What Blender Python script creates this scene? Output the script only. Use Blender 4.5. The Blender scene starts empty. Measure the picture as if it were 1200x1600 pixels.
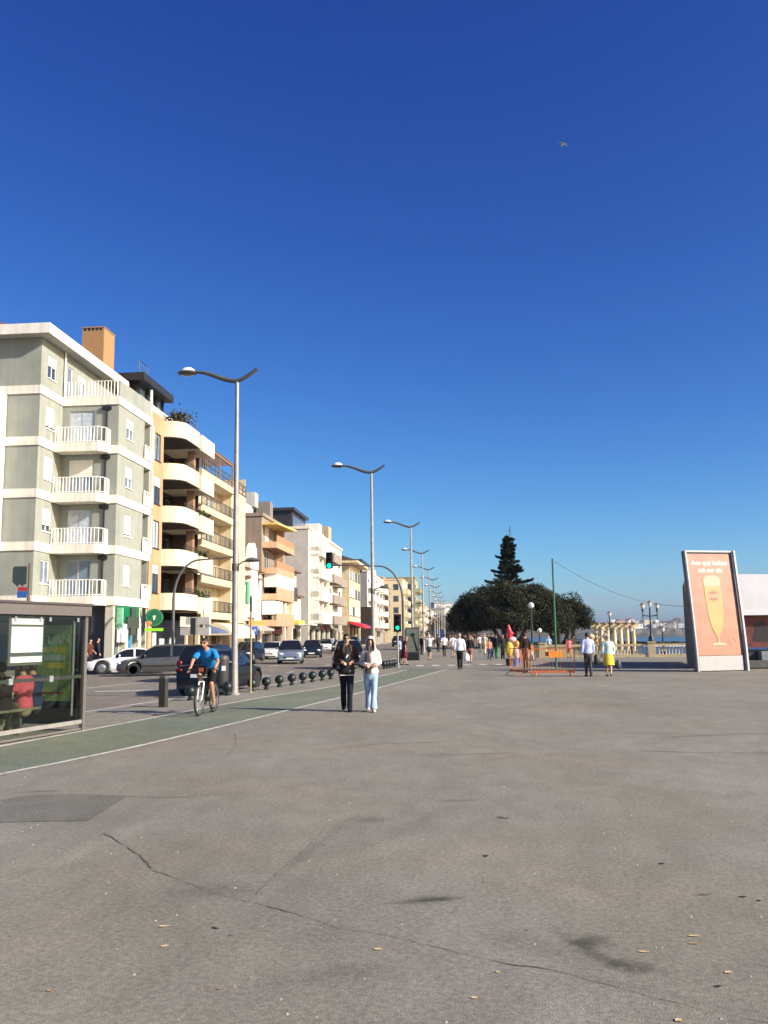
import bpy, bmesh, math, random
from mathutils import Vector, Matrix, noise
R = math.radians
rng = random.Random(11)
S = bpy.context.scene
COL = S.collection

# ---------------------------------------------------------------- camera, sky, sun, exposure
EYE = Vector((0.0, 0.0, 1.7))
FPX = 1400.0                       # focal length in pixels of a 1200 x 1600 picture
PITCH = math.atan(193 / FPX)
ROLL = 0.013
cf = Vector((0, math.cos(PITCH), math.sin(PITCH)))
cu0 = Vector((0, -math.sin(PITCH), math.cos(PITCH)))
cr0 = Vector((1, 0, 0))
cr = cr0 * math.cos(ROLL) - cu0 * math.sin(ROLL)
cu = cu0 * math.cos(ROLL) + cr0 * math.sin(ROLL)
cam = bpy.data.cameras.new('camera')
cam.sensor_fit = 'VERTICAL'
cam.sensor_height = 36.0
cam.lens = 36.0 * FPX / 1600
cam.clip_start = 0.05
cam.clip_end = 60000
camo = bpy.data.objects.new('camera', cam)
COL.objects.link(camo)
camo.matrix_world = Matrix(((cr.x, cu.x, -cf.x, EYE.x), (cr.y, cu.y, -cf.y, EYE.y), (cr.z, cu.z, -cf.z, EYE.z), (0, 0, 0, 1)))
S.camera = camo

SUN_EL = R(28)
SUN_AZ = math.atan2(0.90, -0.43)     # clockwise from +Y
tosun = Vector((math.sin(SUN_AZ) * math.cos(SUN_EL), math.cos(SUN_AZ) * math.cos(SUN_EL), math.sin(SUN_EL)))
world = bpy.data.worlds.new('World')
S.world = world
world.use_nodes = True
wn = world.node_tree.nodes
wl = world.node_tree.links
bg = wn['Background']
sky = wn.new('ShaderNodeTexSky')
sky.sky_type = 'NISHITA'
sky.sun_disc = False
sky.sun_elevation = SUN_EL
sky.sun_rotation = SUN_AZ
sky.altitude = 0
sky.air_density = 0.8
sky.dust_density = 1.0
sky.ozone_density = 10.0
sep = wn.new('ShaderNodeSeparateColor')      # film-like contrast of the sky, the same all round
com = wn.new('ShaderNodeCombineColor')
wl.new(sky.outputs[0], sep.inputs[0])
for i_, (gam, mulv) in enumerate(((1.8, .80), (1.65, .535), (1.05, .80))):
    pw_ = wn.new('ShaderNodeMath')
    pw_.operation = 'POWER'
    pw_.inputs[1].default_value = gam
    ml_ = wn.new('ShaderNodeMath')
    ml_.operation = 'MULTIPLY'
    ml_.inputs[1].default_value = mulv
    wl.new(sep.outputs[i_], pw_.inputs[0])
    wl.new(pw_.outputs[0], ml_.inputs[0])
    wl.new(ml_.outputs[0], com.inputs[i_])
wl.new(com.outputs[0], bg.inputs['Color'])
bg.inputs['Strength'].default_value = 0.10
sun = bpy.data.lights.new('sun', 'SUN')
sun.energy = 4.0
sun.angle = R(0.5)
sun.color = (1.0, 0.935, 0.84)
suno = bpy.data.objects.new('sun', sun)
COL.objects.link(suno)
suno.rotation_euler = tosun.to_track_quat('Z', 'Y').to_euler()
suno.location = (30, -20, 60)
S.view_settings.view_transform = 'Standard'
S.view_settings.look = 'None'
S.view_settings.exposure = 0.95
S.view_settings.gamma = 1.0
S.view_settings.use_curve_mapping = False
S.cycles.volume_bounces = 0
S.cycles.max_bounces = 6

# ---------------------------------------------------------------- pixel of the photograph -> point of the place
def ray(px, py):
    return cf * FPX + cr * (px - 600) + cu * (800 - py)
def P(px, py, Y):
    d = ray(px, py)
    return EYE + d * (Y / d.y)
def G(px, py, z=0.0):
    d = ray(px, py)
    return EYE + d * ((z - EYE.z) / d.z)

# ---------------------------------------------------------------- materials
MATS = {}
def mat(name, col, rough=0.75, var=0.12, scale=3.0, metal=0.0, bump=0.0, bscale=60.0, emit=None, spec=0.4, streak=0.0, coat=0.0, alpha=None, trans=0.0):
    if name in MATS:
        return MATS[name]
    m = bpy.data.materials.new(name)
    m.use_nodes = True
    nt = m.node_tree
    n, l = nt.nodes, nt.links
    b = n['Principled BSDF']
    b.inputs['Roughness'].default_value = rough
    b.inputs['Metallic'].default_value = metal
    b.inputs['Specular IOR Level'].default_value = spec
    b.inputs['Coat Weight'].default_value = coat
    if trans:
        b.inputs['Transmission Weight'].default_value = trans
        b.inputs['IOR'].default_value = 1.1
    tc = n.new('ShaderNodeTexCoord')
    if var > 0:
        ns = n.new('ShaderNodeTexNoise')
        ns.inputs['Scale'].default_value = scale
        ns.inputs['Detail'].default_value = 6
        ns.inputs['Roughness'].default_value = 0.65
        l.new(tc.outputs['Object'], ns.inputs['Vector'])
        mr = n.new('ShaderNodeMapRange')
        mr.inputs[1].default_value = 0.3
        mr.inputs[2].default_value = 0.7
        mr.inputs[3].default_value = 1 - var
        mr.inputs[4].default_value = 1 + var
        l.new(ns.outputs['Fac'], mr.inputs[0])
        fac = mr.outputs[0]
        if streak > 0:
            mp = n.new('ShaderNodeMapping')
            mp.inputs['Scale'].default_value = (2.2, 2.2, 0.12)
            l.new(tc.outputs['Object'], mp.inputs[0])
            n2 = n.new('ShaderNodeTexNoise')
            n2.inputs['Scale'].default_value = 1.6
            n2.inputs['Detail'].default_value = 5
            l.new(mp.outputs[0], n2.inputs['Vector'])
            m2 = n.new('ShaderNodeMapRange')
            m2.inputs[1].default_value = 0.35
            m2.inputs[2].default_value = 0.65
            m2.inputs[3].default_value = 1 - streak
            m2.inputs[4].default_value = 1 + streak * 0.5
            l.new(n2.outputs['Fac'], m2.inputs[0])
            mu = n.new('ShaderNodeMath')
            mu.operation = 'MULTIPLY'
            l.new(fac, mu.inputs[0])
            l.new(m2.outputs[0], mu.inputs[1])
            fac = mu.outputs[0]
        mx = n.new('ShaderNodeVectorMath')
        mx.operation = 'SCALE'
        mx.inputs[0].default_value = col
        l.new(fac, mx.inputs['Scale'])
        l.new(mx.outputs[0], b.inputs['Base Color'])
    else:
        b.inputs['Base Color'].default_value = (*col, 1)
    if bump > 0:
        nb = n.new('ShaderNodeTexNoise')
        nb.inputs['Scale'].default_value = bscale
        nb.inputs['Detail'].default_value = 4
        l.new(tc.outputs['Object'], nb.inputs['Vector'])
        bp = n.new('ShaderNodeBump')
        bp.inputs['Strength'].default_value = bump
        bp.inputs['Distance'].default_value = 0.02
        l.new(nb.outputs['Fac'], bp.inputs['Height'])
        l.new(bp.outputs[0], b.inputs['Normal'])
    if emit:
        b.inputs['Emission Color'].default_value = (*emit[0], 1)
        b.inputs['Emission Strength'].default_value = emit[1]
    MATS[name] = m
    return m

def stucco(name, col, **k):
    a = dict(rough=0.88, var=0.11, scale=0.8, bump=0.25, bscale=45, streak=0.15, spec=0.2)
    a.update(k)
    return mat(name, col, **a)

white_paint = stucco('white_paint', (0.78, 0.75, 0.68))
white_trim = mat('white_trim', (0.80, 0.78, 0.74), rough=0.5, var=0.05)
glass = mat('window_glass', (0.035, 0.055, 0.085), rough=0.06, var=0.0, spec=0.9)
glass_curtain = mat('curtained_glass', (0.42, 0.47, 0.52), rough=0.15, var=0.25, scale=5, spec=0.8)
glass_mid = mat('grey_glass', (0.16, 0.20, 0.25), rough=0.08, var=0.3, scale=2.5, spec=0.9)
dark_metal = mat('dark_metal', (0.025, 0.027, 0.03), rough=0.45, var=0.2, metal=0.3)
black_plastic = mat('black_plastic', (0.015, 0.015, 0.016), rough=0.5, var=0.1)
galv = mat('galvanised_steel', (0.30, 0.29, 0.27), rough=0.55, var=0.18, scale=5, metal=0.35)
rubber = mat('rubber', (0.018, 0.018, 0.018), rough=0.85, var=0.2)
alloy = mat('alloy', (0.55, 0.55, 0.56), rough=0.3, metal=0.7, var=0.1)
skin = mat('skin', (0.50, 0.28, 0.19), rough=0.6, var=0.08, scale=8)
skin_tan = mat('tanned_skin', (0.40, 0.20, 0.12), rough=0.55, var=0.08, scale=8)
roof_tile = mat('clay_roof', (0.33, 0.14, 0.08), rough=0.85, var=0.3, scale=6)

# ---------------------------------------------------------------- mesh builder
class MB:
    def __init__(self):
        self.v, self.f, self.m = [], [], []
        self.cur = 0
    def face(self, pts):
        i = len(self.v)
        self.v += [tuple(p) for p in pts]
        self.f.append(tuple(range(i, i + len(pts))))
        self.m.append(self.cur)
    def add(self, vs, fs):
        i = len(self.v)
        self.v += [tuple(p) for p in vs]
        for f in fs:
            self.f.append(tuple(i + k for k in f))
            self.m.append(self.cur)
    def box(self, x0, x1, y0, y1, z0, z1, M=None):
        vs = [Vector((x, y, z)) for z in (z0, z1) for y in (y0, y1) for x in (x0, x1)]
        if M:
            vs = [M @ p for p in vs]
        self.add(vs, [(0, 2, 3, 1), (4, 5, 7, 6), (0, 1, 5, 4), (2, 6, 7, 3), (0, 4, 6, 2), (1, 3, 7, 5)])
        return self
    def prism(self, poly, z0, z1):
        n = len(poly)
        vs = [(p[0], p[1], z0) for p in poly] + [(p[0], p[1], z1) for p in poly]
        fs = [tuple(range(n - 1, -1, -1)), tuple(range(n, 2 * n))]
        fs += [(i, (i + 1) % n, n + (i + 1) % n, n + i) for i in range(n)]
        self.add(vs, fs)
        return self
    def xprism(self, poly, x0, x1):      # polygon in (y, z) swept along x
        n = len(poly)
        vs = [(x0, p[0], p[1]) for p in poly] + [(x1, p[0], p[1]) for p in poly]
        fs = [tuple(range(n - 1, -1, -1)), tuple(range(n, 2 * n))]
        fs += [(i, (i + 1) % n, n + (i + 1) % n, n + i) for i in range(n)]
        self.add(vs, fs)
        return self
    def yprism(self, poly, y0, y1):      # polygon in (x, z) swept along y
        n = len(poly)
        vs = [(p[0], y0, p[1]) for p in poly] + [(p[0], y1, p[1]) for p in poly]
        fs = [tuple(range(n - 1, -1, -1)), tuple(range(n, 2 * n))]
        fs += [(i, (i + 1) % n, n + (i + 1) % n, n + i) for i in range(n)]
        self.add(vs, fs)
        return self
    def tube(self, pts, rad, seg=8, hint=(1, 0, 0), caps=True, rnd=False):
        pts = [Vector(p) for p in pts]
        n = len(pts)
        rad = [rad] * n if not isinstance(rad, (list, tuple)) else list(rad)
        rad = [(r, r) if not isinstance(r, (list, tuple)) else r for r in rad]
        rings = []
        hint = Vector(hint)
        for i in range(n):
            t = (pts[min(i + 1, n - 1)] - pts[max(i - 1, 0)]).normalized()
            h = hint - t * hint.dot(t)
            if h.length < 0.05:
                h = Vector((0, 1, 0)) - t * t.y
                if h.length < 0.05:
                    h = Vector((0, 0, 1)) - t * t.z
            h.normalize()
            k = t.cross(h)
            rings.append((pts[i], h, k, rad[i], t))
        if rnd:
            def cap(rg, sgn):
                p, h, k, r, t = rg
                mr = min(r)
                return [(p + t * sgn * mr * math.sin(a), h, k, (r[0] * math.cos(a), r[1] * math.cos(a)), t) for a in (0.5, 1.0, 1.4)]
            rings = cap(rings[0], -1)[::-1] + rings + cap(rings[-1], 1)
        vs = []
        for p, h, k, r, t in rings:
            for j in range(seg):
                a = 2 * math.pi * j / seg
                vs.append(p + h * (r[0] * math.cos(a)) + k * (r[1] * math.sin(a)))
        fs = []
        for i in range(len(rings) - 1):
            for j in range(seg):
                a, b = i * seg + j, i * seg + (j + 1) % seg
                fs.append((a, b, b + seg, a + seg))
        if caps:
            fs.append(tuple(range(seg - 1, -1, -1)))
            q = (len(rings) - 1) * seg
            fs.append(tuple(range(q, q + seg)))
        self.add(vs, fs)
        return self
    def bar(self, a, b, w, seg=4):
        return self.tube([a, b], w, seg)
    def lathe(self, prof, seg=16, c=(0, 0, 0), M=None):
        vs, fs = [], []
        for r, z in prof:
            for j in range(seg):
                a = 2 * math.pi * j / seg
                q = Vector((r * math.cos(a), r * math.sin(a), z))
                if M:
                    q = M @ q
                vs.append(q + Vector(c))
        for i in range(len(prof) - 1):
            for j in range(seg):
                a, b = i * seg + j, i * seg + (j + 1) % seg
                fs.append((a, b, b + seg, a + seg))
        if prof[0][0] > 1e-4:
            fs.append(tuple(range(seg - 1, -1, -1)))
        if prof[-1][0] > 1e-4:
            q = (len(prof) - 1) * seg
            fs.append(tuple(range(q, q + seg)))
        self.add(vs, fs)
        return self
    def ball(self, c, r, seg=12, rings=8, M=None):
        r = (r, r, r) if not isinstance(r, (tuple, list)) else r
        vs, fs = [], []
        for i in range(rings + 1):
            t = math.pi * i / rings
            for j in range(seg):
                a = 2 * math.pi * j / seg
                q = Vector((r[0] * math.sin(t) * math.cos(a), r[1] * math.sin(t) * math.sin(a), r[2] * math.cos(t)))
                if M:
                    q = M @ q
                vs.append(q + Vector(c))
        for i in range(rings):
            for j in range(seg):
                a, b = i * seg + j, i * seg + (j + 1) % seg
                fs.append((a, a + seg, b + seg, b))
        self.add(vs, fs)
        return self
    def torus(self, c, r1, r2, M=None, seg=28, s2=6):
        vs, fs = [], []
        for i in range(seg):
            a = 2 * math.pi * i / seg
            for j in range(s2):
                b = 2 * math.pi * j / s2
                q = Vector(((r1 + r2 * math.cos(b)) * math.cos(a), (r1 + r2 * math.cos(b)) * math.sin(a), r2 * math.sin(b)))
                if M:
                    q = M @ q
                vs.append(q + Vector(c))
        for i in range(seg):
            for j in range(s2):
                fs.append((i * s2 + j, ((i + 1) % seg) * s2 + j, ((i + 1) % seg) * s2 + (j + 1) % s2, i * s2 + (j + 1) % s2))
        self.add(vs, fs)
        return self
    def mesh(self, name, mats, smooth=None, clean=True):
        me = bpy.data.meshes.new(name)
        me.from_pydata(self.v, [], self.f)
        mats = mats if isinstance(mats, (list, tuple)) else [mats]
        for m in mats:
            me.materials.append(m)
        if any(self.m):
            me.polygons.foreach_set('material_index', self.m)
        if clean:
            bm = bmesh.new()
            bm.from_mesh(me)
            bmesh.ops.remove_doubles(bm, verts=bm.verts, dist=1e-5)
            bmesh.ops.recalc_face_normals(bm, faces=bm.faces)
            bm.to_mesh(me)
            bm.free()
        if smooth:
            me.polygons.foreach_set('use_smooth', [True] * len(me.polygons))
            me.set_sharp_from_angle(angle=R(smooth))
        me.update()
        return me
    def build(self, name, mats, parent=None, loc=(0, 0, 0), rz=0.0, smooth=None, kind=None, label=None, clean=True):
        return put(name, self.mesh(name, mats, smooth, clean), parent, loc, rz, kind, label)

def put(name, me, parent=None, loc=(0, 0, 0), rz=0.0, kind=None, label=None):
    o = bpy.data.objects.new(name, me)
    COL.objects.link(o)
    o.location = loc
    o.rotation_euler = (0, 0, rz)
    if parent:
        o.parent = parent
    if kind:
        o['kind'] = kind
    if label:
        o['label'] = label
    return o
def tag(o, label, cat, group=None):
    o['label'] = label
    o['category'] = cat
    if group:
        o['group'] = group
    return o
def thing(name, label, cat, loc=(0, 0, 0), rz=0.0, group=None):
    o = bpy.data.objects.new(name, None)
    o.empty_display_size = 0.2
    COL.objects.link(o)
    o.location = loc
    o.rotation_euler = (0, 0, rz)
    return tag(o, label, cat, group)
KIDS = {}
def copy_thing(root, loc, rz=None, label=None):
    r = root.copy()
    COL.objects.link(r)
    r.location = loc
    if rz is not None:
        r.rotation_euler = (0, 0, rz)
    if label:
        r['label'] = label
    for ch in list(root.children):
        c = ch.copy()
        COL.objects.link(c)
        c.parent = r
        for g in list(ch.children):
            d = g.copy()
            COL.objects.link(d)
            d.parent = c
    return r
def curve_interp(pts, step=2.0):
    """Catmull-Rom through ground points, sampled about every step metres."""
    out = []
    n = len(pts)
    for i in range(n - 1):
        p0, p1, p2, p3 = [Vector(pts[max(0, min(n - 1, k))]) for k in (i - 1, i, i + 1, i + 2)]
        m = max(1, int((p2 - p1).length / step))
        for k in range(m):
            t = k / m
            out.append(0.5 * ((2 * p1) + (p2 - p0) * t + (2 * p0 - 5 * p1 + 4 * p2 - p3) * t * t + (3 * p1 - p0 - 3 * p2 + p3) * t ** 3))
    out.append(Vector(pts[-1]))
    return out
def text_mesh(txt, size, matl, extrude=0.004, align='CENTER', bold=0.0):
    c = bpy.data.curves.new('text', 'FONT')
    c.body = txt
    c.size = size
    c.extrude = extrude
    c.offset = bold
    c.align_x = align
    o = bpy.data.objects.new('text', c)
    COL.objects.link(o)
    bpy.context.view_layer.update()
    me = bpy.data.meshes.new_from_object(o.evaluated_get(bpy.context.evaluated_depsgraph_get()))
    bpy.data.objects.remove(o)
    me.materials.clear()
    me.materials.append(matl)
    return me
# ---------------------------------------------------------------- ground, sea, far land
def ground_mat(name, col, stains=(), grain=1.0, tint=(1, 1, 1)):
    m = bpy.data.materials.new(name)
    m.use_nodes = True
    n, l = m.node_tree.nodes, m.node_tree.links
    b = n['Principled BSDF']
    b.inputs['Roughness'].default_value = 0.9
    b.inputs['Specular IOR Level'].default_value = 0.25
    tc = n.new('ShaderNodeTexCoord')
    fac = None
    def mul(a, c):
        k = n.new('ShaderNodeMath')
        k.operation = 'MULTIPLY'
        l.new(a, k.inputs[0])
        l.new(c, k.inputs[1])
        return k.outputs[0]
    for sc, lo, hi, amt, det, st in ((0.10, .3, .7, .10, 4, (1, 1, 1)), (0.55, .3, .7, .12, 6, (1, .5, 1)), (3.0, .3, .7, .10, 6, (1, .6, 1)), (28, .3, .7, .22 * grain, 3, (1, 1, 1)), (130, .3, .7, .34 * grain, 2, (1, 1, 1))):
        mp = n.new('ShaderNodeMapping')
        mp.inputs['Scale'].default_value = st
        mp.inputs['Rotation'].default_value = (0, 0, 0.25)
        l.new(tc.outputs['Object'], mp.inputs[0])
        t = n.new('ShaderNodeTexNoise')
        t.inputs['Scale'].default_value = sc
        t.inputs['Detail'].default_value = det
        t.inputs['Distortion'].default_value = 0.4
        l.new(mp.outputs[0], t.inputs['Vector'])
        r = n.new('ShaderNodeMapRange')
        r.inputs[1].default_value, r.inputs[2].default_value = lo, hi
        r.inputs[3].default_value, r.inputs[4].default_value = 1 - amt, 1 + amt
        l.new(t.outputs['Fac'], r.inputs[0])
        fac = r.outputs[0] if fac is None else mul(fac, r.outputs[0])
        if sc == 130:
            bp = n.new('ShaderNodeBump')
            bp.inputs['Strength'].default_value = 0.55
            bp.inputs['Distance'].default_value = 0.006
            l.new(t.outputs['Fac'], bp.inputs['Height'])
            l.new(bp.outputs[0], b.inputs['Normal'])
    if stains:
        wob = n.new('ShaderNodeTexNoise')
        wob.inputs['Scale'].default_value = 5.0
        wob.inputs['Detail'].default_value = 6
        wob.inputs['Roughness'].default_value = 0.7
        l.new(tc.outputs['Object'], wob.inputs['Vector'])
    for (cx, cy, rx, ry, ang, amt) in stains:
        mp = n.new('ShaderNodeMapping')
        mp.vector_type = 'TEXTURE'
        mp.inputs['Location'].default_value = (cx, cy, 0)
        mp.inputs['Rotation'].default_value = (0, 0, ang)
        mp.inputs['Scale'].default_value = (rx, ry, 1)
        l.new(tc.outputs['Object'], mp.inputs[0])
        ln = n.new('ShaderNodeVectorMath')
        ln.operation = 'LENGTH'
        l.new(mp.outputs[0], ln.inputs[0])
        ad = n.new('ShaderNodeMath')
        ad.operation = 'MULTIPLY_ADD'
        l.new(wob.outputs['Fac'], ad.inputs[0])
        ad.inputs[1].default_value = 1.6
        l.new(ln.outputs['Value'], ad.inputs[2])
        r = n.new('ShaderNodeMapRange')
        r.interpolation_type = 'SMOOTHSTEP'
        r.inputs[1].default_value, r.inputs[2].default_value = 0.75, 1.75
        r.inputs[3].default_value, r.inputs[4].default_value = 1 - min(.75, amt * 1.7), 1
        l.new(ad.outputs[0], r.inputs[0])
        fac = mul(fac, r.outputs[0])
    for vs_, th, dk in ((1.7, .035, .55), (4.5, .05, .72), (9.0, .06, 1.22)) if stains else ():      # gum spots, oil drops, pale chips
        vo = n.new('ShaderNodeTexVoronoi')
        vo.inputs['Scale'].default_value = vs_
        l.new(tc.outputs['Object'], vo.inputs['Vector'])
        r = n.new('ShaderNodeMapRange')
        r.inputs[1].default_value, r.inputs[2].default_value = th * .6, th
        r.inputs[3].default_value, r.inputs[4].default_value = dk, 1
        l.new(vo.outputs['Distance'], r.inputs[0])
        fac = mul(fac, r.outputs[0])
    mx = n.new('ShaderNodeVectorMath')
    mx.operation = 'SCALE'
    mx.inputs[0].default_value = col
    l.new(fac, mx.inputs['Scale'])
    # warm and cool patches
    tn = n.new('ShaderNodeTexNoise')
    tn.inputs['Scale'].default_value = 0.3
    l.new(tc.outputs['Object'], tn.inputs['Vector'])
    mc = n.new('ShaderNodeMix')
    mc.data_type = 'RGBA'
    mc.blend_type = 'MULTIPLY'
    mc.inputs['Factor'].default_value = 1.0
    cr_ = n.new('ShaderNodeValToRGB')
    cr_.color_ramp.elements[0].position, cr_.color_ramp.elements[0].color = 0.35, (1.0, 0.96, 0.90, 1)
    cr_.color_ramp.elements[1].position, cr_.color_ramp.elements[1].color = 0.65, (0.96, 0.97, 1.0, 1)
    l.new(tn.outputs['Fac'], cr_.inputs[0])
    l.new(mx.outputs[0], mc.inputs['A'])
    l.new(cr_.outputs[0], mc.inputs['B'])
    l.new(mc.outputs['Result'], b.inputs['Base Color'])
    return m

def st(px, py, rx, ry, ang, amt):
    g = G(px, py)
    return (g.x, g.y, rx, ry, ang, amt)
def band(a, b, w, amt):
    p, q = G(*a), G(*b)
    d = q - p
    return ((p.x + q.x) / 2, (p.y + q.y) / 2, d.length * .75, w, math.atan2(d.y, d.x), amt)
stains = [band((0, 1385), (330, 1245), .22, -.10), band((395, 1400), (560, 1270), .10, .12), band((860, 1450), (1010, 1535), .10, .22), band((605, 1412), (745, 1400), .05, .25),
          band((860, 1512), (1200, 1590), .07, .10), st(675, 1406, .34, .13, .25, .30), st(920, 1470, .22, .20, -.6, .30), st(985, 1510, .30, .12, -.7, .26), st(1100, 1398, .085, .05, 0, .5),
          st(575, 1281, .26, .22, .2, .22), st(715, 1251, .34, .12, 0, .22), st(785, 1277, .10, .12, 0, .45), st(700, 1100, 1.6, .10, .0, .15),
          st(1080, 1150, 1.5, .10, .35, .22), st(730, 1178, 1.2, .06, .05, .24), st(520, 1520, .5, .2, .4, .12), st(330, 1390, .6, .3, .2, .12),
          st(60, 1237, .35, .12, .3, .25), st(645, 1290, .2, 1.2, -.45, .10), st(1000, 1100, 3, .2, .1, .10), st(760, 1052, 1.1, .35, 0, .3), st(850, 1480, .7, .25, -.6, .12)]
asphalt_light = ground_mat('promenade_asphalt', (0.218, 0.204, 0.165), stains)
asphalt_road = ground_mat('road_asphalt', (0.185, 0.166, 0.138))
asphalt_patch = ground_mat('patch_asphalt', (0.152, 0.145, 0.120))
lane_green = ground_mat('green_lane_asphalt', (0.152, 0.172, 0.124))
paver = ground_mat('pavement_slabs', (0.27, 0.24, 0.19))
kerb_stone = ground_mat('kerb_stone', (0.30, 0.28, 0.25))
line_paint = mat('line_paint', (0.50, 0.48, 0.41), rough=0.85, var=0.45, scale=7)
earth = ground_mat('bare_ground', (0.19, 0.17, 0.15))

KERB = [(-17, -12), (-11.2, 8), (-8.9, 14), (-7.4, 19), (-5.95, 24.7), (-5.25, 27.5), (-4.5, 30.2), (-2.75, 36), (-1.1, 43.7), (1.3, 65), (3.1, 88), (5.0, 112), (8.2, 152), (20, 290), (50, 650)]
KERBC = curve_interp(KERB)
ROADSIDE = [(-26, -12), (-21.5, 20), (-17.6, 43), (-14.6, 52), (-13.2, 62), (-9.3, 105), (-3.6, 170), (6.6, 290), (37.5, 650)]   # kerb of the pavement by the houses
ROADC = curve_interp(ROADSIDE)
COAST = [(400, -80), (80, 52), (22, 61.0), (19.6, 62.4), (19.2, 63.5), (24.2, 91), (24.0, 98), (19.5, 104), (22, 150), (40, 330), (70, 480), (110, 700), (150, 1100), (260, 1700), (400, 2100)]

def ribbon(name, A, B, z, m, kind='structure'):
    mb = MB()
    n = min(len(A), len(B))
    vs = [(p[0], p[1], z) for p in A[:n]] + [(p[0], p[1], z) for p in B[:n]]
    mb.add(vs, [(i, n + i, n + i + 1, i + 1) for i in range(n - 1)])
    return mb.build(name, m, kind=kind)
def offset(line, d):
    out = []
    for i, p in enumerate(line):
        a, b = line[max(0, i - 1)], line[min(len(line) - 1, i + 1)]
        t = Vector((b[0] - a[0], b[1] - a[1])).normalized()
        w = d(i) if callable(d) else d
        out.append(Vector((p[0] + t.y * w, p[1] - t.x * w)))
    return out

# one land sheet out to the far north and west, with a sea wall down its coast
land = [(-9000, -300), (400, -300)] + COAST + [(400, 2400), (-9000, 9000)]
mb = MB()
mb.face([(x, y, -0.14) for x, y in land])
ground = mb.build('ground', earth, kind='structure', clean=False)
mb = MB()
for i in range(len(COAST) - 1):
    a, b = COAST[i], COAST[i + 1]
    mb.face([(a[0], a[1], -0.002), (b[0], b[1], -0.002), (b[0], b[1], -7), (a[0], a[1], -7)])
mb.build('sea_wall', mat('sea_wall_stone', (0.30, 0.26, 0.20), var=0.3, scale=2), kind='structure')

# road, promenade with its kerb, pavement by the houses with its kerb
K2 = [Vector((p.x, p.y)) for p in KERBC]
mb = MB()
n = len(K2)
left = [(p.x - 45 if p.y < 60 else p.x - 30, p.y) for p in K2]
mb.add([(p.x + .3, p.y, -0.11) for p in K2] + [(q[0], q[1], -0.11) for q in left], [(i, i + 1, n + i + 1, n + i) for i in range(n - 1)])
mb.build('road', asphalt_road, kind='structure')
# promenade: between the kerb and the coast
mb = MB()
prom_right = [(400, -79), (80, 52.2), (22, 61.2), (19.4, 62.7), (19.0, 63.6), (23.9, 91), (23.7, 98), (19.2, 104), (21.8, 150), (39.8, 330), (69.8, 480), (109, 700)]
mb.face([(p.x, p.y, 0) for p in K2] + [(x, y, 0) for x, y in prom_right[::-1]] + [(300, -80, 0), (-17, -80, 0)])
promenade = mb.build('promenade', asphalt_light, kind='structure', clean=False)
near = [p for p in K2 if p.y < 300]
ka = offset(near, -0.16)
mb = MB()
n = len(near)
mb.add([(p.x, p.y, 0.008) for p in near] + [(q.x, q.y, 0.008) for q in ka] + [(q.x, q.y, -0.2) for q in ka] + [(p.x, p.y, -0.05) for p in near],
       [(i, i + 1, n + i + 1, n + i) for i in range(n - 1)] + [(n + i, n + i + 1, 2 * n + i + 1, 2 * n + i) for i in range(n - 1)])
mb.build('kerb', kerb_stone, kind='structure')
rs = [Vector((p.x, p.y)) for p in ROADC]
rb = offset(rs, 0.16)
n = len(rs)
mb = MB()
mb.add([(p.x, p.y, 0.03) for p in rs] + [(p.x - 14, p.y, 0.03) for p in rs], [(i, i + 1, n + i + 1, n + i) for i in range(n - 1)])
mb.build('pavement', paver, kind='structure')
mb = MB()
mb.add([(p.x, p.y, 0.034) for p in rs] + [(q.x, q.y, 0.034) for q in rb] + [(q.x, q.y, -0.2) for q in rb],
       [(i, i + 1, n + i + 1, n + i) for i in range(n - 1)] + [(n + i, n + i + 1, 2 * n + i + 1, 2 * n + i) for i in range(n - 1)])
mb.build('pavement_kerb', kerb_stone, kind='structure')

# green cycle lane with its two white lines
LL = curve_interp([(-12.4, -8), (-9.0, 4), (-7.55, 9.8), (-5.62, 17.4), (-3.65, 25.4), (-1.66, 31.7), (1.05, 45.0)], 1.0)
LR = curve_interp([(-9.6, -8), (-6.9, 4), (-5.6, 9.6), (-4.97, 11.8), (-4.04, 14.4), (-2.2, 21.7), (-.08, 30.6), (2.65, 43.4), (3.0, 45.0)], 1.0)
def resample(line, n):
    L = [0]
    for i in range(1, len(line)):
        L.append(L[-1] + (line[i] - line[i - 1]).length)
    out, j = [], 0
    for k in range(n):
        s = L[-1] * k / (n - 1)
        while j < len(L) - 2 and L[j + 1] < s:
            j += 1
        t = (s - L[j]) / max(1e-6, L[j + 1] - L[j])
        out.append(line[j].lerp(line[j + 1], t))
    return out
LL, LR = resample(LL, 90), resample(LR, 90)
ribbon('cycle_lane', LL, LR, 0.004, lane_green)
def worn(i):
    return 0.05 + 0.016 * noise.noise((i * .83, 2, 1))
ribbon('lane_line', offset(LL, -.05), offset(LL, .05), 0.008, line_paint)
ribbon('lane_line', offset(LR, lambda i: -worn(i)), offset(LR, worn), 0.008, line_paint)
# crosswalk bars over the lane
for k in range(6):
    a = G(655 + k * 25 - 4, 1041.5 - k * .4)
    b = G(655 + k * 25 + 12, 1041.3 - k * .4)
    c = Vector((b.x - a.x, b.y - a.y, 0)).normalized()
    d = Vector((-c.y, c.x, 0)) * 1.9
    mb = MB()
    w = 0.42
    mb.face([(a.x, a.y, .012), (a.x + c.x * w, a.y + c.y * w, .012), (a.x + c.x * w + d.x, a.y + c.y * w + d.y, .012), (a.x + d.x, a.y + d.y, .012)])
    mb.build('crossing_bar', line_paint, kind='structure', clean=False)
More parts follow.
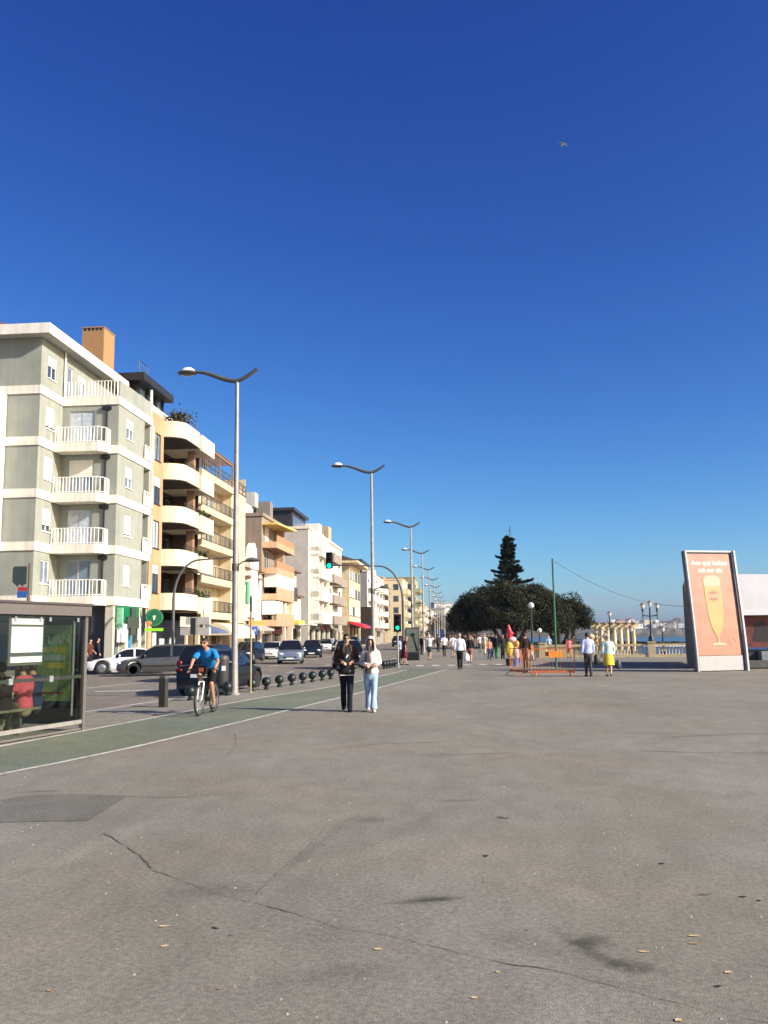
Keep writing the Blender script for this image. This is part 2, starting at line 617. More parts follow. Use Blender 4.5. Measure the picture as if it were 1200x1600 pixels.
# road paint: centre dashes and a line
def road_mark(a, b, w, z=-0.106):
    a, b = Vector(a), Vector(b)
    t = (b - a).normalized()
    q = Vector((-t.y, t.x)) * w * .5
    mb = MB()
    mb.face([(a.x - q.x, a.y - q.y, z), (b.x - q.x, b.y - q.y, z), (b.x + q.x, b.y + q.y, z), (a.x + q.x, a.y + q.y, z)])
    mb.build('road_marking', line_paint, kind='structure', clean=False)
for off_, y0, y1, dash, gap, w in ((-4.2, 12, 260, 2.2, 3.4, .14), (-7.6, 18, 260, 3.0, 4.5, .14), (-1.2, 12, 120, 300, 1, .12)):
    pts = [p for p in offset(K2, off_) if y0 < p.y < y1]
    acc, s0 = 0, None
    for i in range(0, len(pts) - 1):
        seg = (pts[i + 1] - pts[i]).length
        on = (acc % (dash + gap)) < dash
        if on:
            road_mark(pts[i], pts[i] + (pts[i + 1] - pts[i]) * (0.98 if dash > 100 else min(1, dash / seg)), w)
        acc += seg
for px, py, w, l in ((15, 1112, .45, 1.6), (300, 1056, .5, 2.0), (265, 1063, .3, 1.8), (200, 1079, .35, 2.2)):
    g = G(px, py, -.1)
    road_mark((g.x - l * .5, g.y - .2), (g.x + l * .5, g.y + .25), w)

# darker square patch of newer asphalt near the left edge
q = [G(px, py) for px, py in ((-60, 1287), (62, 1284), (139, 1283), (172, 1262), (200, 1244), (130, 1241), (40, 1243), (-60, 1262))]
mb = MB()
mb.face([(p.x, p.y, 0.004) for p in q])
mb.build('asphalt_patch', asphalt_patch, kind='structure', clean=False)
# the long crack
def crack(px, w, name='pavement_crack', m=None, z=0.004, seed=3):
    r_ = random.Random(seed)
    g = [G(*p) for p in px]
    pts = curve_interp([(p.x, p.y) for p in g], 0.035)
    pts = [p + Vector((noise.noise((p.x * 9, p.y * 9, seed)) * .018 + r_.uniform(-.004, .004), noise.noise((p.x * 9, p.y * 9, seed + 7)) * .018 + r_.uniform(-.004, .004))) for p in pts]
    ww = [max(.0015, w * (0.55 + 1.1 * noise.noise((i * .11, seed, 0)) + .45 * noise.noise((i * .6, seed, 4)))) for i in range(len(pts))]
    return ribbon(name, offset(pts, lambda i: -ww[i] * .5), offset(pts, lambda i: ww[i] * .5), z, m)
crack_m = mat('crack_dirt', (0.115, 0.098, 0.074), rough=1, var=0.3, scale=30)
crack([(165, 1303), (182, 1313), (206, 1329), (222, 1341), (236, 1357)], .022, m=crack_m, seed=3)
crack([(237, 1360), (262, 1368), (300, 1383), (345, 1399), (400, 1412), (470, 1431), (530, 1450), (600, 1461), (640, 1470), (720, 1490), (800, 1508), (870, 1518), (950, 1540), (1040, 1563), (1120, 1583), (1230, 1604)], .0085, m=crack_m, seed=5)
crack([(393, 1406), (430, 1368), (470, 1335), (505, 1298)], .010, m=mat('faint_seam', (0.185, 0.166, 0.136), var=.2), seed=8)
seam = mat('old_tyre_trace', (0.205, 0.184, 0.150), rough=.95, var=.15, scale=4)
crack([(165, 1302), (215, 1278), (260, 1250), (300, 1225), (340, 1195), (366, 1168), (369, 1150), (360, 1143)], .030, 'tyre_mark', seam, seed=12)
crack([(200, 1245), (270, 1246), (330, 1244)], .03, 'tyre_mark', seam, seed=14)
crack([(1020, 1162), (1060, 1152), (1120, 1149), (1200, 1146)], .07, 'tyre_mark', seam, seed=16)
crack([(660, 1181), (720, 1179), (800, 1176)], .05, 'tyre_mark', seam, seed=17)
crack([(505, 1172), (580, 1163), (690, 1160)], .05, 'tyre_mark', seam, seed=19)
crack([(1000, 1173), (1100, 1176), (1220, 1177)], .06, 'tyre_mark', seam, seed=21)

# sea, surf, breakwater, far shore
sea_m = mat('sea_water', (0.018, 0.045, 0.085), rough=0.25, var=0.35, scale=0.03, bump=1.0, bscale=0.35, spec=0.5)
mb = MB()
N = 70
vs = []
def sea_z(x, y):
    fade = max(0.12, 1 - (y - 60) / 900)
    return -5 + fade * (0.8 * noise.noise((x * .02, y * .06, 0)) + 0.5 * noise.noise((x * .06, y * .17, 3)))
ys = [20 + 1500 * (j / N) ** 2 for j in range(N + 1)]
xs = [10 + 1400 * (i / N) ** 1.8 for i in range(N + 1)]
for y in ys:
    for x in xs:
        vs.append((x, y, sea_z(x, y)))
mb.add(vs, [(j * (N + 1) + i, j * (N + 1) + i + 1, (j + 1) * (N + 1) + i + 1, (j + 1) * (N + 1) + i) for j in range(N) for i in range(N)])
mb.build('sea', sea_m, kind='structure', smooth=60)
mb = MB()
mb.face([(-1000, -3000, -6.6), (30000, -3000, -6.6), (30000, 30000, -6.6), (-1000, 30000, -6.6)])
mb.build('sea_floor', sea_m, kind='structure')
foam = mat('sea_foam', (0.80, 0.83, 0.85), rough=0.9, var=0.12, scale=.8)
for x0, x1, y, h, sd in ((55, 100, 215, 1.5, 1), (80, 115, 260, 1.3, 2), (36, 62, 138, .9, 3), (42, 54, 165, .8, 4), (110, 190, 420, 1.6, 5), (150, 200, 560, 1.6, 6), (60, 74, 190, 1.0, 7), (33, 43, 112, .7, 8)):
    m_ = int((x1 - x0) / 1.2)
    pts, rr = [], []
    for i in range(m_ + 1):
        x = x0 + (x1 - x0) * i / m_
        e = math.sin(math.pi * i / m_) ** .5 if 0 < i < m_ else 0.05
        pts.append((x, y + 4 * noise.noise((x * .07, sd, 1)), sea_z(x, y) - .2 + .25 * noise.noise((x * .2, sd, 2))))
        rr.append((max(.1, 2.2 * e), max(.05, h * e * (0.6 + .5 * noise.noise((x * .35, sd, 5))))))
    mb = MB()
    mb.tube(pts, rr, 8, hint=(0, 1, 0))
    mb.build('breaking_wave', foam, kind='stuff', smooth=50)
rock = mat('breakwater_rock', (0.09, 0.085, 0.08), var=0.4, scale=.08)
mb = MB()
m_ = 150
for j, (dy, z) in enumerate(((0, -6), (10, 2), (16, 7), (30, 7.5), (44, -6))):
    for i in range(m_ + 1):
        x = 330 + 1500 * i / m_
        mb.v.append((x, 1290 + dy + 6 * noise.noise((x * .05, dy, 0)) + (x - 330) * .1, z + (1.6 * noise.noise((x * .08, j * 3.1, 2)) if 0 < j < 4 else 0)))
mb.f = [(j * (m_ + 1) + i, j * (m_ + 1) + i + 1, (j + 1) * (m_ + 1) + i + 1, (j + 1) * (m_ + 1) + i) for j in range(4) for i in range(m_)]
mb.m = [0] * len(mb.f)
mb.build('breakwater', rock, kind='structure')
hill_m = mat('far_hillside', (0.10, 0.095, 0.07), var=0.5, scale=.012)
def hill_h(x, y):
    t = min(1, max(0, (y - 1690) / 300))
    edge = min(1, max(0, (x + 500) / 300))
    return -7 + t * (26 + 16 * noise.noise((x * .0016, y * .002, 4)) + 7 * noise.noise((x * .008, y * .006, 9))) * 1.0
mb = MB()
NX, NY = 110, 12
for j in range(NY + 1):
    for i in range(NX + 1):
        x, y = -300 + 4200 * i / NX, 1690 + 900 * j / NY
        mb.v.append((x, y, hill_h(x, y)))
mb.f = [(j * (NX + 1) + i, j * (NX + 1) + i + 1, (j + 1) * (NX + 1) + i + 1, (j + 1) * (NX + 1) + i) for j in range(NY) for i in range(NX)]
mb.m = [0] * len(mb.f)
mb.build('hills', hill_m, kind='structure', smooth=60)
# ---------------------------------------------------------------- houses along the road
SD = Vector((0.0857, 1, 0)).normalized()          # along the street
SN = Vector((SD.y, -SD.x, 0))                     # out of the facades, towards the sea
O1 = Vector((-16.1, 53.3, 0))
FRZ = math.atan2(SD.y, SD.x)                      # local x along the street, local y into the house
def fu(px, out=0.0, py=950):
    d = ray(px, py)
    q = O1 + SN * out
    return (q.y * d.x - q.x * d.y) / (SD.x * d.y - SD.y * d.x)
def street(u, out=0.0):
    return O1 + SD * u + SN * out

def wall(mb, o, ux, n_in, w, z0, z1, holes=(), depth=.16):
    """A wall panel with real openings and reveals. o is its lower start, holes are (u0, u1, z0, z1)."""
    o, ux, n_in = Vector(o), Vector(ux), Vector(n_in)
    us = sorted(set([0, w] + [h[0] for h in holes] + [h[1] for h in holes]))
    zs = sorted(set([z0, z1] + [h[2] for h in holes] + [h[3] for h in holes]))
    pt = lambda u, z, d=0: o + ux * u + Vector((0, 0, z)) + n_in * d
    for a, b in zip(us, us[1:]):
        for c, e in zip(zs, zs[1:]):
            mu, mz = (a + b) / 2, (c + e) / 2
            if any(h[0] < mu < h[1] and h[2] < mz < h[3] for h in holes):
                continue
            mb.face([pt(a, c), pt(b, c), pt(b, e), pt(a, e)])
    for h in holes:
        a, b, c, e = h[:4]
        for p, q in (((a, c), (b, c)), ((b, c), (b, e)), ((b, e), (a, e)), ((a, e), (a, c))):
            mb.face([pt(*p), pt(*q), pt(*q, depth), pt(*p, depth)])

WM = {}
def window(parent, o, ux, w, h, leaves=2, blind=0.0, pane=None, frame=None, sill=True, dep=.05, rails=0, bm=None):
    """A window set into an opening: frame with sill, glass behind it, roller blind over the top part."""
    frame = frame or white_trim
    pane = pane or glass
    ux = Vector(ux)
    k = (round(w, 2), round(h, 2), leaves, sill, dep, rails, frame.name)
    if k not in WM:
        m = MB()
        t = .055
        y0, y1 = dep, dep + .06
        m.box(0, t, y0, y1, 0, h)
        m.box(w - t, w, y0, y1, 0, h)
        m.box(t, w - t, y0, y1, 0, t)
        m.box(t, w - t, y0, y1, h - t, h)
        for i in range(1, leaves):
            x = w * i / leaves
            m.box(x - .04, x + .04, y0 + .005, y1 - .005, t, h - t)
        for i in range(rails):
            z = h * (i + 1) / (rails + 1)
            m.box(t, w - t, y0 + .01, y1 - .01, z - .035, z + .035)
        if sill:
            m.box(-.04, w + .04, -.06, dep, -.05, -.002)
        WM[k] = m.mesh('window', frame)
    o_ = put('window', WM[k], parent, o, math.atan2(ux.y, ux.x))
    kp = ('pane', round(w, 2), round(h, 2), dep, pane.name)
    if kp not in WM:
        WM[kp] = MB().box(.05, w - .05, dep + .025, dep + .035, .05, h - .05).mesh('pane', pane)
    put('pane', WM[kp], o_)
    if blind > 0:
        bm = bm or mat('roller_blind', (.74, .72, .64), rough=.6, var=.06)
        kb = ('blind', round(w, 2), round(h, 2), round(blind, 2), dep, bm.name)
        if kb not in WM:
            m = MB()
            zz = h * (1 - blind)
            n = max(1, int(h * blind / .11))
            for i in range(n):
                a = zz + (h - zz) * i / n
                m.box(.03, w - .03, dep - .03 + .008 * (i % 2), dep - .004, a, a + (h - zz) / n - .004)
            WM[kb] = m.mesh('blind', bm)
        put('blind', WM[kb], o_)
    return o_
def railing(parent, pts, z, h=.95, step=.13, m=None, bw=.018, name='railing', posts=True, rails=(0, 1), bars=True):
    """Balusters, posts and handrail along a polyline; too fine to pick apart one by one."""
    mb = MB()
    m = m or white_trim
    for a, b in zip(pts, pts[1:]):
        a, b = Vector(a), Vector(b)
        L = (b - a).length
        d = (b - a) / L
        for f in rails:
            zz = z + .08 + (h - .08) * f
            mb.tube([(a.x, a.y, zz), (b.x, b.y, zz)], .028, 4)
        n = max(1, int(L / step))
        if bars:
            for i in range(n + 1):
                p = a + d * (L * i / n)
                mb.tube([(p.x, p.y, z), (p.x, p.y, z + h - .01)], bw, 4)
        if posts:
            k = max(1, int(L / 1.3))
            for i in range(k + 1):
                p = a + d * (L * i / k)
                mb.tube([(p.x, p.y, z), (p.x, p.y, z + h)], .035, 4)
    return mb.build(name, m, parent, kind='stuff', clean=False)

X_ = (1, 0, 0); Y_ = (0, 1, 0); NY_ = (0, -1, 0)
# ================= green-grey corner house
sage = stucco('sage_render', (.285, .302, .262), streak=.08)
cream_band = stucco('cream_band', (.76, .72, .61), streak=.16)
t = thing('apartment_house', 'sage green apartment house with cream bands at the left edge', 'apartment building', O1, FRZ)
zf = [3.7 + 3.05 * k for k in range(6)]
U0, YA = -3.0, 3.55
mb = MB()
door_m = []
h1, h2, hB, hT = [], [], [], []
for k in range(5):
    s = zf[k] + .5
    h1.append((.86, 1.98, s + .72, s + 2.08))
    if k < 4:
        h2.append((1.35, 2.55, s + .72, s + 2.05))
        hB.append((.5, 2.05, s, s + 2.2))
wall(mb, (U0, 16, 0), NY_, X_, 16 - YA, 3.7, 19.3)
wall(mb, (U0, YA, 0), X_, Y_, 3.0, 3.7, 19.3, h1)
wall(mb, (0, YA, 0), NY_, X_, YA, 3.7, 16.4, hB)
wall(mb, (0, 0, 0), X_, Y_, 4.35, 3.7, 16.4, h2)
wall(mb, (0, YA, 0), X_, Y_, 8.2, 15.9, 19.3, [(.55, 1.25, 16.45, 18.6), (2.0, 3.2, 17.1, 18.5)])
mb.box(8.0, 8.2, YA + .01, 16, 3.7, 19.3)
mb.box(4.35, 5.8, 1.1, 1.2, 3.7, 16.4)
mb.box(4.35, 4.5, .003, 1.1, 3.7, 16.4)
mb.box(5.66, 5.8, .05, 1.1, 3.7, 16.4)
mb.box(.15, 5.8, .003, .18, 16.42, 17.45)
mb.box(5.62, 5.8, .2, YA, 16.42, 17.45)
mb.face([(0, 0, 16.4), (5.8, 0, 16.4), (5.8, YA, 16.4), (0, YA, 16.4)])
mb.face([(U0, YA, 3.7), (0, YA, 3.7), (0, 16, 3.7), (U0, 16, 3.7)])
mb.build('wall', sage, t, clean=False)
for k in range(5):
    z = zf[k]
    s = z + .5
    m = MB()
    m.box(U0 - .07, U0 + .02, YA - .07, 16, z, s)
    m.box(U0 + .02, .0 if k < 4 else -.07, YA - .07, YA + .02, z, s)
    if k == 4:
        m.box(-.07, .02, -.07, YA + .02, z, s)
    else:
        m.box(-.07, .02, -.07, .40, z, s)
    m.box(.02, 5.86, -.07, .02, z, s)
    m.box(4.3, 5.86, .02, 1.1, z, s)
    m.build('floor_band', cream_band, t)
    bl = [.12, 0, .15, .92, .42][k]
    window(t, (U0 + .86, YA, s + .72), X_, 1.12, 1.36, 2, [.0, .72, .97, .88, .45][k], pane=[glass_mid, glass, glass, glass, glass][k])
    if k < 4:
        window(t, (1.35, 0, s + .72), X_, 1.2, 1.33, 2, [.0, .9, .55, .5][k], pane=[glass_curtain, glass, glass_mid, glass_mid][k])
        window(t, (0, YA - .5, s), NY_, 1.55, 2.2, 2, [0, 0, .48, .0][k], pane=[glass_mid, glass_curtain, glass_mid, glass_curtain][k], sill=False, rails=1 if k == 1 else 0, frame=mat('grey_frame', (.36, .38, .42), rough=.5, var=.05))
        slab = MB()
        slab.prism([(-.075, YA - .075), (-.075, .42), (-.7, .42), (-1.15, .8), (-1.15, YA - .075)], z - .03, s)
        slab.build('balcony_slab', cream_band, t)
        railing(t, [(-1.1, YA - .1), (-1.1, .85), (-.72, .48), (-.08, .48)], s, .95, .19, bw=.024)
        railing(t, [(4.36, -.12), (5.82, -.12)], s, .95, .25, name='loggia_railing')
        m = MB().box(4.36, 5.82, -.10, -.05, s + .05, s + .72)
        m.build('loggia_parapet', white_paint, t)
        MB().box(5.70, 5.86, -.16, .05, s, s + 2.55 if k else s + .9).build('loggia_column', white_paint, t)
        m = MB()
        m.bar((-.06, .72, s), (-.06, .72, z + 3.0), .055, 8)
        m.build('drainpipe', dark_metal, t)
        MB().box(-.16, -.01, .45, 1.0, z + 2.72, z + 2.95).build('gutter_box', dark_metal, t)
railing(t, [(-.02, YA - .15), (-.02, .1)], 16.4, 1.0, .2, bw=.024)
MB().bar((-.1, YA - .12, 16.4), (-.1, YA - .12, 19.3), .06, 8).build('drainpipe', white_paint, t)
MB().box(5.75, 5.9, .0, .12, 15.9, 18.4).build('corner_pier', white_paint, t)
window(t, (.55, YA, 16.45), X_, .7, 2.15, 1, 0, pane=glass_mid, sill=False)
window(t, (2.0, YA, 17.1), X_, 1.2, 1.4, 2, .3, pane=glass_mid)
# enclosed white bay on the far left of the side wall
for k in (1, 2, 3):
    s = zf[k] + .5
    m = MB()
    if k > 0:
        m.box(U0 - 1.05, U0 - .08, 5.5, 8.4, zf[k] - .05, s + 2.5)
    bay = m.build('enclosed_balcony', white_paint, t)
    window(t, (U0 - 1.06, 8.2, s + .85), NY_, 2.5, 1.5, 3, 0, sill=False, dep=-.02)
# roof slab
m = MB()
m.box(U0 - .75, 8.6, YA - .75, 16.6, 19.3, 19.42)
roof = m.build('roof', mat('soffit', (.42, .42, .38), rough=.9), t)
m = MB()
m.box(U0 - .8, 8.65, YA - .80, YA - .72, 19.28, 19.88)
m.box(U0 - .8, U0 - .72, YA - .72, 16.6, 19.28, 19.88)
m.build('fascia', white_paint, roof)
MB().xprism([(YA - .5, 19.43), (9.5, 21.0), (16.6, 19.43)], U0 - .5, 8.6).build('tile_slope', roof_tile, roof)
tan = mat('chimney_brick', (.33, .20, .09), rough=.9, var=.12, scale=3, bump=.2)
m = MB().box(6.0, 7.9, 3.6, 5.15, 19.43, 23.05)
ch = m.build('chimney', tan, t)
for i in range(5):
    MB().box(5.99, 6.05, 3.75 + i * .28, 3.92 + i * .28, 22.86, 23.03).build('flue_slot', black_plastic, ch)
MB().box(5.96, 7.94, 3.56, 5.19, 23.05, 23.12).build('chimney_cap', tan, ch)
m = MB()
m.bar((U0 - .3, 7.6, 19.6), (U0 - .3, 7.6, 21.2), .02, 5)
for i in range(4):
    m.bar((U0 - .3, 7.2, 20.4 + i * .2), (U0 - .3, 8.0, 20.4 + i * .2), .012, 4)
m.build('aerial', galv, t)
# ground floor with shops
tile_d = mat('dark_tiles', (.035, .035, .045), rough=.35, var=.25, scale=7)
pale_col = stucco('pale_column', (.50, .48, .38))
m = MB()
m.box(U0 + .4, U0 + .5, YA, 16, 0, 3.7)
m.box(.35, .45, .0, YA + .5, 0, 3.7)
m.box(U0 + .5, .35, YA + .4, YA + .5, 0, 3.7)
m.box(.45, 5.8, .55, .65, 0, 3.7)
m.build('shop_wall', tile_d, t)
for r_ in range(9):
    for c_ in range(3):
        MB().box(.32, .349, .25 + c_ * .42, .64 + c_ * .42, 1.95 + r_ * .19, 2.12 + r_ * .19).build('cladding_board', mat('cladding_dark', (.05, .05, .065), rough=.5, var=.2), t)
for u_, w in ((.02, .4), (2.05, .5), (4.3, .55), (5.55, .22)):
    MB().box(u_, u_ + w, .02, .5, 0, 3.7).build('column', pale_col, t)
green_s = mat('shop_green', (.005, .16, .065), rough=.35, var=.2, scale=2)
MB().box(.45, 4.25, -.02, .015, 2.75, 3.68).build('shop_fascia', green_s, t)
m = MB()
m.box(2.0, 4.0, -.14, -.06, 2.35, 3.05)
m.box(2.6, 3.4, -.145, -.055, 1.9, 3.6)
m.build('pharmacy_cross', mat('cross_dark', (.05, .06, .045), rough=.4, var=.1), t)
MB().box(.55, .72, -.35, .28, 2.3, 3.55).build('hanging_sign', mat('sign_mint', (.25, .55, .35), rough=.4, var=.3, scale=4), t)
sw = mat('sign_white', (.80, .80, .78), rough=.4, var=.04)
MB().box(.55, 2.0, -.10, -.04, 1.5, 2.6).build('white_sign', sw, t)
MB().box(1.1, 1.45, -.06, -.025, 3.15, 3.5).build('white_sign', sw, t)
MB().box(3.9, 5.0, -.02, .04, 2.75, 3.0).build('white_sign', sw, t)
MB().box(3.95, 4.35, -.12, -.04, 1.6, 2.7).build('white_sign', sw, t)
MB().box(3.3, 3.9, .26, .30, .9, 2.1).build('poster_blue', mat('poster_blue', (.05, .22, .35), rough=.4, var=.6, scale=3), t)
for u_, w in ((.5, 1.5), (2.6, 1.6), (4.9, .7)):
    o2 = MB().box(u_, u_ + w, .40, .44, .1, 2.5).build('shop_window', mat('shop_glass', (.12, .16, .17), rough=.08, var=.5, scale=1.5), t)
    for q in (u_, u_ + w - .06):
        MB().box(q, q + .06, .36, .40, .1, 2.5).build('shop_frame', white_trim, o2)

# ================= house with curved balconies
peach = stucco('peach_render', (.45, .285, .165))
cream_p = stucco('cream_parapet', (.62, .555, .43), streak=.2)
brown_c = stucco('brown_pillar', (.30, .19, .13))
dark_in = mat('bronze_glazing', (.028, .022, .018), rough=.25, var=.3, scale=1.2)
t2 = thing('apartment_house', 'peach apartment house with rounded cream balconies and a black rooftop storey', 'apartment building', O1 + SD * 5.82, FRZ)
def U2(px, out=0):
    return fu(px, out) - 5.82
E_ = 15.75 - 5.82
zb = [3.62 + 3.02 * k for k in range(5)]
mb = MB()
hol = [(.75, 1.95, z + 1.1, z + 3.0) for z in zb[:4]]
wall(mb, (0, 0, 0), X_, Y_, 2.5, 3.0, 17.0, hol)
mb.box(2.34, 2.5, .01, 1.8, 3.0, 17.0)
mb.box(0, E_ + .2, 4.5, 14, 3.0, 16.9)
mb.face([(0, 0, 3.0), (2.5, 0, 3.0), (2.5, 4.5, 3.0), (0, 4.5, 3.0)])
mb.face([(0, 0.0, 17.0), (2.5, 0, 17.0), (2.5, 4.5, 17.0), (0, 4.5, 17.0)])
mb.build('wall', peach, t2, clean=False)
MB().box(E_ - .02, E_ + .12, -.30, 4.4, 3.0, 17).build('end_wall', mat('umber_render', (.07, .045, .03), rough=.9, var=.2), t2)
MB().box(2.5, E_ - .03, 1.7, 1.8, 0, 17).build('loggia_wall', dark_in, t2)
for k in range(4):
    window(t2, (.75, 0, zb[k] + 1.1), X_, 1.2, 1.9, 2, [.3, 0, .35, 0][k], pane=[glass, glass_curtain, glass, glass_mid][k], frame=dark_metal)
    for u_, w in ((3.2, 1.9), (5.8, 1.6), (8.0, 1.2)):
        window(t2, (u_, 1.62, zb[k] + .45), X_, w, 2.05, 2, 0, pane=glass, frame=mat('bronze_frame', (.06, .05, .045), rough=.5), sill=False, dep=.0)
def plan(dy, y_step):
    pts = []
    for i in range(9):
        a = math.pi / 2 * i / 8
        pts.append((2.45 + 1.15 * (1 - math.cos(a)) - dy * math.cos(a) * -1 * .0, .0 - 1.35 * math.sin(a)))
    pts += [(5.0, -1.38), (12.35 - 5.82, -1.38)]
    return pts
for k in range(5):
    z = zb[k]
    out_ = plan(0, 0)
    n = len(out_)
    inn = [(x + .14 if i < 8 else x, y + (.14 if i > 2 else .05)) for i, (x, y) in enumerate(out_)]
    m = MB()
    m.prism(out_ + [(6.53, 1.7), (2.45, 1.7)], z + .02, z + .28)
    for i in range(n - 1):
        m.prism([out_[i], out_[i + 1], inn[i + 1], inn[i]], z + .28, z + 1.16)
    bp_ = m.build('balcony_parapet', cream_p, t2, smooth=40)
    MB().prism([(x, y * .94 + .02) for x, y in out_] + [(6.5, 1.69), (2.52, 1.69)], z - .03, z + .012).build('soffit', mat('soffit_shade', (.055, .04, .03), rough=.8, var=.2), bp_)  # dark brown colour paints in the shade under the balcony slabs
    m = MB()
    m.box(6.53, E_, -1.55, -1.40, z - .18, z + 1.02)
    m.box(6.53, E_, -1.40, 1.7, z - .02, z + .26)
    m.box(E_ - .14, E_, -1.4, .2, z + .26, z + 1.02)
    m.build('balcony_parapet', cream_p, t2)
    if k < 4:
        railing(t2, [(3.7, -1.2), (6.5, -1.2)], z + 1.12, .42, .4, dark_metal, .01, posts=False, rails=(0, .5, 1))
        MB().box(E_ - 2.6, E_ - 2.1, -.7, -.2, z + .26, z + 3.02).build('pillar', brown_c, t2)
    for j in range(2 if k in (0, 1, 2) else 0):
        mb = MB()
        for q in range(60):
            c_ = Vector((7.4 + j * 1.3 + rng.gauss(0, .35), -1.25 + rng.gauss(0, .12), z + 1.1 + abs(rng.gauss(0, .18))))
            a_, b_ = Vector((rng.gauss(0, .1), rng.gauss(0, .1), rng.gauss(0, .1))), Vector((rng.gauss(0, .1), rng.gauss(0, .1), rng.gauss(0, .1)))
            mb.face([c_, c_ + a_, c_ + a_ + b_, c_ + b_])
        mb.build('balcony_plant', mat('potted_green', (.05, .07, .025), var=.5, scale=5), t2, clean=False)
MB().box(0, E_, .6, .7, 0, 3.0).build('shop_front', mat('shop_dark', (.010, .010, .012), rough=.4, var=.4, scale=1.5), t2)
for u_, w, z, h in ((.9, 1.0, .2, 2.2), (2.6, .8, .2, 1.9), (4.1, 1.0, .2, 1.5), (6.3, 1.2, .2, 1.6)):
    MB().box(u_, u_ + w, .55, .6, z, z + h).build('shop_window', mat('shop_glass_pale', (.45, .52, .50), rough=.1, var=.3, scale=2), t2)
MB().box(4.2, 7.2, -.9, -.85, 2.5, 3.2).build('shop_sign', mat('shop_sign_pale', (.62, .52, .36), rough=.5, var=.2, scale=3), t2)
MB().box(0.02, .7, -.05, .5, 0, 3.3).build('corner_pillar', peach, t2)
# rooftop storey
blk = mat('rooftop_black', (.022, .022, .024), rough=.5, var=.15)
pu = 9.5 - 5.82
MB().box(pu - 1.0, pu + 5.6, 1.6, 10, 20.0, 20.55).build('rooftop_roof', blk, t2)
m = MB()
for u_ in (0, 1.9, 3.8, 5.3):
    m.box(pu + u_ - .1, pu + u_ + .1, 2.3, 2.5, 17, 20.0)
m.box(pu - .2, pu, 2.4, 10, 17.0, 20.0)
m.box(pu, pu + 5.4, 6, 10, 17, 20.0)
m.build('rooftop_frame', blk, t2)
MB().box(pu, pu + 5.3, 2.55, 2.6, 17.2, 19.9).build('rooftop_glazing', mat('rooftop_glass', (.20, .30, .36), rough=.06, var=.3, scale=1.2), t2)
MB().box(2.2, pu + 5.2, .9, 1.05, 17.0, 18.1).build('terrace_parapet', cream_p, t2)
MB().box(0.2, 4.2, .4, .55, 17.0, 17.6).build('terrace_parapet', cream_p, t2)
railing(t2, [(pu - .9, 2.0), (pu + .8, 2.0)], 20.55, .9, .35, blk, .012)
railing(t2, [(pu + 5.2, 1.0), (E_ + 1.5, 1.0)], 18.0, 1.0, .5, blk, .014, rails=(0, .33, .66, 1))
railing(t2, [(3.9, -1.1), (6.5, -1.1)], 16.9, .8, .5, blk, .014, rails=(.5, 1))
mb = MB()
for i in range(260):
    c_ = Vector((4.2 + rng.gauss(0, .38), -.6 + rng.gauss(0, .38), 17.45 + rng.gauss(0, .28)))
    a_, b_ = Vector((rng.gauss(0, .12), rng.gauss(0, .12), rng.gauss(0, .12))), Vector((rng.gauss(0, .12), rng.gauss(0, .12), rng.gauss(0, .12)))
    mb.face([c_, c_ + a_, c_ + a_ + b_, c_ + b_])
pl = thing('terrace_plant', 'round dark shrub in a clay pot on the top rounded balcony', 'plant', (t2.matrix_basis @ Vector((0, 0, 0))), FRZ)
mb.build('foliage', mat('terrace_shrub', (.04, .03, .018), var=.4, scale=4), pl, clean=False)
MB().lathe([(.2, 16.72), (.3, 17.2), (.33, 17.25)], 12, c=(4.2, -.6, 0)).build('pot', mat('terracotta', (.38, .15, .08), var=.15), pl)

# round green sign that hangs between the first two houses
p = P(241, 965, 58.0)
t = thing('pharmacy_sign', 'round green shop sign with a lime strip under it, between the first two houses', 'sign', p, .25)
MB().lathe([(0, -.08), (.55, -.08), (.58, -.04), (.58, .04), (.55, .08), (0, .08)], 28, M=Matrix.Rotation(math.pi / 2, 4, 'X')).build('disc', mat('disc_green', (.01, .10, .04), rough=.35), t, smooth=40)
m = MB()
m.torus((0, -.085, 0), .5, .02, M=Matrix.Rotation(math.pi / 2, 4, 'X'))
m.build('ring', mat('ring_green', (.08, .25, .12), rough=.4), t)
m = MB()
m.box(-.05, .05, -.10, -.085, -.15, .05)
m.box(-.09, .09, -.10, -.085, .02, .12)
m.build('emblem', mat('emblem_mint', (.55, .75, .5)), t)
m = MB()
m.ball((-.32, -.08, -.35), (.18, .05, .14))
m.build('red_emblem', mat('emblem_orange', (.6, .16, .08)), t, smooth=60)
MB().box(-.58, .58, -.08, .08, -.86, -.68).build('lime_strip', mat('lime', (.22, .55, .02), rough=.4), t)
MB().box(-.75, -.55, -.05, .05, -.9, .6).build('bracket', dark_metal, t)

# ================= cream house with recessed balconies
u0 = 15.8; u1 = fu(378)
t3 = thing('apartment_house', 'cream apartment house with dark-railed recessed balconies, behind the nearest lamp', 'apartment building', O1 + SD * u0, FRZ)
L3 = u1 - u0
zs_ = [3.2 + 2.78 * k for k in range(5)]
cream_w = stucco('cream_render', (.56, .475, .33))
u_sw = L3 - 5.2
mb = MB()
ho = []
for k in range(4):
    for u_ in (2.6, 6.4):
        ho.append((u_, u_ + 1.7, zs_[k] + .62, zs_[k] + 2.5))
wall(mb, (0, .9, 0), X_, Y_, u_sw, 3.0, 14.6, ho)
ho2 = [(1.2, 2.6, zs_[k] + 1.3, zs_[k] + 2.5) for k in range(4)]
wall(mb, (u_sw, -.25, 0), X_, Y_, 5.2, 3.0, 15.6, ho2)
mb.box(u_sw, u_sw + .15, -.24, .9, 3.0, 15.0)
mb.box(L3 - .2, L3, -.24, 9, 0.0, 16.6)
mb.box(0, .2, .91, 9, 0.0, 15)
mb.build('wall', cream_w, t3, clean=False)
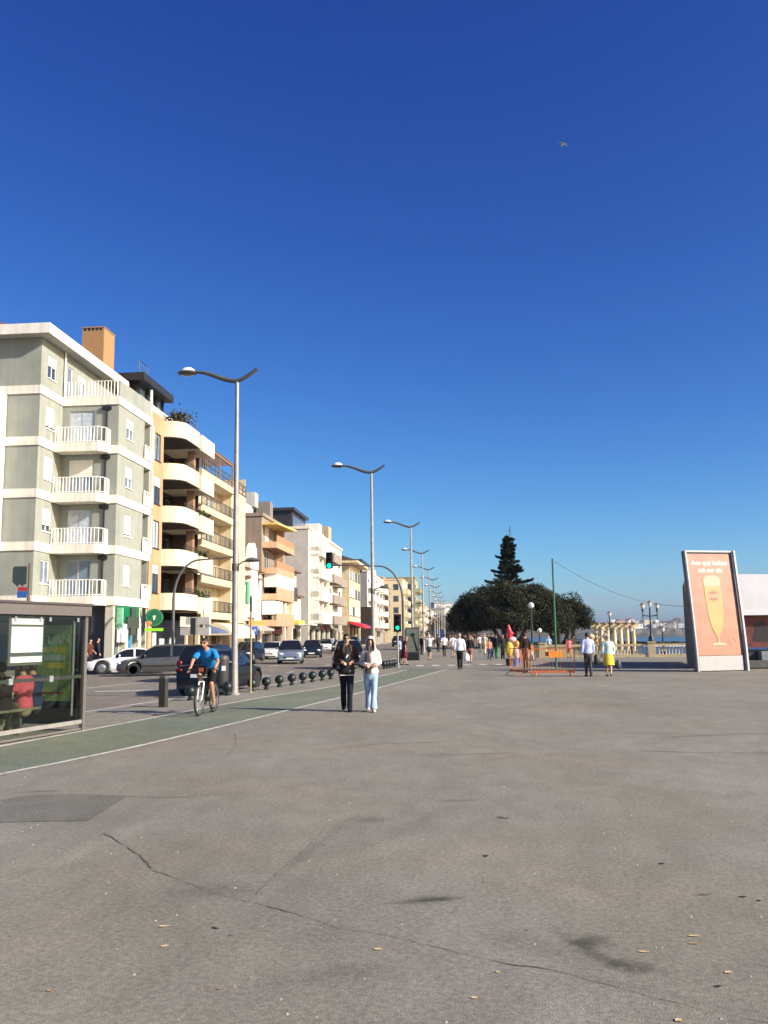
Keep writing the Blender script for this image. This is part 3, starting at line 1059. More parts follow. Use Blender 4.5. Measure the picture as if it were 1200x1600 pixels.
for k in range(5):
    z = zs_[k]
    m = MB()
    m.box(.0, u_sw, -.55, .9, z, z + .55)
    m.build('floor_slab', cream_w, t3)
    if k < 4:
        for u_ in (2.6, 6.4):
            window(t3, (u_, .9, z + .62), X_, 1.7, 1.88, 2, .2 if (k + u_) % 2 > 1 else 0, pane=[glass_mid, glass_curtain][k % 2], sill=False)
        window(t3, (u_sw + 1.2, -.25, z + 1.3), X_, 1.4, 1.2, 2, .3, pane=glass_mid)
        railing(t3, [(.2, -.5), (u_sw - .1, -.5)], z + .55, .9, .16, dark_metal, .013, posts=True)
railing(t3, [(.2, -.5), (L3, -.3)], zs_[4] + .55, 1.0, .3, dark_metal, .014, rails=(0, .5, 1))
m = MB()
for k in range(12):
    m.box(1.0 + k * .8, 1.12 + k * .8, -.6, 3, 16.95, 17.07)
m.box(1, 10, -.5, -.35, 16.8, 16.95)
m.box(1, 10, 2.8, 2.95, 16.8, 16.95)
for u_ in (1.2, 5.5, 9.8):
    m.box(u_ - .06, u_ + .06, -.48, -.36, 14.3, 16.8)
m.build('roof_pergola', mat('pergola_wood', (.25, .15, .09), rough=.7), t3)
MB().box(.5, L3 - .3, 3.2, 9, 14.5, 16.7).build('attic', stucco('attic_ochre', (.45, .34, .2)), t3)
MB().box(0, L3 - .2, 1.0, 1.1, 0, 3.05).build('shop_front', mat('shop_brown', (.09, .05, .03), rough=.35, var=.6, scale=1.0), t3)
for u_ in (.4, 3.6, 6.8, 10.2):
    MB().box(u_, u_ + .4, .6, 1.0, 0, 3.05).build('shop_pier', cream_w, t3)
ac = mat('cream_awning', (.66, .58, .42), rough=.85, var=.08)
m = MB()
prof_a = [(0.9 - 2.5 * math.sin(a), 1.9 + 1.15 * math.cos(a)) for a in [math.pi / 2 * i / 7 for i in range(8)]]
vs, fs = [], []
for x in (5.6, 13.8):
    vs += [(x, y, z) for y, z in prof_a]
fs = [(i, i + 1, 8 + i + 1, 8 + i) for i in range(7)]
m.add(vs, fs)
for x in (5.6, 13.8):
    m.face([(x, y, z) for y, z in prof_a] + [(x, .9, 1.9)])
m.box(5.6, 13.8, -1.62, -1.58, 1.62, 1.92)
m.build('awning', ac, t3, smooth=30, clean=False)
p = street(fu(326, 2.2), 2.2)
t = thing('cafe_parasol', 'blue-grey flat parasol in front of the cream house', 'parasol', p, FRZ)
MB().bar((0, 0, 0), (0, 0, 2.3), .03, 6).build('pole', white_trim, t)
m = MB()
m.lathe([(0, 2.62), (.9, 2.36), (1.45, 2.14), (1.44, 2.0)], 8)
m.build('canopy', mat('parasol_blue', (.10, .13, .22), rough=.8), t, clean=False)

# ================= generic street house for the ones farther along
SIGNS = [mat('sign_dull_%d' % i, c, rough=.6, var=.25, scale=1.5) for i, c in enumerate(((.35, .33, .30), (.05, .05, .06), (.20, .04, .03), (.03, .06, .12), (.40, .36, .26), (.10, .09, .08)))]
def apt(label, px0, px1, out, ytop, wallm, depth=12, bal=(), nwin=3, ww=1.2, wh=1.4, floors=None, z0=3.6, side=None, ground=None, roof=None, pane=glass_mid, sidewin=0, wf=None, wrange=(0, 1), name='apartment_house', fl=3.0, parapet=True, cat='apartment building'):
    ua, ub = fu(px0, out), fu(px1, out)
    o = street(ua, out)
    L = ub - ua
    zt = P(px0, ytop, o.y).z
    t = thing(name, label, cat, o, FRZ)
    n = floors if floors is not None else max(1, int((zt - z0 - .3) / fl))
    hh = (zt - z0 - .4) / n
    holes = []
    ws = []
    for k in range(n):
        for i in range(nwin):
            w_ = wrange[0] + (wrange[1] - wrange[0]) * (i + .5) / nwin
            u_ = L * w_ - ww / 2
            zz = z0 + k * hh + .9 if wh < 1.7 else z0 + k * hh + .25
            holes.append((u_, u_ + ww, zz, zz + wh))
            ws.append((u_, zz))
    mb = MB()
    wall(mb, (0, 0, 0), X_, Y_, L, z0 - .3, zt, holes)
    mb.build('wall', wallm, t, clean=False)
    m = MB()
    m.box(-.0, .0 + .12, .004, depth, 0, zt)
    m.box(L - .12, L, .004, depth, 0, zt)
    m.box(.12, L - .12, .8, depth, zt - .3, zt - .05)
    m.box(.12, L - .12, .35, .45, 0, z0)
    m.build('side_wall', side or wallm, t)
    for u_, zz in ws:
        window(t, (u_, 0, zz), X_, ww, wh, 2, rng.choice([0, 0, .3, .6, .9]), pane=rng.choice([glass, pane, glass_curtain]), sill=wh < 1.7, frame=wf)
    if sidewin:
        for k in range(n):
            for i in range(sidewin):
                window(t, (-.02, 2.3 + i * 2.7, z0 + k * hh + .9), NY_, 1.3, 1.4, 2, 0, pane=glass, dep=-.01, frame=wf)
    MB().box(.15, L - .15, .30, .34, .1, z0 - .5).build('shop_front', ground or mat('street_shop', (.03, .028, .027), rough=.25, var=.6, scale=.5), t)
    ns_ = max(1, int(L / 4.5))
    for i in range(ns_ + 1):
        x = .12 + (L - .6) * i / ns_
        MB().box(x, x + .38, -.02, .30, 0, z0 - .3).build('shop_pier', wallm, t)
        if i < ns_:
            w_ = (L - .6) / ns_
            MB().box(x + .45, x + w_ - .05, -.10, .02, z0 - .95, z0 - .42).build('shop_sign', rng.choice(SIGNS), t)
            for j in range(3):
                MB().box(x + .38 + (w_ - .4) * j / 3, x + .44 + (w_ - .4) * j / 3, .22, .30, .1, z0 - .95).build('shop_frame', dark_metal, t)
            if rng.random() < .3:
                MB().xprism([(-.02, z0 - .6), (-1.5, z0 - 1.1), (-1.5, z0 - 1.3), (-.02, z0 - .8)], x + .45, x + w_ - .05).build('shop_awning', rng.choice(SIGNS), t)
    for b in bal:
        f0, f1, pr, bh, bm = b[:5]
        for k in range(n):
            if len(b) > 5 and k not in b[5]:
                continue
            z = z0 + k * hh
            m = MB()
            m.box(L * f0, L * f1, -pr, -.02, z - .22, z)
            m.box(L * f0, L * f1, -pr, -pr + .12, z, z + bh)
            m.box(L * f0, L * f0 + .12, -pr + .12, -.02, z, z + bh)
            m.box(L * f1 - .12, L * f1, -pr + .12, -.02, z, z + bh)
            m.build('balcony', bm, t)
    if parapet:
        m = MB()
        m.box(-.12, L + .05, -.18, .25, zt, zt + .35)
        m.box(-.12, .1, .25, depth, zt, zt + .35)
        m.build('parapet', wallm, t)
    return t, L, zt, o
white_r = stucco('white_render', (.72, .70, .64))
# low white house with a gable
th, L, zt, o = apt('low white gabled house with a green shutter and an orange base band', 379, 408, 0, 884, white_r, 9, nwin=3, ww=.9, wh=1.5, floors=2, wf=mat('ochre_frame', (.42, .30, .12), rough=.6), parapet=False, name='gabled_house', cat='house')
m = MB()
m.yprism([(1.6, zt - .1), (1.6, zt + .9), (2.2, zt + 1.0), (2.4, zt + 1.9), (3.3, zt + 2.5), (4.2, zt + 1.9), (4.4, zt + 1.0), (5.0, zt + .9), (5.0, zt - .1)], -.35, .3)
m.box(1.9, 4.7, -.35, -.02, 3.6, zt - .1)
m.build('gable', white_r, th)
m = MB()
m.xprism([(-.5, zt - .15), (4.5, zt + 1.6), (9, zt - .1)], 0, L)
m.build('roof', roof_tile, th)
MB().box(.9, 7.8, -.42, -.36, 2.75, 3.35).build('base_band', mat('orange_base', (.62, .24, .06), rough=.7, var=.2), th)
MB().box(1.1, 1.85, -.16, -.08, 4.9, 7.0).build('shutter', mat('shutter_green', (.08, .30, .16), rough=.6), th)
for u_ in (.7, 5.6):
    MB().box(u_, u_ + 1.2, -.4, -.05, zt - 1.0, zt - .85).build('cornice', mat('cornice_brown', (.2, .1, .06)), th)
# brown house with the orange-fronted balconies
taupe = stucco('taupe_render', (.27, .22, .175))
tb, L, zt, o = apt('brown apartment house with orange and tan box balconies', 408, 440, 0.0, 806, taupe, 12, nwin=2, ww=2.0, wh=2.1, floors=4, z0=3.0, parapet=True)
org = mat('balcony_orange', (.37, .195, .105), rough=.8, var=.2, scale=2)
tanp = stucco('balcony_tan', (.45, .30, .19))
zz = [3.0 + k * (zt - 3.4) / 4 for k in range(4)]
for k in range(4):
    m = MB()
    m.prism([(.2, -.02), (.7, -1.5), (L - .2, -1.5), (L - .2, -.02)], zz[k] - .2, zz[k] + .45)
    b_ = m.build('balcony', tanp, tb)
    m = MB()
    m.box(.75, L - .2, -1.5, -1.4, zz[k] + .45, zz[k] + 1.15)
    m.box(L - .32, L - .2, -1.4, -.02, zz[k] + .45, zz[k] + 1.15)
    m.build('balcony_front', org if k > 1 else tanp, b_)
    MB().box(L * .62, L * .62 + .6, -1.0, -.1, zz[k] + .45, zz[k] + (zt - 3.4) / 4 - .2).build('pillar', tanp, tb)
m = MB().box(.75, L - .2, -1.48, -.1, zz[1] + 1.15, zz[2] - .22)
m.build('enclosed_balcony', white_paint, tb)
m = MB().box(.0, L * .45, -1.3, -.1, zz[0] + 1.0, zz[1] - .3)
m.build('enclosed_balcony', white_paint, tb)
m = MB()
m.prism([(.2, -1.7), (L * .7, -2.3), (L * .7, .5), (.2, .5)], zt - .9, zt - .72)
m.build('terrace_awning', mat('awning_yellow', (.70, .50, .16), rough=.8, var=.3), tb)
mg = stucco('attic_grey', (.34, .34, .34))
m = MB()
m.xprism([(4, zt), (4, zt + 1.6), (8, zt + 3.4), (14, zt + 3.4), (14, zt)], -4, 6)
m.build('attic', mg, tb)
MB().box(2.0, 5.5, 2.2, 4.2, zt, zt + 1.7).build('roof_shed', white_r, tb)
MB().box(4.6, 6.2, 1.8, 3.6, zt + 1.7, zt + 3.3).build('roof_shed', stucco('shed_grey', (.42, .42, .40)), tb)
MB().box(7.8, 9.3, .8, 2.4, zt, zt + 2.7).build('chimney', stucco('chimney_grey', (.22, .2, .18)), tb)
# two narrow old houses
pale = stucco('pale_old_render', (.60, .54, .44))
ta, L, zt, o = apt('narrow pale three-storey house with a brown eave', 445, 463, .3, 890, pale, 8, nwin=2, ww=.9, wh=1.6, floors=2, name='narrow_house', parapet=False, cat='house')
MB().box(-.4, L + .3, -.6, 8, zt, zt + .22).build('eave', mat('eave_brown', (.14, .09, .06)), ta)
MB().xprism([(-.6, zt + .22), (4, zt + 1.0), (8, zt + .22)], -.4, L + .3).build('roof', roof_tile, ta)
MB().box(.8, 2.6, -1.0, -.02, zt - 3.6, zt - 2.0).build('bay_window', mat('bay_dark', (.06, .05, .05), rough=.4), ta)
ta, L, zt, o = apt('lowest narrow pale house against the big blank grey wall', 456, 470, .9, 931, stucco('sand_render', (.62, .55, .42)), 7, nwin=2, ww=.8, wh=1.5, floors=1, name='narrow_house', parapet=False, cat='house')
MB().box(-.35, L + .2, -.4, 7, zt, zt + .2).build('eave', mat('eave_brown', (.14, .09, .06)), ta)
MB().box(1, 5, -.6, -.02, 3.0, 3.6).build('sign_yellow', mat('sign_yellow', (.65, .45, .08)), ta)
MB().box(1, L - 1, -2.2, -.02, 3.0, 3.15).build('shop_canopy', mat('canopy_pale', (.65, .62, .55)), ta)
# white house with the big blank grey side
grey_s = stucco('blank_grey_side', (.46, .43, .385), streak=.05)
taupe2 = stucco('balcony_taupe', (.30, .25, .205))
tw, L, zt, o = apt('white apartment house with a large blank grey side wall and box balconies', 482, 534, .6, 826, stucco('ivory_render', (.70, .64, .50)), 16,
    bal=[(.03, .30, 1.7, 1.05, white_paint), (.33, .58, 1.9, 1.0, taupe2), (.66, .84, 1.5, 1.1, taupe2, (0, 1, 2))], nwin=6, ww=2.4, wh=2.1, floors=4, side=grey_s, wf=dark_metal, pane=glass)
for k in range(4):
    for f in (.03, .15, .31):
        MB().box(L * f, L * f + .5, -1.2, -.03, 3.8 + k * 3.05, 6.4 + k * 3.05).build('pillar', white_paint, tw)
m = MB()
m.box(1.0, 11.5, 2.4, 16, zt, zt + 2.6)
m.build('rooftop_storey', mat('rooftop_slate', (.035, .035, .042), rough=.45, var=.2), tw)
MB().box(11.52, 11.6, 2.6, 5, zt + .2, zt + 2.4).build('rooftop_glazing', glass_mid, tw)
MB().box(1.5, 11.3, 2.33, 2.39, zt + .3, zt + 2.0).build('rooftop_glazing', mat('rooftop_bluegrey', (.10, .12, .15), rough=.2), tw)
MB().box(.6, 11.9, 2.0, 16.2, zt + 2.6, zt + 3.0).build('rooftop_roof', mat('rooftop_slate', (.03, .03, .04)), tw)
MB().box(12.0, 14.5, .5, 4, zt, zt + 2.2).build('stair_head', white_paint, tw)
MB().box(16, 19, 1.0, 3, zt + .3, zt + 1.3).build('terrace_glass', mat('terrace_glass', (.35, .48, .45), rough=.1), tw)
MB().box(22, 25, .6, 2.2, zt, zt + 3.0).build('chimney', stucco('chimney_sand', (.45, .36, .24)), tw)
# beige house with gabled eave and window triplets
beige = stucco('beige_render', (.62, .51, .32))
tg, L, zt, o = apt('beige apartment house with grouped windows and a red shop awning', 546, 563, 1.4, 880, beige, 14, nwin=4, ww=3.4, wh=1.69, floors=3, z0=4.2, parapet=False, wf=dark_metal, pane=glass)
MB().box(-1.0, L, -1.6, 14, zt, zt + .4).build('eave', beige, tg)
MB().xprism([(-1.6, zt + .4), (5, zt + 2.6), (14, zt + .4)], -1.0, L).build('roof', mat('slate_roof', (.09, .07, .065), var=.2), tg)
MB().xprism([(-.02, 4.2), (-2.6, 3.4), (-2.6, 3.0), (-.02, 3.8)], -1.0, L * .55).build('awning', mat('awning_red', (.60, .03, .04), rough=.7, var=.15), tg)
MB().xprism([(-.02, 4.2), (-2.4, 3.4), (-2.4, 3.0), (-.02, 3.8)], L * .6, L * .9).build('awning', mat('awning_navy', (.04, .04, .16), rough=.7), tg)
# grey-sided block with a dark roof storey
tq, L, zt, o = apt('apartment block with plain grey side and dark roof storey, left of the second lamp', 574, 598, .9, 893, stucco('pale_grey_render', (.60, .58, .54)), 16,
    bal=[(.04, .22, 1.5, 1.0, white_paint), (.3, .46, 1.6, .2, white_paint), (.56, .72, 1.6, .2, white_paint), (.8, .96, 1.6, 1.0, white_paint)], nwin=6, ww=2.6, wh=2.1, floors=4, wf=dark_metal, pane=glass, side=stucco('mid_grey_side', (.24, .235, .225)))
MB().box(-.6, 14, 1.0, 16, zt, zt + 2.6).build('rooftop_storey', mat('rooftop_slate', (.035, .035, .042)), tq)
MB().box(18, 30, 1.0, 9, zt, zt + 2.2).build('rooftop_storey', white_r, tq)
# small cream house with its flank's shade painted in as dark brown, right behind the second lamp
apt('narrow cream house with its shaded flank painted dark brown, right behind the second lamp', 584, 591, 3.0, 948, stucco('cream_narrow', (.66, .56, .38)), 9, nwin=2, ww=1.0, wh=1.4, floors=2, side=stucco('flank_shade', (.05, .035, .028)), name='narrow_house', parapet=False, cat='house')
# farther ones
far_mats = [stucco('far_pink', (.45, .30, .24)), stucco('far_yellow', (.62, .54, .36)), stucco('far_olive', (.33, .31, .21)), stucco('far_white', (.66, .62, .54)), stucco('far_ochre', (.55, .42, .22)), stucco('far_tan', (.48, .38, .27)), stucco('far_brown', (.24, .18, .14))]
def far(label, px0, px1, out, ytop, mi, bm=3, side=None, **k):
    return apt(label, px0, px1, out, ytop, far_mats[mi], k.pop('depth', 14), bal=[(.05, .28, 1.5, 1.0, far_mats[bm]), (.4, .6, 1.5, 1.0, far_mats[bm]), (.72, .95, 1.5, 1.0, far_mats[bm])], nwin=5, ww=2.6, wh=1.9, side=side, wf=dark_metal, pane=glass, **k)
far('brownish pink apartment block with stacked balconies, just right of the second lamp', 598, 612, .6, 903, 0, 6)
far('yellow apartment block with the plain sunny side, under the traffic light arm', 629, 637, 5.2, 906, 1, 1, depth=18, sidewin=4)
far('lower white apartment house behind the pedestrian signal', 637, 643, 3.2, 935, 3, 3)
far('tall olive apartment block behind the third lamp', 649, 654, 6.6, 903, 2, 2, depth=22, sidewin=4)
far('ochre apartment house seen right of the third lamp', 655.5, 663, 4.2, 938, 4, 3)
far('long tan apartment row behind the fourth lamp', 664, 674, 3.6, 947, 5, 3)
far('last pale apartment row at the far end of the street', 675, 684, 3.4, 955, 3, 5)
# ---------------------------------------------------------------- street lamps
lamp_grey = mat('lamp_grey_paint', (0.115, 0.11, 0.105), rough=0.5, var=0.12, scale=3, metal=0.2)
lamp_white = mat('lamp_dome_white', (0.75, 0.75, 0.74), rough=0.35, var=0.05)
lamp_lens = mat('lamp_lens', (0.22, 0.22, 0.20), rough=0.2, var=0.1)
def make_lamp(loc, rz, label, seg=12, low=True):
    t = thing('street_lamp', label, 'street lamp', loc, rz, 'street lamps along the promenade kerb')
    m = MB()
    m.lathe([(.17, 0), (.17, .04), (.12, .06), (.105, .9), (.10, 1.0), (.092, 4), (.055, 9.7)], seg)
    m.build('pole', galv, t, smooth=40)
    m = MB()
    pts, rr = [], []
    for i in range(21):
        s = i / 20
        x = -1.42 + 2.1 * s
        z = 9.71 + (0.40 * ((0 - x) / 1.42) ** 1.0 * (1 - .35 * math.cos(math.pi * min(1, -x / 1.42))) * 1.0 if x < 0 else 0.34 * (x / .68) ** 1.4)
        if x < 0:
            q = -x / 1.42
            z = 9.71 + 0.40 * (q * q * (3 - 2 * q))
        pts.append((x, 0, z))
        rr.append((.065, .045 + .03 * math.sin(math.pi * s)))
    m.tube(pts, rr, 8, hint=(0, 1, 0))
    m.build('arm', lamp_grey, t, smooth=50)
    m = MB()
    m.lathe([(.03, -.07), (.20, -.065), (.29, -.03), (.31, .01), (.28, .03)], 20, M=Matrix.Diagonal((1.12, .75, 1)))
    h = m.build('lamp_head', lamp_grey, t, (-1.72, 0, 10.12), smooth=50)
    m = MB()
    m.lathe([(.262, .02), (.23, .09), (.15, .15), (.05, .175), (0, .18)], 20, M=Matrix.Diagonal((1.0, .72, 1)))
    m.build('lamp_dome', lamp_white, h, smooth=60)
    m = MB()
    m.lathe([(0, -.098), (.12, -.094), (.20, -.072)], 20, M=Matrix.Diagonal((1.1, .75, 1)))
    m.build('lens', lamp_lens, h, smooth=60)
    if low:
        m = MB()
        m.tube([(.05, 0, 3.86), (.22, 0, 3.98), (.42, 0, 4.02)], .022, 6)
        m.tube([(.0, 0, 3.72), (0, 0, 3.94)], .115, 10)
        m.build('lower_arm', lamp_grey, t, smooth=50)
        m = MB()
        m.lathe([(0, -.05), (.17, -.04), (.22, 0), (.15, .06), (0, .10)], 16, M=Matrix.Diagonal((1.1, .8, 1)))
        m.build('lower_lamp_head', lamp_grey, t, (.56, 0, 4.02), smooth=50)
    return t
LAMPS = [(-4.57, 27.4), (-.60, 43.7), (1.98, 66.5), (3.72, 88.5), (5.5, 111), (7.2, 132), (8.75, 153), (10.4, 175), (12.2, 197), (13.9, 219), (15.7, 242), (17.4, 264)]
LN = ['nearest tall grey street lamp with curved arm, beside the litter bin', 'second tall curved-arm street lamp, rising behind the walking couple', 'third curved-arm street lamp, behind the pedestrian signal',
      'fourth curved-arm street lamp, just past the freestanding poster panel']
for i, (x, y) in enumerate(LAMPS):
    a = 0.25 if i == 0 else 0.20 if i == 1 else 0.10 if i == 2 else .084
    lab = LN[i] if i < 4 else '%s curved-arm street lamp counted along the kerb from the viewer' % ['fifth', 'sixth', 'seventh', 'eighth', 'ninth', 'tenth', 'eleventh', 'twelfth'][i - 4]
    if i == 0:
        lamp0 = make_lamp((x, y, 0), -a, lab)
    else:
        copy_thing(lamp0, (x, y, 0), -a, lab)

# litter bin strapped to the first lamp
t = thing('litter_bin', 'tall dark grey cylindrical litter bin strapped to the nearest street lamp', 'bin', (-4.93, 27.35, 0))
MB().lathe([(.0, 0.03), (.19, .03), (.205, .06), (.205, 1.02)], 20).build('barrel', mat('bin_grey', (.035, .036, .04), rough=.55, var=.25, scale=4), t, smooth=40)
MB().lathe([(.215, 1.02), (.22, 1.06), (.19, 1.15), (.1, 1.19), (0, 1.20)], 20).build('lid', mat('bin_lid', (.05, .05, .055), rough=.5), t, smooth=40)
MB().box(.02, .14, -.213, -.205, .72, .86).build('sticker', mat('sticker_white', (.75, .75, .73), rough=.5, var=.05), t)
MB().box(-.06, .1, -.215, -.2, .10, .2).build('bottom_plate', galv, t)
MB().box(.12, .34, -.03, .03, .95, 1.0).build('bracket', galv, t)

# ball bollards along the kerb, and the square wooden-looking post
boll = mat('bollard_green', (.010, .018, .018), rough=.4, var=.25, scale=9)
b0 = None
def bollard(x, y, label, group='dark green ball bollards along the kerb'):
    global b0
    if b0 is None:
        b0 = thing('ball_bollard', label, 'bollard', (x, y, 0), 0, group)
        MB().lathe([(0, 0), (.09, 0), (.09, .03), (.055, .07), (.055, .12)], 14).build('stem', boll, b0, smooth=40)
        MB().ball((0, 0, .255), .152, 18, 12).build('ball', boll, b0, smooth=80)
        return b0
    return copy_thing(b0, (x, y, 0), 0, label)
bs = [(G(297, 1094.5).x, G(297, 1094.5).y, 'dark ball bollard beside the front wheel of the bicycle'), (-4.70, 27.0, 'dark ball bollard at the foot of the litter bin'), (-4.25, 28.85, 'dark ball bollard behind the thin yellowish sign pole')]
xs_ = [416, 436.4, 456, 473, 488, 503.4, 516.4]
ys_ = [1077.5, 1073.7, 1070.6, 1068, 1065.8, 1063.4, 1061.4]
nm = ['first', 'second', 'third', 'fourth', 'fifth', 'sixth', 'seventh']
for px, py, k in zip(xs_, ys_, nm):
    g = G(px, py)
    bs.append((g.x, g.y, '%s ball bollard in the row between sign pole and walking man' % k))
g = G(534, 1059); bs.append((g.x, g.y, 'ball bollard mostly hidden behind the walking man in the brown jacket'))
for i, px in enumerate((600, 604.5, 609, 613, 617)):
    g = G(px, 1045.2 - i * .8); bs.append((g.x, g.y, '%s ball bollard of the far cluster left of the pedestrian signal post' % nm[i]))
for x, y, l in bs:
    bollard(x, y, l)
g = G(255, 1105)
t = thing('bollard_post', 'square dark weathered post standing at the kerb left of the cyclist', 'bollard', (g.x, g.y, 0), -.25)
MB().box(-.085, .085, -.085, .085, 0, .70).build('post', mat('weathered_post', (.030, .030, .022), var=.35, scale=7, rough=.8), t)
MB().yprism([(-.095, .70), (.095, .70), (.06, .77), (-.06, .77)], -.09, .09).build('cap', mat('post_cap', (.07, .065, .05), var=.2), t)
# thin yellowish sign pole
g = G(391.5, 1082)
t = thing('sign_pole', 'thin yellowish metal pole with a small plate, right of the nearest lamp', 'pole', (g.x, g.y, 0), -.1)
MB().lathe([(.10, 0), (.10, .02), (.032, .03), (.032, 3.0), (0, 3.02)], 10).build('pole', mat('khaki_metal', (.30, .25, .14), rough=.5, var=.15), t, smooth=40)
MB().box(-.03, .03, -.045, -.034, 2.5, 2.95).build('plate', dark_metal, t)

# ---------------------------------------------------------------- traffic lights
sig_off = mat('signal_off_lens', (.03, .015, .012), rough=.3, var=0)
sig_green = mat('signal_green_lens', (.02, .6, .4), rough=.3, var=0, emit=((.0, .85, .50), 1.1))
def signal_head(parent, loc, n=3, w=.30, h=.92, back=True, plate=None):
    m = MB()
    if plate:
        m.box(-plate[0] / 2, plate[0] / 2, .0, .02, -.10, h + .10)
        m.box(-w / 2, w / 2, .02, .2, 0, h)
    else:
        m.box(-w / 2, w / 2, 0, .22, 0, h)
    head = m.build('signal_head', black_plastic, parent, loc)
    s = h / n
    for k in range(n):
        z = s * (k + .5)
        r = min(s, w) * .40
        mm = MB()
        mm.lathe([(r, 0), (r * .9, .012), (0, .03)], 18, M=Matrix.Rotation(math.pi / 2, 4, 'X'))
        mm.build('lens', sig_green if k == 0 else sig_off, head, (0, -.003, z), smooth=60)
        mm = MB()
        vs, fs = [], []
        for i in range(11):
            a = math.pi * (-.08 + 1.16 * i / 10)
            c_, s_ = math.cos(a) * (r + .015), math.sin(a) * (r + .015)
            vs += [(c_, 0, s_), (c_, -.16, s_ * .98)]
        for i in range(10):
            fs.append((2 * i, 2 * i + 2, 2 * i + 3, 2 * i + 1))
        mm.add(vs, fs)
        mm.build('visor', black_plastic, head, (0, 0, z), clean=False)
    return head
g = G(622, 1043.5)
t = thing('pedestrian_signal', 'black signal box showing green on a grey post at the kerb', 'traffic light', (g.x, g.y, 0), -.05)
MB().lathe([(.10, 0), (.10, .02), (.055, .03), (.055, 1.98), (0, 1.98)], 12).build('post', galv, t, smooth=40)
signal_head(t, (0, -.11, 1.98), 3, .34, .74, plate=(.40,))
# mast with an overhanging arm
def arm_mast(loc, reach, height, rise, sgn, label, mirror_back=False):
    t = thing('traffic_light_mast', label, 'traffic light', loc, -.06)
    m = MB()
    pts = [(0, 0, 0), (0, 0, height * .62)]
    for i in range(1, 13):
        a = math.pi / 2 * i / 12
        pts.append((sgn * 1.5 * (1 - math.cos(a)), 0, height * .62 + (height * .36) * math.sin(a)))
    pts.append((sgn * reach, 0, height))
    m.tube(pts, [.085] * 2 + [.075 - .03 * i / 12 for i in range(12)] + [.04], 10, hint=(0, 1, 0))
    m.lathe([(.14, 0), (.14, .05), (.1, .3)], 10)
    m.build('mast', lamp_grey, t, smooth=50)
    return t
g = G(631, 1036)
t = arm_mast((g.x, g.y, 0), 4.55, 6.15, 0, -1, 'curved grey mast holding a green traffic light out over the road')
signal_head(t, (-4.6, -.14, 5.93), 3, .42, 1.02)
t = arm_mast((P(270, 1000, 51).x, 51, 0.03), 3.5, 6.2, 0, 1, 'curved grey mast arching over the road in front of the curved balconies')
m = MB().box(-.15, .15, -.1, .1, -.2, .62)
m.build('signal_head', black_plastic, t, (3.55, 0, 5.75))
# gray-backed direction signs with a signal seen from behind
p = P(318, 1010, 50)
t = thing('direction_sign', 'two stacked direction panels seen from their grey backs, on one post', 'sign', (p.x, p.y, .03), .05)
MB().bar((0, 0, 0), (0, 0, 3.2), .045, 8).build('post', mat('pale_post', (.5, .45, .35), var=.1), t)
for z, x0 in ((2.05, -1.28), (2.62, -1.0)):
    MB().box(x0, .38, -.05, -.02, z - .22, z + .2).build('panel', mat('sign_back_grey', (.33, .32, .30), rough=.5, var=.12), t)
    MB().box(.30, .39, -.055, -.015, z - .23, z + .21).build('panel_edge', white_trim, t)
p = P(303, 1010, 49)
t = thing('traffic_signal_post', 'small traffic signal seen from behind in front of the grey sign panels', 'traffic light', (p.x, p.y, .03), .1)
MB().bar((0, 0, 0), (0, 0, 1.9), .05, 8).build('post', dark_metal, t)
m = MB().box(-.2, .08, -.1, .1, 1.85, 2.75)
m.build('signal_head', dark_metal, t)
MB().box(.08, .2, -.1, .1, 1.85, 2.75).build('hood', galv, t)

# ---------------------------------------------------------------- bus shelter
SH = Vector((-5.74, 17.25, 0))
sd = Vector((-.30, -.954, 0)).normalized()
srz = math.atan2(sd.y, sd.x)
t = thing('bus_shelter', 'dark glass bus shelter with green advertisement at the left edge', 'bus shelter', SH, srz)
fr = mat('shelter_frame', (.16, .15, .14), rough=.45, var=.12, metal=.3)
L_ = 4.4
def tinted(name, col, mixf):
    m = bpy.data.materials.new(name)
    m.use_nodes = True
    n, l = m.node_tree.nodes, m.node_tree.links
    n.remove(n['Principled BSDF'])
    tr = n.new('ShaderNodeBsdfTransparent')
    tr.inputs[0].default_value = (*col, 1)
    gl = n.new('ShaderNodeBsdfGlossy')
    gl.inputs['Roughness'].default_value = .02
    fz = n.new('ShaderNodeFresnel')
    fz.inputs['IOR'].default_value = 1.45
    ad = n.new('ShaderNodeMath')
    ad.operation = 'MULTIPLY'
    ad.inputs[1].default_value = mixf
    l.new(fz.outputs[0], ad.inputs[0])
    mx = n.new('ShaderNodeMixShader')
    l.new(ad.outputs[0], mx.inputs[0])
    l.new(tr.outputs[0], mx.inputs[1])
    l.new(gl.outputs[0], mx.inputs[2])
    l.new(mx.outputs[0], n['Material Output'].inputs[0])
    return m
clear = tinted('shelter_glass', (.74, .78, .75), .14)
def sx(px, off=0.0):       # distance along the shelter for a picture column, off metres from its lane side
    d = ray(px, 1050)
    SHo = SH + Vector((-sd.y, sd.x, 0)) * off
    # SH + sd*s on the ray's vertical plane
    return (SHo.x * d.y - SHo.y * d.x) / (d.x * sd.y - d.y * sd.x)
m = MB()
m.box(-.06, L_ + .1, -1.62, .10, 2.14, 2.33)
m.build('roof', mat('shelter_roof', (.12, .105, .10), rough=.5, var=.1), t)
MB().box(-.09, L_ + .14, -1.66, .13, 2.33, 2.37).build('roof_cap', mat('shelter_roof_cap', (.07, .06, .06), rough=.5), t)
for x, y in ((0, 0), (2.9, 0), (L_, 0), (0, -1.5), (L_, -1.5)):
    MB().box(x - .04, x + .04, y - .04, y + .04, 0, 2.14).build('post', fr, t)
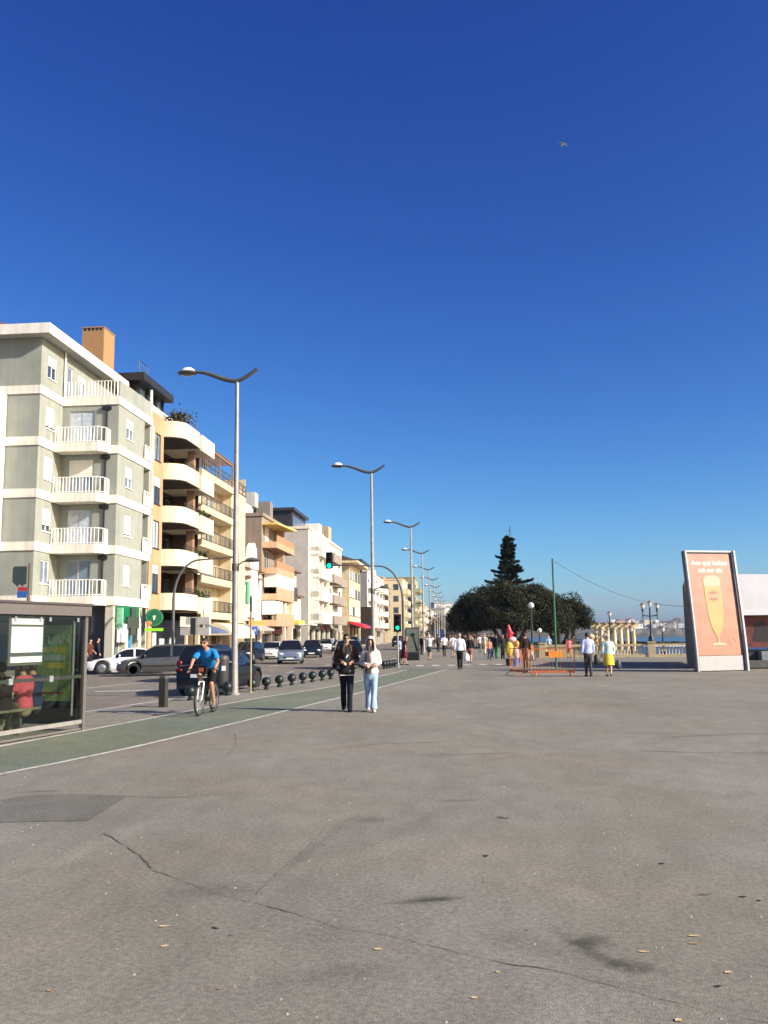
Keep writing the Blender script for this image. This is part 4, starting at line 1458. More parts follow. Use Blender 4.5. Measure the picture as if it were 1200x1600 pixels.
for x0, x1 in ((.05, 2.85), (2.95, L_ - .05)):
    MB().box(x0, x1, -.006, .006, .22, 2.12).build('glass_panel', clear, t)
    MB().box(x0, x1, -.03, .03, .14, .21).build('bottom_rail', galv, t)
    MB().box(x0, x1, -.03, -.008, .98, 1.04).build('middle_rail', fr, t)
    MB().box(x0, x1, -.02, .02, .02, .06).build('ground_rail', fr, t)
for k, x in enumerate((.95, 2.0, 3.2)):
    MB().box(x - .05, x + .05, -.035, .02, .955, 1.06).build('clamp', alloy, t)
for x in (.25, 1.05, 1.3, 1.95, 2.5):
    MB().box(x - .025, x + .025, .007, .03, 2.03, 2.10).build('glass_clip', alloy, t)
# light box with the green advertisement at the far end
m = MB().box(-.10, .10, -1.42, -.08, .12, 2.08)
ad = m.build('advert_case', black_plastic, t)
gr = mat('advert_green', (.30, .42, .12), rough=.35, var=.45, scale=2.2)
MB().box(.102, .108, -1.36, -.22, .55, 1.98).build('poster', gr, ad)
ylw = mat('advert_yellow', (.65, .58, .08), rough=.4, var=.4, scale=6)
pale = mat('advert_pale', (.50, .60, .50), rough=.4, var=.2)
m = MB()
m.box(.1085, .110, -.86, -.32, 1.46, 1.56)
m.box(.1085, .110, -.84, -.34, 1.16, 1.27)
m.build('poster_flash', ylw, ad)
tm = text_mesh('TURN', .24, pale, .002, bold=.006)
o = put('poster_lettering', tm, ad, (.1095, -.58, 1.63))
o.rotation_euler = (math.pi / 2, 0, math.pi / 2)
m = MB()
for k in range(9):
    y0 = -.82 + k * .055
    m.box(.1085, .110, y0, y0 + .035, 1.31, 1.41)
m.build('poster_small_print', pale, ad)
MB().box(.1085, .110, -.86, -.36, .68, .72).build('poster_red_line', mat('advert_red', (.35, .06, .03)), ad)
m = MB()
m.tube([(.112, -.92, .74), (.112, -.70, .78), (.112, -.45, .74)], [(.004, .12), (.004, .17), (.004, .10)], 10, hint=(1, 0, 0))
# route boards on the lane-side glass
a0, a1 = sx(66), sx(14)
frame = MB().box(a0 - .02, a1 + .03, -.035, -.012, 1.27, 2.10).build('route_board', mat('board_grey', (.20, .19, .18), rough=.5), t)
for z0, z1 in ((1.97, 2.07), (1.49, 1.93), (1.32, 1.42)):
    MB().box(a0 + .03, a1 - .02, -.010, .004, z0, z1).build('route_sheet', mat('paper_white', (.82, .82, .80), rough=.6, var=.02), frame)
MB().box(.55, L_ - .2, -.95, -.50, .44, .48).build('bench', mat('bench_wood', (.22, .20, .15), var=.3, scale=8), t)
for x in (.9, 2.4, 3.8):
    MB().box(x - .03, x + .03, -.8, -.65, 0, .44).build('bench_leg', fr, t)
MB().box(.25, .30, -.05, -.03, .3, 2.05).build('seal_strip', mat('pale_strip', (.25, .25, .25)), t)
MB().box(.2, 2.3, -1.5, -1.0, 2.04, 2.13).build('ceiling_lamp', mat('dark_ceiling', (.03, .03, .03)), t)
MB().box(1.2, 1.75, -.5, -.2, 2.05, 2.135).build('route_lightbox', mat('lightbox_green', (.25, .32, .27), rough=.4), t)
# bus stop flag behind it
p = P(42, 1000, 18.6)
t = thing('bus_stop_flag', 'dark rounded bus stop flag above the shelter roof, with a small red and blue plate', 'bus stop sign', (p.x, p.y, 0), .1)
MB().lathe([(.035, 0), (.035, 2.55), (.028, 2.6), (.028, 3.28)], 10).build('pole', mat('brown_pole', (.11, .08, .06), rough=.6), t, smooth=40)
flag = [(-.06, 3.22), (-.30, 3.22), (-.335, 3.18), (-.335, 2.90), (-.30, 2.86), (-.27, 2.84), (-.24, 2.80), (-.21, 2.84), (-.17, 2.84), (-.14, 2.80), (-.11, 2.84), (-.06, 2.86)]
MB().yprism(flag, -.02, .02).build('flag', mat('stop_flag_green', (.03, .045, .04), rough=.4), t)
MB().box(-.22, -.04, -.012, .012, 2.71, 2.79).build('red_plate', mat('plate_red', (.30, .02, .03), rough=.4), t)
MB().box(-.23, -.04, -.012, .012, 2.57, 2.705).build('blue_plate', mat('plate_blue', (.02, .08, .28), rough=.4), t)

# ---------------------------------------------------------------- freestanding poster panel by the kerb
g = G(645, 1032)
t = thing('poster_panel', 'freestanding dark-framed poster panel with a painted palm reflection, beside the kerb', 'advertising panel', (g.x, g.y, 0), -.12)
MB().box(-.45, .45, -.09, .09, 0, .50).build('base', black_plastic, t)
MB().box(-.47, .47, -.09, .09, .50, 2.22).build('case', mat('panel_frame', (.05, .055, .05), rough=.4), t)
po = MB().box(-.41, .41, -.096, -.091, .58, 2.14).build('poster', mat('panel_glass', (.15, .17, .14), rough=.15, var=.15), t)
m = MB()
for k in range(9):
    a = k * .7
    m.tube([(.02, -.099, 1.72), (.02 + .10 * math.cos(a), -.099, 1.74 + .09 * math.sin(a)), (.02 + .20 * math.cos(a), -.099, 1.70 + .13 * math.sin(a))], [(.03, .002), (.045, .002), (.01, .002)], 6, hint=(0, 0, 1))
m.tube([(.02, -.099, 1.72), (.15, -.099, 1.25), (.33, -.099, .62)], [(.05, .002), (.06, .002), (.09, .002)], 6, hint=(1, 0, 0))
m.build('painted_palm_reflection', mat('painted_palm_reflection', (.02, .025, .02), rough=.2), po)  # dark tree reflection, painted as flat shapes on the panel

# ---------------------------------------------------------------- the tall beer board
a, b = Vector((13.22, 38.6, 0)), Vector((15.50, 39.15, 0))
bd = (b - a).normalized()
t = thing('beer_billboard', 'tall leaning orange beer advertisement in a white frame, right of the promenade', 'billboard', a, math.atan2(bd.y, bd.x))
Wd = (b - a).length
prof = [(0, 0), (.02, .5), (.05, 1.0), (.12, 1.8), (.22, 2.8), (.36, 4.0), (.50, 5.20)]
def by(z):
    for (y0, z0), (y1, z1) in zip(prof, prof[1:]):
        if z <= z1:
            return y0 + (y1 - y0) * (z - z0) / (z1 - z0)
    return prof[-1][0]
def curved_sheet(mb, poly, off=0.0, nz=0.25):
    """A flat outline (x, z) laid onto the board's curved face, cut into bands so that it follows the curve."""
    zs = sorted(set([p[1] for p in poly]))
    n = len(poly)
    mb.add([(x, by(z) - off, z) for x, z in poly] + [(x, by(z) - off + .004, z) for x, z in poly], [tuple(range(n))])
def curved_strip(mb, x0, x1, z0, z1, off, thick=.01, nx=1, nz=14):
    vs, fs = [], []
    for j in range(nz + 1):
        z = z0 + (z1 - z0) * j / nz
        for i in range(nx + 1):
            x = x0 + (x1 - x0) * i / nx
            vs.append((x, by(z) - off, z))
    k = (nx + 1) * (nz + 1)
    vs += [(x, y + thick, z) for x, y, z in vs]
    for j in range(nz):
        for i in range(nx):
            q = j * (nx + 1) + i
            fs.append((q, q + 1, q + nx + 2, q + nx + 1))
            fs.append((k + q, k + q + nx + 1, k + q + nx + 2, k + q + 1))
    for j in range(nz):
        q = j * (nx + 1)
        fs.append((q, q + nx + 1, k + q + nx + 1, k + q))
        q += nx
        fs.append((q, k + q, k + q + nx + 1, q + nx + 1))
    fs.append((0, nx, k + nx, k))
    q = nz * (nx + 1)
    fs.append((q, k + q, k + q + nx, q + nx))
    mb.add(vs, fs)
frame_w = mat('board_frame_white', (.46, .47, .48), rough=.45, var=.06)
dark_side = mat('board_side', (.15, .12, .115), rough=.6, var=.2)
m = MB()
curved_strip(m, 0.02, Wd - .02, 0, 5.2, .0, .28)
m.build('case', dark_side, t)
m = MB()
curved_strip(m, 0, .06, 0, 5.22, .07, .12)
m.build('frame_edge', frame_w, t)
m = MB()
curved_strip(m, Wd - .02, Wd + .06, 0, 5.22, .16, .14)
m.build('frame_edge', frame_w, t)
m = MB()
m.box(0.06, Wd - .02, by(5.2) - .08, by(5.2) + .26, 5.14, 5.22)
m.build('frame_top', frame_w, t)
m = MB()
curved_strip(m, .09, Wd - .16, .04, .66, .05, .04)
m.build('foot_panel', mat('board_foot_white', (.40, .40, .40), rough=.5, var=.05), t)
orange = mat('poster_orange', (.40, .165, .112), rough=.30, var=.10, scale=1.3, spec=.6, coat=.35)
m = MB()
curved_strip(m, .09, Wd - .20, .68, 5.06, .03, .02, nx=10, nz=30)
m.v = [(x, y + .008 * noise.noise((x * 1.5, z * 3.2, 1)), z) for x, y, z in m.v]
po = m.build('poster', orange, t, smooth=60)
cx = (.09 + Wd - .20) / 2 + .02
fo = mat('poster_foam', (.42, .36, .25), rough=.35, var=.05, coat=.3)
be = mat('poster_beer', (.41, .30, .115), rough=.35, var=.08, scale=1.2, coat=.3)
gs = mat('poster_stem', (.48, .30, .14), rough=.35, var=.2, coat=.3)
def outline(pts, m_, name, off):
    """Mirror-symmetric shape given by half-widths at heights, laid on the board."""
    mb = MB()
    for (w0, z0), (w1, z1) in zip(pts, pts[1:]):
        n = max(1, int(abs(z1 - z0) / .12))
        for k in range(n):
            za, zb = z0 + (z1 - z0) * k / n, z0 + (z1 - z0) * (k + 1) / n
            wa, wb = w0 + (w1 - w0) * k / n, w0 + (w1 - w0) * (k + 1) / n
            mb.face([(cx - wa, by(za) - off, za), (cx + wa, by(za) - off, za), (cx + wb, by(zb) - off, zb), (cx - wb, by(zb) - off, zb)])
    return mb.build(name, m_, po)
outline([(.10, 1.55), (.22, 1.75), (.32, 2.1), (.38, 2.5), (.41, 3.0), (.41, 3.55), (.40, 3.66)], be, 'beer_glass_print', .042)
outline([(.40, 3.66), (.42, 3.80), (.42, 3.92), (.38, 4.02), (.26, 4.09), (.10, 4.12)], fo, 'foam_print', .042)
outline([(.06, 1.22), (.045, 1.32), (.06, 1.46), (.10, 1.55)], gs, 'glass_stem_print', .042)
outline([(.30, 1.10), (.34, 1.13), (.33, 1.17), (.20, 1.20), (.06, 1.22)], fo, 'glass_foot_print', .042)
def disc_on(cz, r, m_, name, off, x=None, r_in=0, clip=None):
    mb = MB()
    x = cx if x is None else x
    nn = 36
    for i in range(nn):
        a0, a1 = 2 * math.pi * i / nn, 2 * math.pi * (i + 1) / nn
        pts = []
        for a, rr in ((a0, r_in), (a0, r), (a1, r), (a1, r_in)):
            pts.append((x + rr * math.cos(a), cz + rr * math.sin(a)))
        if clip:
            pts = [(px_, max(clip[0], min(clip[1], pz))) for px_, pz in pts]
        mb.face([(q[0], by(q[1]) - off, q[1]) for q in (pts if r_in else pts[1:3] + [(x, cz)])])
    return mb.build(name, m_, po)
disc_on(3.22, .30, mat('emblem_ring', (.30, .24, .10), rough=.4), 'emblem_ring', .045, r_in=.275)
disc_on(3.22, .235, mat('emblem_pale', (.42, .24, .15), rough=.4), 'emblem_disc', .045)
em = mat('emblem_red', (.30, .10, .085), rough=.4)
mb = MB()
for sg in (1, -1):
    pts = [(cx + .20 * math.cos(math.pi * k / 12), 3.22 + sg * (.09 + .12 * math.sin(math.pi * k / 12))) for k in range(13)]
    mb.face([(x, by(z) - .049, z) for x, z in pts])
mb.build('emblem_band', em, po)
disc_on(1.28, .17, mat('seal_ring', (.50, .27, .20), rough=.4), 'corner_seal', .045, x=Wd - .55, r_in=.145)
lt = mat('poster_letters', (.72, .66, .58), rough=.4, var=0)
for s, z in (('Aos que bailam', 4.58), ('até ser dia', 4.26)):
    me = text_mesh(s, .285, lt, .001, bold=.007)
    o = put('poster_lettering', me, po, (cx, by(z + .1) - .047, z))
    o.rotation_euler = (math.pi / 2 - .115, 0, 0)

# ---------------------------------------------------------------- grey hoarding behind it, edge on
a, b = Vector((14.84, 44.0, 0)), Vector((17.15, 51.4, 0))
bd = (b - a).normalized()
t = thing('grey_hoarding', 'tall grey hoarding seen almost edge-on behind the beer advertisement', 'hoarding', a, math.atan2(bd.y, bd.x))
Lh = (b - a).length
hm = mat('hoarding_grey', (.36, .35, .33), rough=.7, var=.2, scale=1.2)
nP = 4
for k in range(nP):
    MB().box(k * Lh / nP + .02, (k + 1) * Lh / nP - .02, -.10, .10, .25, 4.45 - (.0 if k == 0 else .25)).build('panel', hm, t)
    MB().box(k * Lh / nP - .03, k * Lh / nP + .03, -.13, .16, 0, 4.2).build('upright', mat('hoarding_wood', (.36, .30, .22), var=.2), t)
    MB().bar((k * Lh / nP + .3, -.1, 3.0), (k * Lh / nP + .3, -1.0, 0), .04).build('stay', mat('hoarding_wood', (.3, .25, .18)), t)

# ---------------------------------------------------------------- white market tent on the right
o_ = P(1158, 1043, 41.0)
t = thing('market_tent', 'white canvas market tent at the right edge, dark posters inside', 'tent', (o_.x, 41.0, 0), .03)
canvas = mat('canvas_white', (.50, .51, .54), rough=.8, var=.06, scale=1.5, bump=.3, bscale=2)
Wt = 9.0
m = MB()
nx_ = 36
vs, fs = [], []
prof_t = [(-.12, 2.62), (-.06, 3.3), (.18, 4.26), (2.6, 4.42), (5.0, 3.6), (5.3, 2.62)]
for i in range(nx_ + 1):
    x = Wt * i / nx_
    for j, (y, z) in enumerate(prof_t):
        vs.append((x, y, z + (.018 * math.sin(x * 2.1) if 0 < j < 5 else 0)))
k = len(prof_t)
for i in range(nx_):
    for j in range(k - 1):
        fs.append((i * k + j, (i + 1) * k + j, (i + 1) * k + j + 1, i * k + j + 1))
m.add(vs, fs)
m.face([(0, y, z) for y, z in prof_t])
m.build('roof', canvas, t, smooth=30)
MB().box(0, Wt, -.15, -.125, 2.40, 2.66).build('valance', mat('valance_canvas', (.60, .60, .64), rough=.8, var=.08), t)
for x in (.05, 3, 6, 8.9):
    MB().box(x - .05, x + .05, -.1, .0, 0, 2.6).build('post', white_trim, t)
MB().box(0, Wt, 1.9, 1.95, 0, 2.8).build('back_wall', mat('tent_inner', (.05, .045, .05), rough=.8), t)
MB().box(0, .03, .05, 5.0, 0, 2.8).build('side_wall', mat('tent_side', (.10, .10, .12), rough=.8), t)
pp = MB().box(.18, 2.4, .30, .36, .95, 2.38).build('poster_wall', mat('tent_poster_red', (.11, .022, .022), rough=.5, var=.5, scale=2.2), t)
m = MB()
m.tube([(1.15, .295, 1.2), (1.2, .295, 1.7), (1.1, .295, 2.1)], [(.45, .003), (.36, .003), (.2, .003)], 14, hint=(1, 0, 0))
m.build('poster_dark_shape', mat('poster_dark', (.018, .015, .02), rough=.5, var=.3, scale=6), pp)
MB().box(.15, 2.45, .28, .38, .85, .95).build('counter_edge', mat('counter_blue', (.02, .06, .18), rough=.4, var=.4, scale=8), t)
MB().box(.15, 6, .40, 1.0, .25, .85).build('counter', mat('counter_dark', (.05, .05, .07), rough=.5, var=.3), t)
for k in range(4):
    tag(MB().box(0, .62, 0, .45, 0, .40).build('plastic_crate', mat('crate_grey', (.18, .19, .22), rough=.6, var=.3, scale=9), None, (o_.x + .95 + k * .7, 40.95 + .02 * k, .38 + (.0))), ['grey crate at the tent front, nearest the beer advertisement', 'second grey crate along the tent front', 'third grey crate along the tent front', 'grey crate at the tent front, farthest right'][k], 'crate', 'crates in front of the tent')
MB().box(.1, 4, -.12, .30, .05, .375).build('plinth', mat('plinth_dark', (.07, .07, .07), var=.5, scale=10), t)
MB().box(-.06, .12, -.30, -.26, 1.75, 2.85).build('yellow_banner', mat('banner_yellow', (.75, .55, .20), rough=.6, var=.1), t)
# ---------------------------------------------------------------- green pole with its cable
g = G(870, 1050.5)
t = thing('green_pole', 'tall green-painted pole with an orange plate and a sagging cable', 'pole', (g.x, g.y, 0))
gp = mat('pole_green', (.028, .13, .075), rough=.5, var=.3, scale=2)
MB().lathe([(.16, 0), (.16, .05), (.048, .08), (.042, 5.0), (.0, 5.02)], 10).build('pole', gp, t, smooth=40)
MB().box(-.35, .28, -.08, -.05, .66, .92).build('orange_plate', mat('plate_orange', (.75, .22, .02), rough=.5), t)
MB().box(-.50, -.35, -.07, -.05, .70, .90).build('dark_plate', mat('plate_dark', (.08, .02, .01), rough=.5), t)
far = P(1072, 947, 46) - Vector((g.x, g.y, 0))
m = MB()
m.tube([Vector((0, 0, 4.95)).lerp(far, s) - Vector((0, 0, 4 * .55 * s * (1 - s))) for s in [i / 24 for i in range(25)]], .011, 5)
m.build('cable', mat('cable', (.10, .11, .13), rough=.6, var=0), t)

# ---------------------------------------------------------------- orange crowd barriers
bar_m = mat('barrier_orange', (.50, .15, .045), rough=.5, var=.25, scale=5)
def barrier(loc, rz, label, Lb=1.70):
    t = thing('crowd_barrier', label, 'barrier', loc, rz, 'orange metal crowd barriers')
    m = MB()
    m.tube([(0, 0, .22), (0, 0, 1.06), (.03, 0, 1.10), (Lb - .03, 0, 1.10), (Lb, 0, 1.06), (Lb, 0, .22)], .022, 6, hint=(0, 1, 0))
    m.box(0, Lb, -.02, .02, .14, .24)
    m.build('frame', bar_m, t, smooth=40)
    for k in range(1, 12):
        MB().bar((Lb * k / 12, 0, .24), (Lb * k / 12, 0, 1.09), .0075, 5).build('bar', bar_m, t)
    for x in (.16, Lb - .16):
        m = MB()
        m.tube([(x, -.27, .015), (x, -.2, .10), (x, 0, .18), (x, .2, .10), (x, .27, .015)], .02, 6)
        m.build('foot', bar_m, t, smooth=40)
    return t
barrier((5.80, 36.3, 0), -.12, 'orange crowd barrier standing square to the view beside the green pole')
barrier((5.72, 36.55, 0), 1.86, 'orange crowd barrier turned almost end-on, left of the other barrier', 1.75)

# ---------------------------------------------------------------- vendor's toys
g = G(800, 1040)
V = Vector((g.x, g.y, 0))
t = thing('vendor_stand', 'vendor stand hung with yellow and pink bags, under the dark tree', 'vendor stand', V)
MB().bar((-.2, .05, 0), (-.2, .05, 1.45), .02, 6).build('upright', dark_metal, t)
MB().bar((.25, .05, 0), (.25, .05, 1.45), .02, 6).build('upright', dark_metal, t)
MB().bar((-.3, .05, 1.42), (.35, .05, 1.42), .02, 6).build('crossbar', dark_metal, t)
def blob(name, c, r, m_, label, cat, seed, grp=None, amp=.18):
    mb = MB()
    mb.ball((0, 0, 0), r, 16, 12)
    mb.v = [tuple(Vector(v) * (1 + amp * noise.noise((v[0] * 4 + seed, v[1] * 4, v[2] * 4)))) for v in mb.v]
    return tag(mb.build(name, m_, None, V + Vector(c), smooth=80), label, cat, grp)
blob('toy_bag', (-.12, -.1, .86), (.22, .14, .42), mat('bag_yellow', (.75, .50, .05), rough=.4, var=.25, scale=7), 'large yellow bag of toys hanging left on the vendor stand', 'bag', 1)
blob('toy_bag', (.22, -.12, .66), (.18, .14, .36), mat('bag_clear', (.62, .50, .42), rough=.3, var=.3, scale=9), 'pale see-through bag of toys low on the vendor stand', 'bag', 2)
blob('toy_bag', (.30, .02, 1.12), (.14, .12, .22), mat('bag_amber', (.65, .32, .06), rough=.4, var=.3, scale=9), 'amber bag of toys at the upper right of the vendor stand', 'bag', 3)
blob('toy_bag', (.06, -.05, 1.40), (.22, .15, .16), mat('bag_pink', (.80, .45, .45), rough=.4, var=.2, scale=9), 'pinkish white bag on top of the vendor stand', 'bag', 4)
mb = MB()
mb.tube([(-.14, 0, 0), (-.10, 0, .25), (-.16, 0, .5), (-.18, 0, .66)], [.14, .13, .09, .05], 10, rnd=True)
mb.tube([(-.1, 0, .38), (.06, 0, .2)], [.06, .04], 8, rnd=True)
mb.tube([(-.16, 0, .42), (-.28, 0, .3)], [.05, .03], 8, rnd=True)
tag(mb.build('inflatable_toy', mat('toy_red', (.70, .03, .04), rough=.3), None, V + Vector((.06, 0, 1.50)), smooth=60), 'red inflatable toy standing on top of the vendor stand', 'toy')
mb = MB()
mb.tube([(.42, 0, .2), (.44, 0, .6), (.40, 0, 1.0)], [.07, .09, .06], 8, rnd=True)
tag(mb.build('wrapped_kite', mat('kite_crimson', (.45, .03, .07), rough=.5), None, V + Vector((-.02, -.02, 0)), smooth=60), 'crimson rolled kite leaning at the right of the vendor stand', 'kite')
for x, c, l in ((-.20, (.03, .015, .02), 'black bucket on the ground at the vendor stand'), (.17, (.04, .20, .55), 'bright blue bucket on the ground at the vendor stand')):
    mb = MB()
    mb.lathe([(.0, 0), (.14, 0), (.18, .38), (.19, .38), (.17, .34), (.0, .3)], 16)
    tag(mb.build('bucket', mat('bucket_%s' % ('blue' if x > 0 else 'black'), c, rough=.4), None, V + Vector((x, -.28, 0)), smooth=40), l, 'bucket', 'buckets at the vendor stand')

# ---------------------------------------------------------------- seaside balustrade, pergola and old lamps
ochre = mat('ochre_stone', (.58, .47, .28), rough=.85, var=.16, scale=1.5, bump=.3, bscale=20)
ochre_d = mat('ochre_stone_worn', (.42, .30, .14), rough=.85, var=.25, scale=2)
A = Vector((9.2, 64.9, 0)); B = Vector((21.4, 61.9, 0))
d_ = (B - A).normalized(); Lb = (B - A).length
t = thing('balustrade', 'ochre stone balustrade along the sea front', 'balustrade', A, math.atan2(d_.y, d_.x))
prof_b = [(.055, 0), (.055, .05), (.03, .08), (.035, .14), (.065, .26), (.05, .36), (.03, .46), (.045, .50), (.055, .55)]
bal_me = MB().lathe(prof_b, 8).mesh('baluster', ochre, 40)
MB().box(0, Lb, -.16, .16, 0, .18).build('base_course', ochre, t)
MB().box(0, Lb, -.15, .15, .75, .90).build('top_rail', ochre, t)
peds = [0.05, 2.0, 5.4, 6.4, 9.45, Lb - .05]
for x in peds:
    m = MB().box(x - .24, x + .24, -.21, .21, 0, .98)
    m.box(x - .28, x + .28, -.25, .25, .98, 1.06)
    m.build('pedestal', ochre, t)
m = MB().box(.3, 1.76, -.09, .09, .18, .75)
m.box(2.24, 4.2, -.09, .09, .18, .75)
m.build('solid_panel', ochre, t)
x = 4.35
for i in range(400):
    if x > Lb - .35:
        break
    if all(abs(x - q) > .30 for q in peds):
        put('baluster', bal_me, t, (x, 0, .19))
    x += .215
for x in (5.4, 6.4):
    m = MB().lathe([(.20, 0), (.22, .06), (.10, .12), (.16, .2), (.26, .36), (.22, .46), (.06, .56), (0, .6)], 12)
    m.build('urn', ochre, t, (x, 0, 1.06), smooth=50)
# low shrub and rail behind the balustrade, then the pergola
def pergola(loc, rz, n, step, hgt, label):
    t = thing('pergola', label, 'pergola', loc, rz)
    col = MB().lathe([(.30, 0), (.30, .18), (.20, .24), (.18, hgt * .5), (.15, hgt - .25), (.24, hgt - .15), (.26, hgt)], 12).mesh('column', ochre, 40)
    for r_ in range(2):
        for k in range(n):
            put('column', col, t, (k * step, r_ * 2.6, 0))
        MB().box(-.5, (n - 1) * step + .5, r_ * 2.6 - .17, r_ * 2.6 + .17, hgt, hgt + .30).build('beam', ochre, t)
    for k in range(int((n - 1) * step / .7) + 2):
        MB().box(k * .7 - .35, k * .7 - .2, -.5, 3.1, hgt + .30, hgt + .46).build('cross_beam', ochre_d, t)
    MB().box(-.6, (n - 1) * step + .6, -.5, 3.1, -1.2, .0).build('plinth', ochre, t)
    for k in range(n - 1):
        MB().box(k * step + .3, (k + 1) * step - .3, -.08, .08, .62, .74).build('parapet_rail', ochre, t)
    return t
pergola((21.0, 88.0, -.35), -.03, 6, .62, 2.55, 'ochre columned pergola above the sea behind the balustrade')
t = thing('garden_wall', 'broken ochre garden balustrade between tree and pergola', 'wall', (18.6, 92, 0), 0)
for k in range(6):
    MB().box(k * .62 - .17, k * .62 + .17, -.2, .2, 0, 1.0 + .35 * (k % 2)).build('pier', ochre, t)
    if k < 5:
        MB().box(k * .62 + .17, k * .62 + .45, -.1, .1, 0, .7).build('panel', ochre_d, t)
MB().box(-.3, 3.4, -.15, .15, 1.0, 1.12).build('rail', ochre, t)
lamp_iron = mat('old_lamp_iron', (.012, .03, .035), rough=.45, var=.15)
lamp_glass = mat('old_lamp_glass', (.70, .68, .64), rough=.3, var=.08)
def old_lamp(loc, hgt, label, heads=1, z0=0.0, kind='lantern', r=.16):
    t = thing('old_street_lamp', label, 'street lamp', loc, .1)
    MB().lathe([(.20, 0), (.20, .25), (.12, .35), (.07, .6), (.06, hgt * .6), (.05, hgt)], 10).build('post', lamp_iron, t, smooth=40)
    offs = [0] if heads == 1 else [-.52, 0, .52]
    if heads == 3:
        m = MB()
        m.tube([(-.52, 0, hgt - .55), (0, 0, hgt - .62), (.52, 0, hgt - .55)], .045, 6)
        for s in (-1, 1):
            m.bar((.52 * s, 0, hgt - .8), (.52 * s, 0, hgt - .1), .035, 6)
            m.bar((.52 * s, 0, hgt - .3), (.52 * s, 0, hgt - .05), .075, 8)
        m.build('crossarm', lamp_iron, t)
    for x in offs:
        zz = hgt + (.08 if x == 0 and heads == 3 else -.08 if heads == 3 else 0)
        mb = MB()
        if kind == 'globe':
            mb.ball((0, 0, r), r, 14, 10)
        else:
            mb.lathe([(.07, 0), (.14, .08), (.17, .25), (.09, .31)], 8)
        gl = mb.build('lantern', lamp_glass, t, (x, 0, zz), smooth=50)
        if kind != 'globe':
            MB().lathe([(.19, .25), (.14, .31), (.05, .38), (0, .44)], 8).build('lantern_cap', mat('lantern_cap', (.22, .14, .12), rough=.5), gl)
    return t
ped = A + d_ * 9.45
old_lamp((ped.x, ped.y, 1.06), 2.35, 'three-headed old lamp standing on the balustrade pedestal', 3)
old_lamp((P(954, 1000, 72).x, 72, 0), 3.0, 'single old lantern post left of the pergola columns')
old_lamp((P(986.5, 1000, 66.5).x, 66.5, 0), 1.75, 'short old lantern post right of the pergola, against the sea')
old_lamp((P(1036, 1000, 62.9).x, 62.9, 0), 1.72, 'short old lantern post just right of the three-headed lamp')
old_lamp((P(831.5, 1000, 58).x, 58, 0), 3.3, 'dark green post with one round white globe in front of the tree', 1, kind='globe', r=.2)
old_lamp((P(843.5, 1000, 76).x, 76, 0), 1.75, 'lower white globe lamp half hidden right of the taller globe', 1, kind='globe', r=.2)

# ---------------------------------------------------------------- leaves and bits on the asphalt
leaf_m = [mat('dry_leaf', (.50, .38, .20), rough=.7, var=.3, scale=30), mat('brown_leaf', (.30, .19, .10), rough=.7, var=.3, scale=30), mat('scrap_dark', (.03, .025, .02), rough=.9)]
def leaf(px, py, L, w, rz, mi, label, name='fallen_leaf', cat='leaf'):
    g = G(px, py)
    L, w = L * .8, w * .8
    mb = MB()
    N_ = 7
    top, bot = [], []
    for i in range(N_):
        s = i / (N_ - 1)
        hw = w * math.sin(math.pi * min(.97, max(.03, s))) ** .8
        z = .0015 + .008 * (s - .5) ** 2 * 4 * L / .09 * .3
        top.append((L * (s - .5), hw, z + .004))
        bot.append((L * (s - .5), -hw, z + .003))
    mid = [(p[0], 0, p[2] - .003) for p in top]
    mb.add(top + mid + bot, [(i, i + 1, N_ + i + 1, N_ + i) for i in range(N_ - 1)] + [(N_ + i, N_ + i + 1, 2 * N_ + i + 1, 2 * N_ + i) for i in range(N_ - 1)])
    return tag(mb.build(name, leaf_m[mi], None, (g.x, g.y, 0), rz, clean=False), label, cat, 'dry leaves on the asphalt' if cat == 'leaf' else None)
leaf(257, 1448, .085, .02, .1, 0, 'tan leaf near the dark twig in the left foreground')
leaf(258, 1479, .06, .02, .4, 0, 'small tan leaf just below the leaf in the left foreground')
leaf(592, 1484, .07, .018, .0, 0, 'tan leaf just above the long crack in the middle foreground')
leaf(1007, 1488, .08, .016, -.1, 0, 'long pale leaf right of the dark smear at the lower right')
leaf(1085, 1463, .085, .015, .05, 0, 'upper of the two pale narrow leaves at right')
leaf(1084, 1475, .075, .012, .1, 1, 'lower darker leaf just under a pale narrow leaf at right')
leaf(1139, 1520, .06, .018, .3, 0, 'yellow leaf nearest the right border')
leaf(742, 1560, .045, .017, .2, 0, 'small yellow leaf low in the middle, below the crack')
leaf(1061, 1595, .05, .022, .5, 0, 'yellow leaf at the bottom border right of centre')
leaf(78, 1549, .035, .02, 1.0, 1, 'small brown leaf in the lower left corner')
leaf(779, 1520, .03, .012, .2, 0, 'tiny yellow leaf just above the crack, right of centre')
leaf(344, 1546, .03, .012, .2, 1, 'tiny brown leaf at the lower left, below the twig')
leaf(336, 1451, .075, .010, -.75, 2, 'short dark twig on the asphalt in the left foreground', 'twig', 'twig')
leaf(759, 1338, .06, .03, .3, 2, 'small black scrap on the asphalt right of centre', 'scrap', 'litter')
leaf(1034, 1350, .05, .02, -.6, 2, 'small black scrap on the right half of the asphalt', 'scrap', 'litter')
leaf(1161, 1402, .06, .018, .0, 2, 'black scrap right of the round dark stain', 'scrap', 'litter')
leaf(1186, 1408, .03, .018, .0, 2, 'tiny black scrap near the right border', 'scrap', 'litter')
leaf(1122, 1542, .04, .014, .0, 2, 'small dark scrap at the lower right, above the crack', 'scrap', 'litter')
